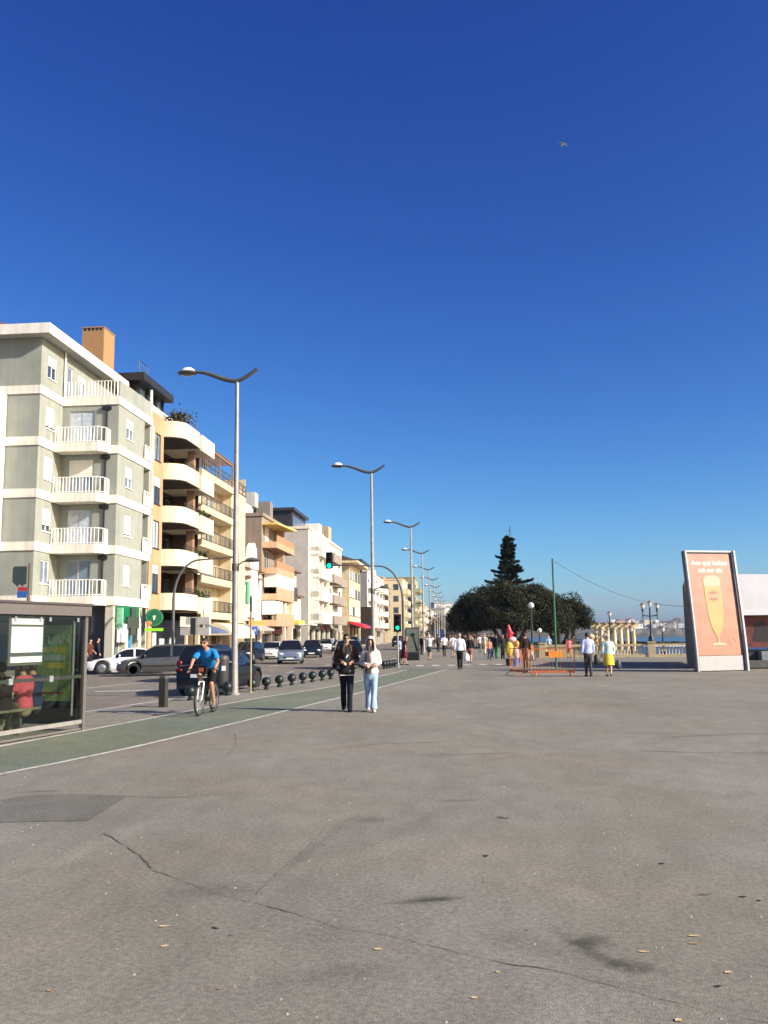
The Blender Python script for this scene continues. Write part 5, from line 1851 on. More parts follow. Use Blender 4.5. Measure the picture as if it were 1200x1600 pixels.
# pale grit
grit = MB()
for i in range(380):
    y = 3.2 + 20 * rng.random() ** 1.6
    x = rng.uniform(-.46, .46) * y
    s = rng.uniform(.002, .006) * (1 + y * .06)
    grit.add([(x - s, y - s, .0), (x + s, y - s * .7, .0), (x + s * .6, y + s, .0), (x, y, s * 1.1)], [(0, 1, 3), (1, 2, 3), (2, 0, 3)])
grit.build('grit', mat('grit', (.33, .31, .27), var=.5, scale=4), kind='stuff', clean=False)

# ---------------------------------------------------------------- one gull high up
p = P(880, 226, 60)
t = thing('gull', 'tiny pale gull gliding high in the blue sky', 'bird', p, .6)
m = MB()
m.tube([(0, -.24, 0), (0, -.12, .01), (0, .08, .01), (0, .26, 0)], [.02, .055, .06, .012], 8, rnd=True)
m.build('body', mat('gull_white', (.65, .64, .62), rough=.7), t, smooth=60)
for s in (-1, 1):
    m = MB()
    pts = [(0.03 * s, 0, .02), (.22 * s, -.04, .10), (.48 * s, .06, .05)]
    m.tube(pts, [(.10, .012), (.08, .01), (.02, .005)], 6, hint=(0, 1, 0))
    m.build('wing', mat('gull_grey', (.40, .40, .42), rough=.7), t, smooth=60)
# ---------------------------------------------------------------- far town and port
far_wall = [mat('town_white', (.62, .60, .56), var=.1, scale=.1), mat('town_buff', (.45, .40, .33), var=.1, scale=.1), mat('town_grey', (.25, .25, .26), var=.1, scale=.1), mat('town_red_roof', (.30, .14, .09), var=.2, scale=.1)]
def town(px, yb, Y, w, h, dp, mi, label, kind='box', name='town_building', grp='pale buildings of the far port shore'):
    p = P(px, yb, Y)
    t = thing(name, label, 'building', (p.x, Y, p.z), rng.uniform(-.3, .3), grp)
    zb = -6
    if kind == 'tank':
        MB().lathe([(w / 2, zb), (w / 2, h), (w * .3, h + w * .08), (0, h + w * .12)], 18).build('tank', far_wall[mi], t, smooth=40)
    else:
        MB().box(-w / 2, w / 2, 0, dp, zb, h).build('wall', far_wall[mi], t)
        if kind == 'gable':
            MB().yprism([(-w / 2 - .6, h), (0, h + w * .22), (w / 2 + .6, h)], -.6, dp + .6).build('roof', far_wall[3], t)
        else:
            MB().box(-w / 2 - .5, w / 2 + .5, -.5, dp + .5, h, h + .9).build('roof', far_wall[2], t)
        nx, nz = max(2, int(w / 5)), max(1, int(h / 4))
        for k in range(nz):
            m = MB()
            for i in range(nx):
                x = -w / 2 + w * (i + .3) / nx
                m.box(x, x + w / nx * .45, -.15, .0, 1.2 + k * h / nz, 1.2 + k * h / nz + h / nz * .45)
            m.build('window_row', glass_mid, t)
rr = random.Random(5)
spots = []
px = 931
names = ['white', 'buff', 'grey', 'brownish']
i = 0
POSW = ['beside the tree edge', 'above the pergola roof', 'above the pergola', 'right of the single lantern', 'between pergola and short lantern', 'left of the short lantern', 'over the short lantern', 'right of the short lantern', 'left of the three-headed lamp', 'behind the three-headed lamp', 'right of the three-headed lamp', 'left of the hoarding', 'against the hoarding edge']
while px < 1070:
    Y = rr.uniform(1600, 1685)
    w = rr.uniform(7, 16)
    h = rr.uniform(4, 9)
    kind = rr.choice(['box', 'box', 'gable', 'tank'])
    mi = rr.choice([0, 0, 0, 1, 2])
    where = POSW[min(12, int((px - 931) / 11))]
    town(px, rr.uniform(974, 982), Y, w, h, 14, mi, 'tiny %s far-shore %s, %s, %s' % (names[mi], {'box': 'block', 'gable': 'gabled shed', 'tank': 'round tank'}[kind], where, ['lower down', 'higher up', 'midway', 'near the water'][i % 4]), kind)
    px += rr.uniform(3.6, 6.2)
    i += 1
# boats and bollard-like lights are too far to see; the town at the end of the street
HW = MB()
hp = []
town_spec = [(693, 962, 640, 13, 8.5, 0, 'box', 'white slab block on the hill at the end of the street'), (703, 966, 700, 10, 6, 1, 'box', 'buff block on the hill right of the white slab'), (684, 968, 610, 9, 7, 1, 'box', 'buff block on the hill left of the white slab'),
             (697, 975, 560, 12, 5, 2, 'box', 'grey block below the white slab at the street end'), (687, 985, 480, 10, 4, 3, 'gable', 'red-roofed house below the grey block'), (700, 986, 500, 11, 4.5, 1, 'gable', 'buff red-roofed house at the foot of the hill'), (709, 980, 520, 9, 5, 0, 'gable', 'white red-roofed house next to the dark tree')]
for px, yb, Y, w, h, mi, kd, lab in town_spec:
    town(px, yb, Y, w, h, 10, mi, lab, kd, 'hill_house', 'houses on the hill at the end of the street')
hill = MB()
NX, NY = 30, 10
for j in range(NY + 1):
    for i in range(NX + 1):
        x, y = -60 + 260 * i / NX, 440 + 340 * j / NY
        hx = math.exp(-((x - 30) / 75) ** 2)
        hill.v.append((x, y, -.3 + hx * min(1, j / 6) * (14 + 4 * noise.noise((x * .03, y * .02, 0)))))
hill.f = [(j * (NX + 1) + i, j * (NX + 1) + i + 1, (j + 1) * (NX + 1) + i + 1, (j + 1) * (NX + 1) + i) for j in range(NY) for i in range(NX)]
hill.m = [0] * len(hill.f)
hill.build('terrain', mat('street_end_hill', (.10, .09, .065), var=.4, scale=.06), kind='structure', smooth=60)

# ---------------------------------------------------------------- trees
def leaf_mat(name, col, col2, scale=.35):
    m = bpy.data.materials.new(name)
    m.use_nodes = True
    n, l = m.node_tree.nodes, m.node_tree.links
    b = n['Principled BSDF']
    b.inputs['Roughness'].default_value = .85
    b.inputs['Specular IOR Level'].default_value = .12
    tc = n.new('ShaderNodeTexCoord')
    ns = n.new('ShaderNodeTexNoise')
    ns.inputs['Scale'].default_value = scale
    ns.inputs['Detail'].default_value = 5
    l.new(tc.outputs['Object'], ns.inputs['Vector'])
    r = n.new('ShaderNodeValToRGB')
    r.color_ramp.elements[0].position, r.color_ramp.elements[0].color = .36, (*col, 1)
    r.color_ramp.elements[1].position, r.color_ramp.elements[1].color = .64, (*col2, 1)
    l.new(ns.outputs['Fac'], r.inputs[0])
    l.new(r.outputs[0], b.inputs['Base Color'])
    return m
poh = leaf_mat('coastal_tree_leaves', (.007, .009, .005), (.044, .046, .024), .45)
bark = mat('tree_bark', (.10, .08, .06), rough=.95, var=.35, scale=4)
def crown_mesh(name, clumps, dens, size, m, seed):
    """Leaf-sized faces through each clump's shell, facing roughly outward."""
    r_ = random.Random(seed)
    mb = MB()
    for c, rad in clumps:
        c = Vector(c)
        n = int(dens * rad[0] * rad[2])
        for i in range(n):
            d = Vector((r_.gauss(0, 1), r_.gauss(0, 1), r_.gauss(0, 1))).normalized()
            if d.z < -.55:
                continue
            k = r_.uniform(.72, 1.04) + .10 * noise.noise(d * 3 + c)
            p = c + Vector((d.x * rad[0], d.y * rad[1], d.z * rad[2])) * k
            nn = (d + Vector((r_.gauss(0, .5), r_.gauss(0, .5), r_.gauss(0, .5)))).normalized()
            a = nn.orthogonal().normalized()
            b = nn.cross(a)
            th = r_.uniform(0, 6.28)
            a, b = a * math.cos(th) + b * math.sin(th), b * math.cos(th) - a * math.sin(th)
            s = size * r_.uniform(.6, 1.3)
            mb.face([p - a * s, p + b * s * .45, p + a * s, p - b * s * .45])
    return mb.mesh(name, m, clean=False)
def broad_tree(label, base, rx, ry, top, low, nclump, seed, dens=300, size=.135, dome=.0):
    r_ = random.Random(seed)
    t = thing('coastal_tree', label, 'tree', base)
    clumps = []
    H = top - low
    for i in range(nclump):
        a = r_.uniform(0, 6.283)
        q = math.sqrt(r_.random())
        q = q ** .75
        zmax = math.sqrt(max(0, 1 - q ** 2.6))
        z = low + .9 + (H - 1.8) * zmax * r_.uniform(.55, 1.0) if r_.random() < .72 else low + r_.uniform(.6, 1.6) + (H - 2) * .25 * r_.random()
        rad = r_.uniform(.95, 1.75)
        clumps.append(((math.cos(a) * q * (rx - 1.1), math.sin(a) * q * (ry - 1.1), z), (rad, rad, rad * r_.uniform(.65, .85))))
    me = crown_mesh('crown', clumps, dens, size, poh, seed)
    put('crown', me, t)
    for i in range(6):
        m = MB()
        a = i * 1.05 + r_.uniform(-.3, .3)
        r0 = r_.uniform(.2, 1.0)
        m.tube([(r0 * math.cos(a), r0 * math.sin(a), -.1), (1.5 * math.cos(a), 1.5 * math.sin(a), 1.4), (rx * .35 * math.cos(a), ry * .35 * math.sin(a), low + H * .35), (rx * .6 * math.cos(a), ry * .6 * math.sin(a), low + H * .55)], [.34, .26, .18, .07], 8)
        m.build('trunk', bark, t, smooth=60)
    return t
b_ = P(797, 1000, 112)
broad_tree('wide dark rounded coastal tree, under the tall pine', (b_.x, 112, 0), 8.0, 7.0, P(797, 904, 112).z, 1.5, 300, 4)
b_ = P(878, 1000, 118)
broad_tree('smaller dark coastal tree with sloping crown behind the green pole', (b_.x, 118, 0), 4.7, 4.5, P(870, 925, 118).z, 1.4, 110, 9, size=.135)
# araucaria above them
b_ = P(797, 1000, 124)
t = thing('norfolk_pine', 'tall tiered pine rising over the dark coastal tree', 'tree', (b_.x, 124, 0))
ztop = P(796, 834, 124).z
m = MB()
m.tube([(0, 0, 0), (0.05, 0, 5), (0, 0, 10), (.02, 0, ztop)], [.38, .3, .2, .03], 8)
m.build('trunk', bark, t, smooth=60)
m = MB()
r_ = random.Random(2)
z = 7.5
while z < ztop - .5:
    f = (ztop - z) / (ztop - 7.5)
    L = (.30 + 2.75 * f ** .8) * r_.uniform(.8, 1.15)
    nb = 6
    a0 = r_.uniform(0, 6)
    for i in range(nb):
        a = a0 + i * 6.283 / nb + r_.uniform(-.15, .15)
        l_ = L * r_.uniform(.5, 1.15)
        dirv = Vector((math.cos(a), math.sin(a), 0))
        side = Vector((-dirv.y, dirv.x, 0))
        n = int(24 + 66 * l_)
        for k in range(n):
            s = r_.uniform(.12, 1)
            lift = .16 * l_ * s ** 2 + r_.uniform(-.16, .16)
            w = (.55 * (1 - s) + .16) * l_ * .32 + .1
            p = dirv * (l_ * s) + side * r_.uniform(-w, w) + Vector((0, 0, z + lift))
            q = dirv * r_.uniform(.18, .34) + side * r_.uniform(-.2, .2) + Vector((0, 0, r_.uniform(.02, .16)))
            o = Vector((r_.gauss(0, .07), r_.gauss(0, .07), .10))
            m.face([p - o, p + q * .5 - o * .3, p + q, p + o])
        m.tube([Vector((0, 0, z)), dirv * l_ + Vector((0, 0, z + .16 * l_))], [.05, .012], 4)
    z += (.40 + .40 * f) * r_.uniform(.7, 1.35)
for i in range(2600):
    q = r_.random() ** .8
    zz_ = 7.5 + (ztop - 7.9) * q
    rr_ = (.20 + 1.55 * (1 - q) ** .85) * math.sqrt(r_.random()) * (1 + .35 * noise.noise((zz_ * 1.6, i * .0, 2)))
    a = r_.uniform(0, 6.283)
    p = Vector((rr_ * math.cos(a), rr_ * math.sin(a), zz_))
    m.face([p, p + Vector((r_.gauss(0, .14), r_.gauss(0, .14), .10)), p + Vector((r_.gauss(0, .14), r_.gauss(0, .14), .20)), p + Vector((r_.gauss(0, .08), r_.gauss(0, .08), -.04))])
m.build('crown', leaf_mat('pine_needles', (.010, .016, .009), (.032, .040, .020), .6), t, clean=False)
# bare aerial mast beside the pine
p = P(802, 1000, 126)
t = thing('aerial_mast', 'thin bare mast just right of the pine top', 'mast', (p.x, 126, 0))
m = MB().bar((0, 0, 0), (0, 0, P(801, 822, 126).z), .05, 5)
for i in range(5):
    m.bar((-.35, 0, 12.5 + i * .9), (.35, 0, 12.5 + i * .9), .02, 4)
m.build('pole', dark_metal, t)
# grove behind the crowd at the street's end: reads as one mass
cl = []
r_ = random.Random(8)
for i in range(90):
    px = r_.uniform(676, 735)
    Y = r_.uniform(300, 420)
    p = P(px, 1000, Y)
    cl.append(((p.x, Y, r_.uniform(1.5, 7)), (3.2, 3.2, 2.2)))
o = put('far_grove', crown_mesh('far_grove', cl, 9, .55, leaf_mat('grove_leaves', (.035, .033, .022), (.075, .065, .042), .08), 3), kind='stuff')

# ---------------------------------------------------------------- air
mb = MB()
mb.box(-900, 4300, -120, 2700, -9, 62)
hz = mb.mesh('haze', [])
hm_ = bpy.data.materials.new('haze_air')
hm_.use_nodes = True
n, l = hm_.node_tree.nodes, hm_.node_tree.links
n.remove(n['Principled BSDF'])
pv = n.new('ShaderNodeVolumePrincipled')
pv.inputs['Color'].default_value = (.50, .72, 1.0, 1)
pv.inputs['Density'].default_value = 0.00008
pv.inputs['Anisotropy'].default_value = 0.2
l.new(pv.outputs[0], n['Material Output'].inputs['Volume'])
hz.materials.append(hm_)
put('haze', hz, kind='stuff')
# ---------------------------------------------------------------- cars
def lerp_tab(tab, x):
    if x <= tab[0][0]:
        return tab[0][1]
    for (a, u), (b, v) in zip(tab, tab[1:]):
        if x <= b:
            return u + (v - u) * (x - a) / (b - a)
    return tab[-1][1]
car_glass = mat('car_glass', (.010, .012, .015), rough=.06, var=0, spec=.4, coat=.1)
lamp_clear = mat('headlamp_glass', (.72, .74, .76), rough=.12, var=.1, spec=.8)
lamp_red = mat('tail_lamp_red', (.09, .004, .004), rough=.2, var=.1)
plate_w = mat('plate_white', (.65, .66, .66), rough=.5, var=.05)
trim_b = mat('car_trim_black', (.014, .014, .015), rough=.5, var=.1)
def paint(name, col, metal=.35):
    dark_ = max(col) < .06
    return mat(name, col, rough=.38 if dark_ else .3, var=.03, metal=0 if dark_ else metal, coat=.06 if dark_ else .7, spec=.2 if dark_ else .35)
CARS = {
    # L, W, H, wheel r, front axle, rear axle, top line of the lower body, greenhouse (y base front, roof front, roof rear, base rear)
    'coupe': dict(L=4.25, W=1.80, H=1.33, r=.33, fa=-1.32, ra=1.28, top=[(-2.12, .52), (-2.02, .64), (-1.75, .72), (-.75, .88), (.9, .90), (1.7, .90), (2.05, .84), (2.12, .62)], g=(-.85, -.15, .75, 1.70)),
    'hatch': dict(L=4.2, W=1.75, H=1.50, r=.32, fa=-1.30, ra=1.30, top=[(-2.10, .52), (-2.02, .66), (-1.80, .76), (-1.0, .90), (.9, .95), (1.95, .95), (2.08, .80), (2.10, .55)], g=(-1.15, -.30, 1.35, 2.02)),
    'sedan': dict(L=4.55, W=1.78, H=1.40, r=.32, fa=-1.38, ra=1.35, top=[(-2.27, .50), (-2.20, .64), (-1.95, .74), (-.95, .88), (.9, .93), (1.55, .95), (2.18, .93), (2.27, .60)], g=(-1.0, -.15, .75, 1.55)),
    'wagon': dict(L=4.6, W=1.78, H=1.52, r=.33, fa=-1.38, ra=1.35, top=[(-2.30, .50), (-2.22, .66), (-1.98, .78), (-1.0, .92), (.9, .95), (2.15, .95), (2.28, .80), (2.30, .55)], g=(-1.1, -.25, 1.75, 2.25)),
    'mpv': dict(L=4.2, W=1.74, H=1.58, r=.31, fa=-1.32, ra=1.28, top=[(-2.10, .50), (-2.03, .68), (-1.80, .82), (-1.15, .96), (.9, .98), (1.95, .98), (2.08, .80), (2.10, .55)], g=(-1.35, -.40, 1.45, 2.03)),
    'suv': dict(L=4.6, W=1.85, H=1.72, r=.37, fa=-1.38, ra=1.38, top=[(-2.30, .60), (-2.22, .82), (-2.0, .98), (-1.0, 1.06), (.9, 1.10), (2.15, 1.10), (2.28, .95), (2.30, .6)], g=(-1.1, -.35, 1.75, 2.25)),
}
def car(kind, label, loc, rz, body_m, cat='car', group=None, handles=True, name='parked_car'):
    s = CARS[kind]
    L, W, H, r = s['L'], s['W'] / 2, s['H'], s['r']
    t = thing(name, label, cat, loc, rz, group)
    zb0 = .20 if kind != 'suv' else .28
    ys = []
    y = -L / 2
    n = 62
    for i in range(n + 1):
        ys.append(-L / 2 + L * i / n)
    def zbot(y):
        z = zb0 + (.08 if abs(y) > L / 2 - .12 else 0)
        for ax in (s['fa'], s['ra']):
            d = abs(y - ax)
            R_ = r + .065
            if d < R_:
                z = max(z, r + math.sqrt(R_ * R_ - d * d))
        return z
    def half(y):
        e = (abs(y) - (L / 2 - .65)) / .65
        return W * (1 - .20 * max(0, e) ** 2.2)
    secs = []
    for y in ys:
        zt, zb, w = lerp_tab(s['top'], y), zbot(y), half(y)
        zb = min(zb, zt - .07)
        hgt = zt - zb
        secs.append([(0, zb), (w * .90, zb), (w * .975, zb + min(.10, hgt * .2)), (w, zb + hgt * .45), (w * .992, zb + hgt * .72), (w * .955, zt - .045), (w * .88, zt - .005), (w * .5, zt + .018), (0, zt + .025)])
    m = MB()
    k = len(secs[0])
    for sg in (1, -1):
        base = len(m.v)
        for y, sec in zip(ys, secs):
            m.v += [(sg * x, y, z) for x, z in sec]
        for i in range(n):
            for j in range(k - 1):
                m.f.append((base + i * k + j, base + i * k + j + 1, base + (i + 1) * k + j + 1, base + (i + 1) * k + j))
                m.m.append(1 if j == 0 else 0)
        m.f.append(tuple(base + j for j in range(k)))
        m.m.append(0)
        m.f.append(tuple(base + n * k + j for j in range(k)))
        m.m.append(0)
    m.build('body', [body_m, trim_b], t, smooth=45)
    # greenhouse
    ga, gb, gc, gd = s['g']
    zr = [(ga, lerp_tab(s['top'], ga)), ((ga + gb) / 2, (lerp_tab(s['top'], ga) * .42 + H * .58)), (gb, H - .035), ((gb + gc) / 2, H), (gc, H - .04), ((gc + gd) / 2, lerp_tab(s['top'], gd) * .40 + H * .60), (gd, lerp_tab(s['top'], gd))]
    gy = [ga + (gd - ga) * i / 28 for i in range(29)]
    for q in (gb, gc):
        j = min(range(29), key=lambda i: abs(gy[i] - q))
        gy[j] = q
    roof, front, back, side = MB(), MB(), MB(), {1: MB(), -1: MB()}
    mid = (gb + gc) / 2 - .05
    def gs(y):
        b = lerp_tab(s['top'], y) - .01
        z = max(b + .004, lerp_tab(zr, y))
        f = (z - b) / (H - b)
        wb = half(y) * .93
        wt = wb - (.20 * f) * 1.0
        return [(wb, b), (wb - .08 * f, b + (z - b) * .45), (wt, b + (z - b) * .90), (wt - .05 * f, z), (wt * .5, z + .02 * f), (0, z + .03 * f)]
    for a, b in zip(gy, gy[1:]):
        A_, B_ = gs(a), gs(b)
        ym = (a + b) / 2
        for sg in (1, -1):
            for j in range(5):
                q = [(sg * A_[j][0], a, A_[j][1]), (sg * A_[j + 1][0], a, A_[j + 1][1]), (sg * B_[j + 1][0], b, B_[j + 1][1]), (sg * B_[j][0], b, B_[j][1])]
                if j < 2:
                    hgt = A_[3][1] - A_[0][1]
                    pillar = abs(ym - mid) < .05 or (kind in ('wagon', 'mpv', 'suv') and abs(ym - gc + .28) < .05) or hgt < .12
                    (roof if pillar else side[sg]).face(q)
                elif j == 2:
                    roof.face(q)
                elif gb <= ym <= gc:
                    roof.face(q)
                elif ym < gb:
                    front.face(q)
                else:
                    back.face(q)
    rf = roof.build('roof', body_m, t, smooth=50)
    front.build('windscreen', car_glass, t, smooth=60)
    back.build('rear_window', car_glass, t, smooth=60)
    for sg in (1, -1):
        side[sg].build('side_window', car_glass, t, smooth=60)
    # wheels
    kw = ('wheel', r)
    if kw not in WM:
        Mx = Matrix.Rotation(math.pi / 2, 4, 'Y')
        WM[kw] = MB().lathe([(r * .62, -.09), (r * .92, -.10), (r, -.07), (r, .07), (r * .92, .10), (r * .62, .09)], 26, M=Mx).mesh('tyre', rubber, 40)
        m = MB()
        m.lathe([(r * .64, -.085), (r * .66, -.05), (r * .60, -.03), (r * .60, .05), (r * .66, .085), (r * .64, .09)], 24, M=Mx)
        for i in range(5):
            a = i * 2 * math.pi / 5
            for sx_ in (-.075, .075):
                m.tube([(sx_ * .9, .03 * math.cos(a), .03 * math.sin(a)), (sx_, r * .62 * math.cos(a), r * .62 * math.sin(a))], [(.045, .012), (.065, .012)], 6, hint=(0, -math.sin(a), math.cos(a)))
        m.lathe([(0, -.085), (.06, -.08), (.06, .08), (0, .085)], 12, M=Mx)
        WM[('rim', r)] = m.mesh('rim', alloy, 40)
        WM[('well', r)] = MB().lathe([(0, -.02), (r * .60, -.02), (r * .60, .02), (0, .02)], 20, M=Mx).mesh('brake_disc', trim_b)
    for ax in (s['fa'], s['ra']):
        for sg in (1, -1):
            w_ = put('wheel', WM[kw], t, (sg * (W - .115), ax, r))
            put('rim', WM[('rim', r)], w_)
            put('brake_disc', WM[('well', r)], w_)
    yf, yr = -L / 2, L / 2
    tf = lerp_tab(s['top'], yf + .14)
    for sg in (1, -1):
        m = MB().ball((sg * W * .68, yf + .16, tf - .05), (.19, .17, .075), 14, 8)
        m.build('headlight', lamp_clear, t, smooth=80)
        tr_ = lerp_tab(s['top'], yr - .1)
        m = MB().ball((sg * W * .76, yr - .085, tr_ - .12), (.13, .075, .07 if kind not in ('wagon', 'mpv', 'suv') else .15), 12, 8)
        m.build('tail_light', lamp_red, t, smooth=80)
        m = MB().ball((sg * (W * .96 + .07), gs(ga + .35)[0][0] * 0 + ga + .38, lerp_tab(s['top'], ga + .35) + .07), (.10, .06, .075), 10, 6)
        m.bar((sg * W * .88, ga + .36, lerp_tab(s['top'], ga + .35)), (sg * W * .96, ga + .38, lerp_tab(s['top'], ga + .35) + .06), .02)
        m.build('mirror', body_m, t, smooth=60)
        if handles:
            for y_ in (mid + .1 - .35, mid + .75):
                MB().box(sg * W * .985 - .012, sg * W * .985 + .016, y_, y_ + .16, .80, .825).build('door_handle', trim_b if kind != 'coupe' else body_m, t)
            MB().box(sg * W - .012, sg * W + .010, s['fa'] + r + .12, s['ra'] - r - .12, .46, .52).build('side_trim', trim_b, t)
    MB().box(-.45, .45, yf - .008, yf + .10, .40, .50).build('grille', trim_b, t)
    MB().box(-.30, .30, yf + .03, yf + .14, .56, .63).build('grille', trim_b, t)
    MB().box(-.26, .26, yf - .02, yf + .0, .33, .43).build('number_plate', plate_w, t)
    MB().box(-.26, .26, yr + .0, yr + .012, .58, .69).build('number_plate', plate_w, t)
    MB().box(-W * .8, W * .8, yr - .10, yr + .006, .24, .36).build('rear_bumper_strip', trim_b, t)
    return t
zr_ = -.11
def place(px, py):
    g = G(px, py, zr_)
    return g
def axle_at(px, py, deg, wx, wy):
    """Where a car turned by deg stands so that one wheel touches the road at this picture point."""
    g = G(px, py, zr_)
    o = Matrix.Rotation(R(deg), 3, 'Z') @ Vector((wx, wy, 0))
    return (g.x - o.x, g.y - o.y, zr_)
# parked cars on the far side
car('coupe', 'white coupe parked at the far kerb, nose towards the bus shelter', axle_at(159, 1054, -74, .785, -1.32), R(-74), paint('car_white', (.72, .73, .76), .0), handles=False)
car('hatch', 'grey hatchback parked in front of the shop, next to the white coupe', axle_at(208, 1057, -77, .76, -1.30), R(-77), paint('car_grey', (.085, .083, .085)))
car('wagon', 'dark estate car with red tail light, behind the black saloon', (-7.55, 39.6, zr_), R(172), paint('car_charcoal', (.014, .015, .018)), name='driving_car')
car('sedan', 'black saloon driving away just behind the cyclist', (-5.55, 30.7, zr_), R(172), paint('car_black', (.008, .009, .014)), name='driving_car')
car('hatch', 'dark blue hatchback parked left of the white saloon, seen right of the nearest lamp', (-10.5, 69, zr_), R(-8), paint('car_darkblue', (.008, .013, .030)))
car('sedan', 'white saloon parked behind the silver people carrier', (-9.5, 76, zr_), R(-4), paint('car_white', (.72, .73, .76), .0))
car('mpv', 'silver people carrier driving towards the viewer', (-6.55, 62.6, zr_), R(4), paint('car_silver', (.30, .34, .40), .6), name='driving_car')
car('hatch', 'dark blue car half hidden behind the silver people carrier', (-6.5, 80, zr_), R(3), paint('car_darkblue', (.008, .013, .030)))
car('hatch', 'small white hatchback beside the green waste containers', (-7.4, 113, zr_), R(-3), paint('car_white', (.72, .73, .76), .0))
car('sedan', 'dark car parked right of the small white hatchback', (-5.2, 104, zr_), R(-3), paint('car_navy', (.012, .016, .03)))
car('suv', 'dark off-roader behind the walking man at head height', (-3.6, 96, zr_), R(-3), paint('car_charcoal', (.014, .015, .018)))
car('mpv', 'dark grey people carrier between the walking couple, facing the viewer', (-2.15, 51.6, zr_), R(5), paint('car_slate', (.045, .05, .062)), name='driving_car')
car('suv', 'black off-roader with lit headlights far down the road', (2.0, 148, zr_), R(3), paint('car_black', (.008, .009, .014)), name='driving_car')
car('hatch', 'blue van-like car far down the road left of the poster panel', (6.6, 200, zr_), R(3), paint('car_blue', (.02, .06, .16)), name='driving_car')
# a blue lorry far away, waste containers
t = thing('lorry', 'blue lorry box far down the street above the crowd', 'lorry', (P(686, 1003, 190).x, 190, zr_), R(176))
MB().box(-1.1, 1.1, -2.5, 3.2, .9, 2.9).build('cargo_box', mat('lorry_blue', (.015, .045, .14), rough=.5), t)
MB().box(-1.05, 1.05, -4.2, -2.55, .6, 2.4).build('cab', mat('lorry_cab', (.5, .5, .52), rough=.4), t)
MB().box(-1.1, 1.1, -4.2, 3.1, .5, 1.0).build('chassis', trim_b, t)
for x, y in ((-1, -3.4), (1, -3.4), (-1, 2), (1, 2)):
    MB().lathe([(.45, -.15), (.45, .15)], 14, M=Matrix.Rotation(math.pi / 2, 4, 'Y')).build('wheel', rubber, t, (x, y, .45))
cg = mat('container_green', (.02, .055, .025), rough=.6, var=.25, scale=2)
for px, lab in ((489.5, 'green waste container at the corner of the blank grey wall'), (494.5, 'second green waste container right of the first one')):
    p = P(px, 1010, 112)
    t = thing('waste_container', lab, 'waste container', (p.x, 112, -.1), 0, 'green waste containers at the far kerb')
    MB().xprism([(-.55, .15), (.55, .15), (.62, 1.1), (-.62, 1.1)], -.42, .42).build('tub', cg, t)
    MB().xprism([(-.66, 1.1), (.66, 1.1), (.45, 1.36), (-.45, 1.36)], -.45, .45).build('lid', mat('container_lid', (.015, .04, .02), rough=.5), t)
    for x, y in ((-.35, -.5), (.35, -.5), (-.35, .5), (.35, .5)):
        MB().lathe([(.09, -.03), (.09, .03)], 10, M=Matrix.Rotation(math.pi / 2, 4, 'Y')).build('wheel', rubber, t, (x, y, .09))
p = P(398, 984, 84)
t = thing('parking_sign', 'small blue parking sign on a pole before the white gabled house', 'sign', (p.x, 84, 0), .1)
MB().bar((0, 0, 0), (0, 0, 2.0), .03, 6).build('pole', galv, t)
MB().box(-.25, .25, -.03, .03, 1.9, 2.7).build('plate', mat('sign_blue', (.05, .12, .50), rough=.4), t)
o = put('letter', text_mesh('P', .45, sign_pw if 'sign_pw' in globals() else white_trim, .004), t, (0, -.034, 2.12))
o.rotation_euler = (math.pi / 2, 0, 0)

# ---------------------------------------------------------------- people
def remesh(o, v, it=3):
    r = o.modifiers.new('union', 'REMESH')
    r.mode = 'VOXEL'
    r.voxel_size = v
    r.use_smooth_shade = True
    s = o.modifiers.new('soften', 'SMOOTH')
    s.factor = .5
    s.iterations = it
    return o
def leg_pts(sg, th, bend, hip):
    a = th
    k = hip + Vector((-sg * .012, -math.sin(a) * .43, -math.cos(a) * .43))
    b = a - bend
    an = k + Vector((-sg * .016, -math.sin(b) * .42, -math.cos(b) * .42))
    return k, an
HANDM = {}
def add_hand(m, wrist, dirv, up, sg, curl, f=1.0):
    """Palm, four unequal bent fingers and a thumb from the side of the palm."""
    d = dirv.normalized()
    side = d.cross(up).normalized()
    n = side.cross(d).normalized()
    m.tube([wrist - d * .02, wrist + d * .02, wrist + d * .055, wrist + d * .09], [(.022, .018), (.030, .016), (.040, .014), (.036, .012)], 8, hint=side)
    for i, ln in enumerate((.068, .078, .072, .056)):
        b = wrist + d * .088 + side * ((i - 1.5) * .019)
        c1 = b + (d * math.cos(curl) - n * math.sin(curl)) * ln * .5
        c2 = c1 + (d * math.cos(curl * 2.2) - n * math.sin(curl * 2.2)) * ln * .5
        m.tube([b - d * .01, b, c1, c2], [.0095, .0095, .0088, .0075], 6, rnd=True)
    b = wrist + d * .03 + side * (-sg * .034)
    c1 = b + (d * .6 - side * sg * .8).normalized() * .034
    c2 = c1 + (d * .9 - side * sg * .2 - n * .4).normalized() * .030
    m.tube([b + side * sg * .012, b, c1, c2], [.012, .0115, .0105, .009], 6, rnd=True)
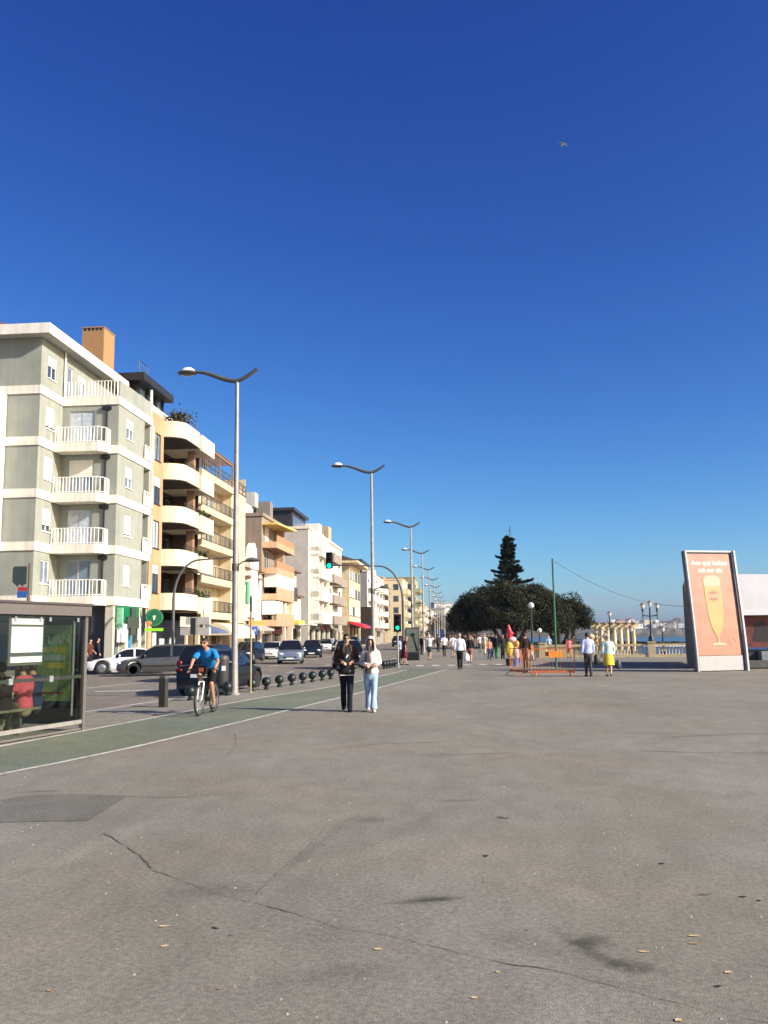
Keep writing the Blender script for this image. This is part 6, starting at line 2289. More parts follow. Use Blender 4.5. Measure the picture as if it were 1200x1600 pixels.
def person(label, loc, rz, h=1.72, top=(.3, .3, .3), legs=(.03, .03, .04), shoes=(.02, .02, .02), hair=(.02, .014, .01), sk=None, stride=.35, arms='down', bottom='trousers', jacket=False, fine=False, hairstyle='short', group=None, sleeve='short', female=False, joints=None, name='person', head_turn=0.0, flare=False, lean=0.0, hood=None, build=1.0, lod=.024):
    """A figure facing local -Y. The body is one skin surface, clothes are fitted shells over it."""
    sk = sk or skin
    t = thing(name, label, 'person', loc, rz, group)
    f = h / 1.75
    S_ = lambda p: Vector(p) * f
    sh = (.165 if female else .185) * build
    hp = Vector((0, 0, .93))
    J = {}
    for sg, nm, ph in ((1, 'L', 1), (-1, 'R', -1)):
        a = stride * ph
        hip = hp + Vector((sg * .085, 0, 0))
        k, an = leg_pts(sg, a if ph > 0 else a * .75, .06 if ph > 0 else .06 + .9 * abs(stride), hip)
        J['hip' + nm], J['knee' + nm], J['ank' + nm] = hip, k, an
    dz = min(J['ankL'].z, J['ankR'].z) - .085
    for k in list(J):
        J[k] = J[k] - Vector((0, 0, dz))
    zz = -dz
    ln = math.tan(lean)
    tp = lambda x, y, z: Vector((x, y - (z - .93) * ln, z + zz))
    for sg, nm in ((1, 'L'), (-1, 'R')):
        J['sho' + nm] = tp(sg * sh, .01, 1.405)
        if arms == 'down':
            sw = -stride * .7 * sg
            J['elb' + nm] = tp(sg * (sh + .055), .02 - math.sin(sw) * .28, 1.15)
            J['wri' + nm] = tp(sg * (sh + .07), -.05 - math.sin(sw) * .50, .90)
        elif arms == 'front':
            J['elb' + nm] = tp(sg * (sh + .045), .05, 1.15)
            J['wri' + nm] = tp(sg * .10, -.235, 1.115)
        elif arms == 'head':
            J['elb' + nm] = tp(sg * (sh + .17), -.10, 1.45)
            J['wri' + nm] = tp(sg * .10, -.10, 1.63)
        elif arms == 'one':
            J['elb' + nm] = tp(sg * (sh + .06), .05, 1.16)
            J['wri' + nm] = tp(sg * (sh + .02), -.16 if sg > 0 else -.02, 1.03 if sg > 0 else .90)
        elif arms == 'up':
            J['elb' + nm] = tp(sg * (sh + .08), -.08, 1.62)
            J['wri' + nm] = tp(sg * (sh + .10), -.12, 1.86)
    J['neck'] = tp(0, .005, 1.50)
    J['head'] = tp(0, -.025, 1.635)
    J['pel'] = Vector((0, 0, .93 + zz))
    if joints:
        J.update({k: Vector(v) for k, v in joints.items()})
    tors = []
    if not joints:
        wz = [(.86, .155, .105), (.95, .168 if not female else .178, .115), (1.06, .148 if not female else .135, .10), (1.16, .148 if not female else .135, .102), (1.28, .172 if not female else .155, .118), (1.38, .178 if not female else .158, .108), (1.44, .15, .085), (1.49, .075, .07)]
        tors = [(tp(0, 0, z), (a * build, b * build)) for z, a, b in wz]
    else:
        pe, ch, nk = J['pel'], J['chest'], J['neck']
        tors = [(pe + (pe - ch).normalized() * .06, (.15, .11)), (pe, (.165, .12)), (pe.lerp(ch, .4), (.15, .105)), (pe.lerp(ch, .75), (.165, .115)), (ch, (.175, .115)), (ch.lerp(nk, .5), (.15, .09)), (nk, (.07, .065))]
    tube = lambda m, pts, rad, seg=10, hint=(1, 0, 0): m.tube([S_(p) for p in pts], [tuple(q * f for q in r) if isinstance(r, tuple) else r * f for r in rad], seg, hint=hint, rnd=True)
    # ---- body
    m = MB()
    if not fine or joints or bottom != 'trousers' or True:
        tube(m, [p for p, r in tors], [r for p, r in tors], 14)
    tube(m, [J['neck'] - Vector((0, 0, .04)), J['neck'].lerp(J['head'], .55)], [.056, .050])
    hd = J['head']
    hm = Matrix.Rotation(head_turn, 4, 'Z')
    hb = MB()
    hb.ball((0, 0, 0), (.074, .094, .112), 18, 14)
    vs = []
    for v in hb.v:
        x, y, z = v
        if z < 0:                       # jaw narrows and comes forward to a chin
            q = -z / .112
            x *= 1 - .30 * q ** 1.5
            y = y * (1 - .18 * q) - .012 * q
        vs.append((x, y, z))
    hb.v = vs
    if fine:
        hb.tube([(0, -.088, .020), (0, -.106, -.012), (0, -.112, -.026), (0, -.098, -.038)], [.010, .013, .016, .012], 8, rnd=True)
        hb.tube([(-.024, -.084, -.062), (0, -.094, -.060), (.024, -.084, -.062)], [.007, .010, .007], 6, rnd=True)
        hb.tube([(-.045, -.076, .030), (-.02, -.090, .034), (.02, -.090, .034), (.045, -.076, .030)], [.008, .010, .010, .008], 6, rnd=True)
    for sg in (1, -1):
        hb.ball((sg * .076, .008, -.008), (.012, .022, .032), 8, 6)
    m.add([S_(hm @ Vector(v) + hd) for v in hb.v], hb.f)
    for nm, sg in (('L', 1), ('R', -1)):
        H_, K, A_ = J['hip' + nm], J['knee' + nm], J['ank' + nm]
        tube(m, [H_ + Vector((0, 0, .02)), H_.lerp(K, .35), K, K.lerp(A_, .3), K.lerp(A_, .75), A_], [.088, .078, .054, .056, .038, .034])
        tube(m, [A_ + Vector((0, .045, -.04)), A_ + Vector((0, -.04, -.035)), A_ + Vector((sg * .015, -.14, -.055))], [.034, (.038, .032), (.034, .02)], 10)
        s, e, w = J['sho' + nm], J['elb' + nm], J['wri' + nm]
        tube(m, [s + Vector((-sg * .05, 0, .0)), s, s.lerp(e, .4), e, e.lerp(w, .35), w], [.052, .056, .047, .038, .038, .026])
        if fine:
            dv = (w - e).normalized()
            up = Vector((0, 0, 1)) if abs(dv.z) < .8 else Vector((-sg, 0, 0))
            hm2 = MB()
            add_hand(hm2, w, dv, up, sg, .55)
            m.add([S_(v) for v in hm2.v], hm2.f)
        else:
            dv = (w - e).normalized()
            hm2 = MB()
            add_hand(hm2, w, dv, Vector((0, 0, 1)) if abs(dv.z) < .8 else Vector((-sg, 0, 0)), sg, .4)
            m.add([S_(v) for v in hm2.v], hm2.f)
    body = m.build('body', sk, t, smooth=80)
    remesh(body, .0075 if fine else .012, 2)
    # ---- clothing
    cl = lambda nm, c: mat('cloth_%s_%d_%d_%d' % (nm, int(c[0] * 999), int(c[1] * 999), int(c[2] * 999)), c, rough=.85, var=.14, scale=9, bump=.25, bscale=28, spec=.2)
    def fold(mb, amp, sd):
        mb.v = [tuple(Vector(v) + Vector((noise.noise((v[0] * 11, v[1] * 11, v[2] * 7 + sd)), noise.noise((v[0] * 11 + 5, v[1] * 11, v[2] * 7 + sd)), 0)) * amp) for v in mb.v]
    # upper garment
    m = MB()
    g_ = .016 if not jacket else .022
    rows = [(p, (r[0] + g_, r[1] + g_)) for p, r in tors]
    if not joints:
        hem = .80 if jacket else .90
        rows = [(tp(0, 0, hem), ((.172 if jacket else .166) * build + g_ * .6, .115 + g_))] + rows[1:]
    m.tube([S_(p) for p, r in rows[:-1]] + [S_(rows[-1][0])], [tuple(q * f for q in r) for p, r in rows], 18, hint=(1, 0, 0))
    for nm, sg in (('L', 1), ('R', -1)):
        s, e, w = J['sho' + nm], J['elb' + nm], J['wri' + nm]
        if sleeve == 'long':
            m.tube([S_(p) for p in (s + Vector((-sg * .085, 0, .035)), s + Vector((-sg * .012, 0, .0)), s.lerp(e, .45), e, e.lerp(w, .5), e.lerp(w, .95))], [q * f for q in ((.040 + g_), (.054 + g_), (.052 + g_), (.048 + g_), (.044 + g_ * .8), (.036 + g_ * .6))], 12)
        elif sleeve == 'short':
            m.tube([S_(p) for p in (s + Vector((-sg * .085, 0, .035)), s + Vector((-sg * .012, 0, .0)), s.lerp(e, .4), s.lerp(e, .78))], [q * f for q in ((.040 + g_), (.054 + g_), (.054 + g_), (.054 + g_))], 12)
    if fine:
        fold(m, .016 * f, rng.random() * 9)
    o = m.build('jacket' if jacket else 'shirt', cl('top', top), t, smooth=80)
    remesh(o, .012 if fine else lod, 3)
    # lower garment
    m = MB()
    if bottom in ('trousers', 'shorts'):
        b0, b1 = tors[0][0], tors[1][0]
        m.tube([S_(b0 - Vector((0, 0, .03))), S_(b0), S_(b1), S_(b1 + (b1 - b0) * .35)], [(.150 * f, .115 * f), (.170 * f, .122 * f), ((tors[1][1][0] + .010) * f, (tors[1][1][1] + .010) * f), ((tors[1][1][0] + .0) * f, (tors[1][1][1] + .004) * f)], 16, hint=(1, 0, 0), rnd=True)
        for nm, sg in (('L', 1), ('R', -1)):
            H_, K, A_ = J['hip' + nm], J['knee' + nm], J['ank' + nm]
            if bottom == 'trousers':
                wd = (.060, .066, .088) if flare else (.058, .056, .054)
                m.tube([S_(p) for p in (H_ + Vector((0, 0, .03)), H_.lerp(K, .4), K, K.lerp(A_, .45), K.lerp(A_, 1.04))], [q * f for q in (.098, .088, .068, wd[0] + .006, wd[2] + .006)], 14)
            else:
                m.tube([S_(p) for p in (H_ + Vector((0, 0, .03)), H_.lerp(K, .5), H_.lerp(K, .92))], [q * f for q in (.100, .092, .084)], 14)
        m.tube([S_(J['hipR'] + Vector((.01, 0, -.035))), S_(J['hipL'] + Vector((-.01, 0, -.035)))], .098 * f, 12, rnd=True)
    else:
        q0 = .93 + zz
        ks = (J['kneeL'] + J['kneeR']) / 2
        pts = [Vector((0, 0, q0 + .10)), Vector((0, 0, q0)), Vector((0, ks.y * .4, q0 - .2)), Vector((0, ks.y * .7, q0 - .46))]
        m.tube([S_(p) for p in pts], [(.150 * f, .115 * f), (.185 * f, .14 * f), (.215 * f, .18 * f), (.25 * f, .22 * f)], 20)
        m.v = [tuple(Vector(v) + Vector((math.sin(math.atan2(v[1], v[0]) * 8), 0, 0)) * .012) for v in m.v]
    if fine:
        fold(m, .014 * f, rng.random() * 9)
    o = m.build({'trousers': 'trousers', 'shorts': 'shorts', 'skirt': 'skirt'}[bottom], cl('legs', legs), t, smooth=80)
    remesh(o, .012 if fine else lod, 3)
    # shoes
    for nm, sg in (('L', 1), ('R', -1)):
        A_ = J['ank' + nm]
        m = MB()
        m.tube([S_(p) for p in (A_ + Vector((0, .062, -.052)), A_ + Vector((0, .01, -.035)), A_ + Vector((sg * .008, -.08, -.050)), A_ + Vector((sg * .018, -.165, -.062)))], [(.036 * f, .032 * f), (.044 * f, .048 * f), (.048 * f, .034 * f), (.036 * f, .022 * f)], 12, hint=(1, 0, 0), rnd=True)
        m.build('shoe', cl('shoe', shoes), t, smooth=80)
    # hair
    if hairstyle != 'bald' and hood is None:
        m = MB()
        hm3 = MB()
        hm3.ball((0, .010, .012), (.083, .100, .112), 18, 14)
        hm3.v = [v for v in hm3.v]
        keep = []
        for fc in hm3.f:
            c = sum((Vector(hm3.v[i]) for i in fc), Vector()) / len(fc)
            if c.z > .045 or (c.y > -.005 and c.z > -.06) or (hairstyle == 'long' and c.y > -.02):
                keep.append(fc)
        hm3.f = keep
        m.add([S_(hm @ Vector(v) + hd) for v in hm3.v], hm3.f)
        if hairstyle == 'long':
            m.tube([S_(hd + Vector((0, .06, .02))), S_(hd + Vector((0, .085, -.10))), S_(hd + Vector((0, .095, -.24)))], [(.078 * f, .05 * f), (.088 * f, .042 * f), (.06 * f, .02 * f)], 12, hint=(1, 0, 0))
        hr = m.build('hair', mat('hair_%d' % int(hair[0] * 999), hair, rough=.6, var=.3, scale=30), t, smooth=80, clean=False)
    t['_h'] = h
    return t, J, f, S_
def obj_at(name, mb, m_, parent, smooth=60):
    return mb.build(name, m_, parent, smooth=smooth)

# the walking couple
g = G(542, 1111.5)
t, J, f, S_ = person('man in brown jacket and sunglasses walking with hands together, left of the couple', (g.x, g.y, 0), .10, 1.76, top=(.058, .032, .02), legs=(.010, .012, .022), shoes=(.012, .011, .011), hair=(.012, .009, .007), stride=.20, arms='front', jacket=True, fine=True, sleeve='long', head_turn=.05)
hd = J['head']
m = MB()
m.tube([S_(hd + Vector((-.068, -.058, .012))), S_(hd + Vector((-.04, -.090, .010))), S_(hd + Vector((-.012, -.098, .012)))], [(.010 * f, .006), (.020 * f, .006), (.012 * f, .005)], 8, hint=(0, 0, 1))
m.tube([S_(hd + Vector((.068, -.058, .012))), S_(hd + Vector((.04, -.090, .010))), S_(hd + Vector((.012, -.098, .012)))], [(.010 * f, .006), (.020 * f, .006), (.012 * f, .005)], 8, hint=(0, 0, 1))
for sg in (1, -1):
    m.tube([S_(hd + Vector((sg * .070, -.055, .014))), S_(hd + Vector((sg * .080, .01, .012)))], .0035, 5)
m.build('sunglasses', mat('sunglass_black', (.004, .004, .004), rough=.1, var=0), t, smooth=60)
m = MB()
m.tube([S_((0, -.135, 1.44)), S_((0, -.165, 1.30)), S_((0, -.160, 1.12)), S_((0, -.150, .93))], [(.045, .02), (.075, .022), (.095, .022), (.11, .02)], 12, hint=(1, 0, 0))
m.build('undershirt_or_shade', mat('undershirt_navy', (.012, .013, .022), rough=.8, var=.15), t, smooth=60)
m = MB()
for sg in (1, -1):
    m.tube([S_((sg * .05, -.06, 1.52)), S_((sg * .085, -.155, 1.40)), S_((sg * .07, -.172, 1.28))], [(.024, .010), (.034, .010), (.012, .008)], 8, hint=(1, 0, .4))
m.build('lapel', mat('lapel_brown', (.05, .028, .018), rough=.7, var=.2), t, smooth=60)
m = MB()
m.tube([S_((-.02, -.20, 1.20)), S_((.02, -.205, 1.27))], [(.012, .004), (.018, .004)], 6)
tag(m.build('folded_paper', mat('paper_white', (.8, .8, .78)), None, (g.x, g.y, 0), .10), 'small white paper held by the man in the brown jacket', 'paper')
m = MB()
m.tube([S_((-.10, -.175, .93)), S_((.06, -.185, .90))], [(.055, .03), (.06, .03)], 10, rnd=True)
m.tube([S_((-.19, -.10, .96)), S_((-.21, .0, .93))], [(.05, .04), (.05, .04)], 8, rnd=True)
tag(m.build('hip_bag', mat('bag_black_leather', (.012, .012, .014), rough=.35, var=.2), None, (g.x, g.y, 0), .10, smooth=60), 'black bag at the waist of the man in the brown jacket', 'bag')
MB().box(-.16 * f, .17 * f, -.168, -.150, .81, .83).build('hem_strip', mat('hem_white', (.55, .54, .52)), t)

g = G(580, 1112)
t, J, f, S_ = person('woman in a cream hooded sweater and light blue jeans walking beside the man', (g.x, g.y, 0), .02, 1.66, top=(.66, .54, .47), legs=(.30, .43, .54), shoes=(.50, .42, .38), stride=.20, arms='front', fine=True, sleeve='long', female=True, hood=True, flare=True)
hd = J['head']
m = MB()
hb = MB()
hb.ball((0, .012, .020), (.112, .150, .146), 24, 18)
hb.f = [fc for fc in hb.f if not ((sum((Vector(hb.v[i]) for i in fc), Vector()) / 4).y < -.085 and (sum((Vector(hb.v[i]) for i in fc), Vector()) / 4).z < .085)]
m.add([S_(Vector(v) + hd) for v in hb.v], hb.f)
m.tube([S_(hd + Vector((0, .02, -.02))), S_(hd + Vector((0, .03, -.12))), S_(hd + Vector((0, .03, -.20)))], [(.112 * f, .105 * f), (.125 * f, .10 * f), (.175 * f, .11 * f)], 16, hint=(1, 0, 0), caps=False)
m.build('hood', mat('hood_cream', (.66, .54, .47), rough=.85, var=.1, scale=9, bump=.2), t, smooth=70, clean=False)
m = MB()
for sg in (1, -1):
    m.tube([S_(hd + Vector((sg * .02, -.062, .088))), S_(hd + Vector((sg * .062, -.068, .03))), S_(hd + Vector((sg * .070, -.085, -.07))), S_(hd + Vector((sg * .068, -.115, -.15))), S_(hd + Vector((sg * .055, -.13, -.21)))], [(.03, .022), (.028, .03), (.030, .03), (.032, .026), (.014, .012)], 9, hint=(1, 0, 0))
m.build('hair', mat('hair_12', (.012, .009, .007)), t, smooth=70)
m = MB()
m.tube([S_((-.075, -.135, 1.40)), S_((-.07, -.152, 1.25)), S_((-.06, -.140, 1.08)), S_((-.055, -.145, .90))], [(.045, .02), (.065, .022), (.07, .022), (.07, .02)], 12, hint=(1, 0, 0))
m.build('undershirt_or_shade', mat('front_shade_grey', (.045, .045, .055), rough=.8, var=.2), t, smooth=60)  # shade on the sweater front, put in as a dark grey strip
m = MB().box(-.07, .03, -.27, -.255, 1.02, 1.10)
tag(m.build('phone', mat('phone_pale', (.45, .42, .40), rough=.3), None, (g.x, g.y, 0), .02), 'pale phone held in front by the hooded woman', 'phone')

# ---------------------------------------------------------------- bicycle and its rider
bf, br = G(310, 1119.5), G(335, 1112.5)
bdir = Vector((bf.x - br.x, bf.y - br.y, 0)).normalized()
brz = math.atan2(bdir.x, -bdir.y)
bc = (bf + br) / 2
t = thing('bicycle', 'dark bicycle with a white front fork, ridden on the green lane', 'bicycle', (bc.x, bc.y, 0.004), brz)
Mw = Matrix.Rotation(math.pi / 2, 4, 'Y')
bl = mat('bike_frame_black', (.012, .012, .013), rough=.3, coat=.5)
wr = .34
for y in (-.53, .53):
    w_ = MB().torus((0, 0, 0), wr - .024, .024, Mw, 40, 8).build('wheel', rubber, t, (0, y, wr), smooth=80)
    MB().torus((0, 0, 0), wr - .052, .011, Mw, 40, 6).build('rim', mat('bike_rim', (.16, .16, .16), rough=.35, metal=.5), w_, smooth=80)
    m = MB()
    for i in range(20):
        a = i * 2 * math.pi / 20
        m.bar((.03 * (1 if i % 2 else -1), .02 * math.cos(a), .02 * math.sin(a)), (0, (wr - .05) * math.cos(a), (wr - .05) * math.sin(a)), .0018, 3)
    m.lathe([(.02, -.045), (.03, -.02), (.03, .02), (.02, .045)], 10, M=Mw)
    m.build('spokes', alloy, w_)
m = MB()
BB, ST, HT, HB_ = (0, .07, .29), (0, .27, .82), (0, -.36, .86), (0, -.39, .72)
for a, b, r_ in ((BB, ST, .017), (ST, HT, .018), (HB_, BB, .022), (HT, HB_, .02)):
    m.tube([a, b], r_, 8)
for sg in (1, -1):
    m.tube([(sg * .02, .09, .29), (sg * .05, .53, wr)], .010, 6)
    m.tube([(sg * .02, .26, .80), (sg * .05, .53, wr)], .009, 6)
m.build('frame', bl, t, smooth=60)
m = MB()
for sg in (1, -1):
    m.tube([(sg * .055, -.40, .72), (sg * .055, -.455, .55), (sg * .05, -.53, wr)], [.021, .019, .014], 8)
m.tube([(-.06, -.395, .73), (.06, -.395, .73)], .02, 8)
m.build('fork', mat('fork_white', (.70, .70, .68), rough=.3, coat=.4), t, smooth=60)
m = MB()
m.tube([(0, -.345, .86), (0, -.34, .94), (0, -.42, .985)], .017, 8)
m.tube([(-.31, -.36, 1.0), (-.2, -.39, 1.0), (0, -.42, .99), (.2, -.39, 1.0), (.31, -.36, 1.0)], .014, 8)
m.build('handlebar', bl, t, smooth=60)
for sg in (1, -1):
    MB().tube([(sg * .22, -.385, 1.0), (sg * .32, -.355, 1.0)], .019, 8).build('grip', rubber, t, smooth=60)
MB().box(-.05, .05, -.46, -.43, .96, 1.04).build('front_lamp', mat('bike_lamp', (.35, .08, .04), rough=.3), t)
m = MB()
m.tube([(0, .18, .95), (0, .28, .96), (0, .40, .97)], [(.025, .018), (.06, .025), (.085, .03)], 10, hint=(1, 0, 0), rnd=True)
sd_ = m.build('saddle', black_plastic, t, smooth=70)
MB().tube([(0, .27, .82), (0, .29, .95)], .013, 8).build('seat_post', alloy, t)
m = MB().lathe([(.0, -.004), (.095, -.004), (.095, .004), (0, .004)], 24, c=(-.05, .07, .29), M=Mw)
m.build('chainring', mat('chain_dark', (.05, .05, .05), metal=.5, rough=.4), t)
pL, pR = Vector((.13, .06, .125)), Vector((-.13, .08, .455))
for sg, p in ((1, pL), (-1, pR)):
    m = MB().tube([(sg * .06, .07, .29), (sg * .08, p.y, p.z)], .011, 6)
    c_ = m.build('crank', alloy, t)
    MB().box(p.x - .05, p.x + .05, p.y - .045, p.y + .045, p.z - .012, p.z + .012).build('pedal', black_plastic, c_)
joints = dict(pel=(0, .27, 1.02), chest=(0, -.02, 1.34), neck=(0, -.10, 1.445), head=(-.01, -.185, 1.575),
              hipL=(.085, .25, 1.00), kneeL=(.13, -.10, .66), ankL=(.13, .10, .235), hipR=(-.085, .25, 1.00), kneeR=(-.14, -.16, .86), ankR=(-.13, .12, .56),
              shoL=(.18, -.06, 1.385), elbL=(.29, -.13, 1.17), wriL=(.285, -.30, 1.04), shoR=(-.18, -.06, 1.385), elbR=(-.27, -.20, 1.20), wriR=(-.285, -.31, 1.04))
t, J, f, S_ = person('cyclist in a bright blue shirt, black shorts and sunglasses, riding towards the viewer', (bc.x, bc.y, 0.004), brz, 1.75, top=(.016, .19, .48), legs=(.008, .008, .010), shoes=(.15, .12, .10), hair=(.02, .015, .012), sk=skin_tan, fine=True, sleeve='short', bottom='shorts', joints=joints, hairstyle='short', head_turn=-.15)
hd = J['head']
m = MB()
for sg in (1, -1):
    m.tube([hd + Vector((sg * .066 - .012, -.06, .012)), hd + Vector((sg * .04 - .014, -.092, .010)), hd + Vector((sg * .010 - .014, -.098, .012))], [(.010, .006), (.022, .006), (.014, .006)], 8, hint=(0, 0, 1))
    m.tube([hd + Vector((sg * .068 - .012, -.058, .014)), hd + Vector((sg * .078, .01, .012))], .004, 5)
m.build('sunglasses', mat('sunglass_black', (.004, .004, .004)), t, smooth=60)

# ---------------------------------------------------------------- the other people
def at_foot(px, py):
    g = G(px, py)
    return (g.x, g.y, 0)
pi = math.pi
white, black, navy = (.74, .73, .76), (.012, .012, .014), (.015, .02, .05)
pw = at_foot(719, 1046)
person('man in a white shirt and black trousers walking away with a white bag', pw, pi - .05, 1.76, top=(.72, .68, .74), legs=black, hair=(.30, .28, .26), stride=.12, sleeve='long')
m = MB()
m.tube([(0, 0, .34), (.02, 0, .26), (0, 0, .10), (0, 0, .0)], [(.03, .02), (.09, .05), (.15, .08), (.12, .07)], 12, rnd=True)
tag(m.build('carrier_bag', mat('bag_white_plastic', (.78, .78, .80), rough=.4, var=.1), None, (pw[0] + .33, pw[1] - .05, .45), smooth=60), 'white plastic bag hanging from the hand of the man in the white shirt', 'bag')
person('woman in a black top and bare legs beside the white-shirted man', (5.05, 54.5, 0), pi, 1.66, top=black, legs=(.30, .12, .11), bottom='shorts', sk=skin, hair=(.20, .13, .07), female=True, hairstyle='long', stride=.2, sleeve='long')
person('man in pale grey top and shorts, hands at his head, near poster panel', at_foot(671, 1031.5), pi, 1.74, top=(.48, .49, .50), legs=(.06, .065, .05), bottom='shorts', sk=skin, arms='head', stride=.12, hair=(.5, .5, .5))
person('woman in a dark red dress bending beside the signal post', at_foot(632, 1039.5), 1.9, 1.66, top=(.13, .015, .03), legs=(.10, .012, .025), bottom='skirt', female=True, stride=.2, arms='one', hair=(.20, .10, .05), hairstyle='long', lean=.2)
person('person in a pale blue top half hidden by the signal post', at_foot(626.5, 1036), .5, 1.60, top=(.45, .56, .68), legs=(.06, .06, .08), female=True, stride=.1, arms='one', hairstyle='long')
person('person in a white T-shirt and dark trousers walking away on the lane', at_foot(694.5, 1026), pi, 1.74, top=white, legs=(.05, .04, .04), stride=.25)
person('person in a white shirt and pale shorts left of the white-shirted man', at_foot(708, 1027), pi, 1.74, top=(.70, .68, .74), legs=(.50, .48, .50), bottom='shorts', stride=.3, hair=(.08, .05, .03))
person('person in cream clothes standing under the dark tree', at_foot(757.5, 1023), pi * .9, 1.76, top=(.50, .45, .34), legs=(.56, .50, .38), stride=.15, hair=(.35, .3, .2))
person('child in a reddish top and jeans in front of the tree', at_foot(765, 1030.5), .3, 1.40, top=(.50, .20, .15), legs=(.05, .07, .13), stride=.15)
person('man in dark blue behind the child in jeans', at_foot(769.5, 1027), 2.6, 1.80, top=navy, legs=(.03, .03, .04), stride=.1, sleeve='long')
person('person in a dark jacket and green trousers in front of the tree', at_foot(776, 1029), 2.9, 1.72, top=black, legs=(.03, .20, .09), stride=.15, sleeve='long', jacket=True)
person('woman in black standing left of the vendor stand', at_foot(786, 1030), .2, 1.66, top=(.02, .02, .02), legs=(.025, .022, .02), female=True, hairstyle='long', hair=(.15, .08, .04), stride=.08, sleeve='long')
person('person in a white top far left under the tree', at_foot(750, 1020), pi, 1.70, top=(.62, .60, .58), legs=(.16, .15, .14), stride=.2)
person('person in grey sitting figure group under the tree', at_foot(741, 1018), 1.2, 1.68, top=(.22, .20, .18), legs=(.10, .09, .09), stride=.1) if False else None
person('person in a khaki top behind the woman in black', at_foot(737, 1017), pi, 1.72, top=(.20, .17, .12), legs=(.05, .05, .06), stride=.2)
person('person in a dark top at the left edge of the tree shadow', at_foot(727, 1018), pi, 1.75, top=(.04, .03, .03), legs=(.03, .03, .04), stride=.2)
person('person in a brown coat among the far walkers', at_foot(716, 1015), pi, 1.74, top=(.10, .06, .04), legs=(.04, .04, .05), stride=.2, sleeve='long')
person('person in dark clothes walking away beyond the white T-shirt', at_foot(685, 1019), pi, 1.76, top=(.05, .04, .045), legs=(.03, .03, .035), stride=.2, sleeve='long')
person('person in black standing by the grey case at the fourth lamp', at_foot(659, 1023), 2.0, 1.70, top=black, legs=black, stride=.1, sleeve='long')
person('child in a pink top with bare legs at the balustrade', at_foot(889.5, 1028), pi, 1.42, top=(.75, .16, .18), legs=(.70, .16, .16), bottom='shorts', female=True, stride=.15, arms='down', hair=(.03, .02, .015), hairstyle='long')
person('child in an orange-red shirt beyond the barriers', at_foot(831, 1033), .6, 1.12, top=(.70, .12, .05), legs=(.45, .40, .38), stride=.2)
person('person with a pale blue cap leaning over the balustrade', at_foot(858.5, 1022), pi, 1.50, top=(.25, .42, .55), legs=(.05, .045, .045), stride=.1, lean=.25, hair=(.45, .60, .70), arms='one')
person('man in dark clothes behind the end-on barrier', at_foot(821.5, 1044), pi, 1.74, top=(.03, .02, .015), legs=(.05, .03, .02), stride=.1, sleeve='long', hair=(.06, .03, .015))
pb = at_foot(920, 1057)
person('man in a light blue shirt and grey trousers walking away, right of the barriers', pb, pi + .1, 1.72, top=(.36, .42, .66), legs=(.055, .05, .048), stride=.13, sleeve='long', shoes=black, hair=(.02, .014, .01))
m = MB()
m.tube([(0, 0, .34), (0, 0, .30), (.01, 0, .05), (.01, 0, 0)], [(.06, .02), (.10, .06), (.12, .07), (.10, .05)], 10, rnd=True)
tag(m.build('shoulder_bag', mat('bag_dark', (.02, .02, .025), rough=.5), None, (pb[0] + .34, pb[1] + .02, .50), smooth=60), 'dark bag carried between the blue-shirted man and the woman in yellow', 'bag')
py_ = at_foot(952, 1056.5)
person('woman in a mint jacket and yellow skirt walking away on the right', py_, pi - .1, 1.62, top=(.52, .66, .58), legs=(.72, .50, .06), bottom='skirt', female=True, stride=.16, hair=(.30, .18, .08), sleeve='long', shoes=(.03, .015, .012), build=1.12)
m = MB()
m.tube([(0, 0, .30), (0, 0, .26), (.01, 0, .05), (.01, 0, 0)], [(.06, .02), (.10, .05), (.12, .06), (.10, .05)], 10, rnd=True)
tag(m.build('shopping_bag', mat('bag_navy', (.03, .04, .06), rough=.5), None, (py_[0] + .36, py_[1] - .04, .32), smooth=60), 'navy bag in the right hand of the woman in the yellow skirt', 'bag')
rc_ = random.Random(21)
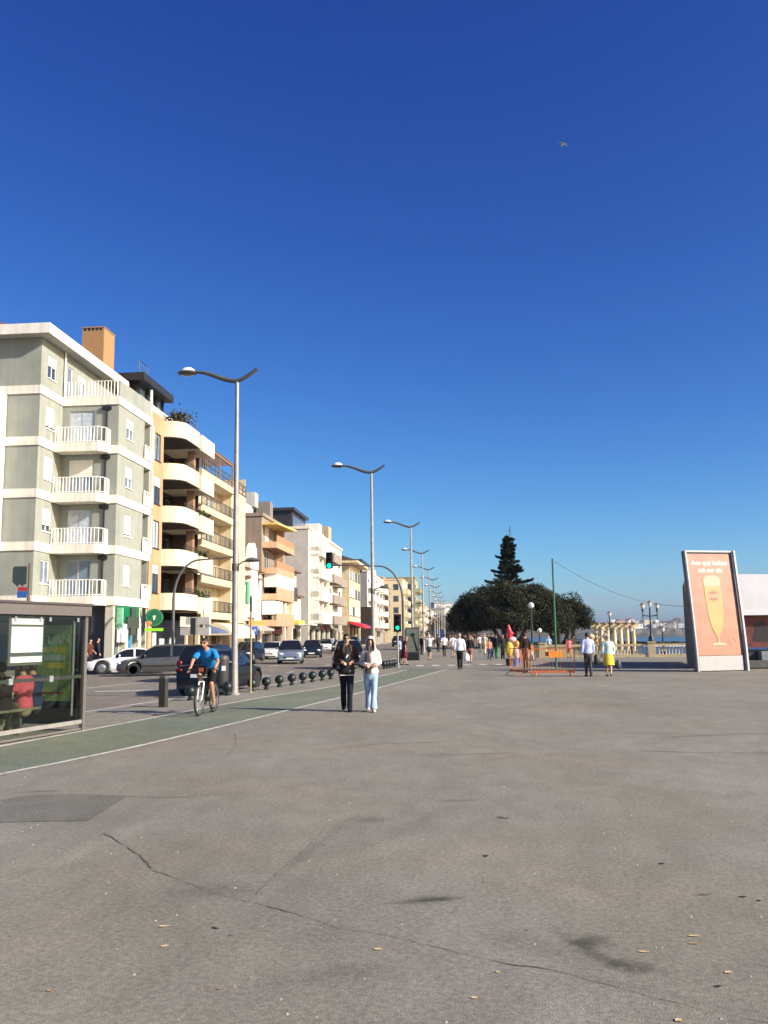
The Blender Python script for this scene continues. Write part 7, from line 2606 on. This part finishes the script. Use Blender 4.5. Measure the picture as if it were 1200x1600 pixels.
for i in range(9):
    px = [698, 703, 712, 722, 731, 740, 746, 753, 763][i]
    person('%s dark-clothed distant walker counted from the lamp row towards the vendor stand' % ['first', 'second', 'third', 'fourth', 'fifth', 'sixth', 'seventh', 'eighth', 'ninth'][i], at_foot(px, [1012, 1010, 1011, 1012, 1013, 1013.5, 1012, 1014, 1014][i]), rc_.choice([0, pi, pi, 1.5, 2.6]), rc_.uniform(1.62, 1.82),
           top=rc_.choice([(.03, .025, .03), (.07, .04, .035), (.035, .04, .06), (.12, .10, .09)]), legs=rc_.choice([(.02, .02, .03), (.05, .045, .04)]), stride=rc_.uniform(.08, .3), sleeve=rc_.choice(['long', 'short']), group='distant walkers in dark clothes', lod=.035)
# by the shops on the far left
person('person in an orange-trimmed black top at the shop doorway', (P(140, 1030, 47).x, 47, .03), 1.2, 1.70, top=(.10, .03, .015), legs=black, stride=.1, sleeve='short', arms='one')
person('person in dark clothes standing in the shop doorway', (P(152, 1030, 49.5).x, 49.5, .03), 2.0, 1.76, top=(.02, .02, .03), legs=black, stride=.08, sleeve='long')
# waiting in the bus shelter, seen from behind
def sit_joints():
    return dict(pel=(0, 0, .52), chest=(0, -.03, .92), neck=(0, -.05, 1.06), head=(0, -.10, 1.20), hipL=(.09, 0, .52), kneeL=(.11, -.42, .50), ankL=(.11, -.42, .09), hipR=(-.09, 0, .52), kneeR=(-.11, -.42, .50), ankR=(-.11, -.42, .09),
                shoL=(.18, -.03, .99), elbL=(.25, -.08, .73), wriL=(.14, -.30, .62), shoR=(-.18, -.03, .99), elbR=(-.25, -.08, .73), wriR=(-.14, -.30, .62))
yaw = srz + pi
for px, y_, top_, lg, lab in ((40, -.62, (.72, .12, .16), (.35, .30, .20), 'seated person in a pink top waiting in the bus shelter'), (55, -.70, (.02, .04, .10), (.03, .04, .07), 'seated person in dark blue next to the pink top in the bus shelter'), (8, -.66, (.03, .02, .02), (.02, .02, .02), 'seated person in black at the near end of the shelter bench')):
    x_ = sx(px, y_)
    w = SH + sd * x_ + Vector((-sd.y, sd.x, 0)) * y_
    person(lab, (w.x, w.y, 0), srz, 1.75, top=top_, legs=lg, joints=sit_joints(), stride=0, hair=(.02, .015, .01))
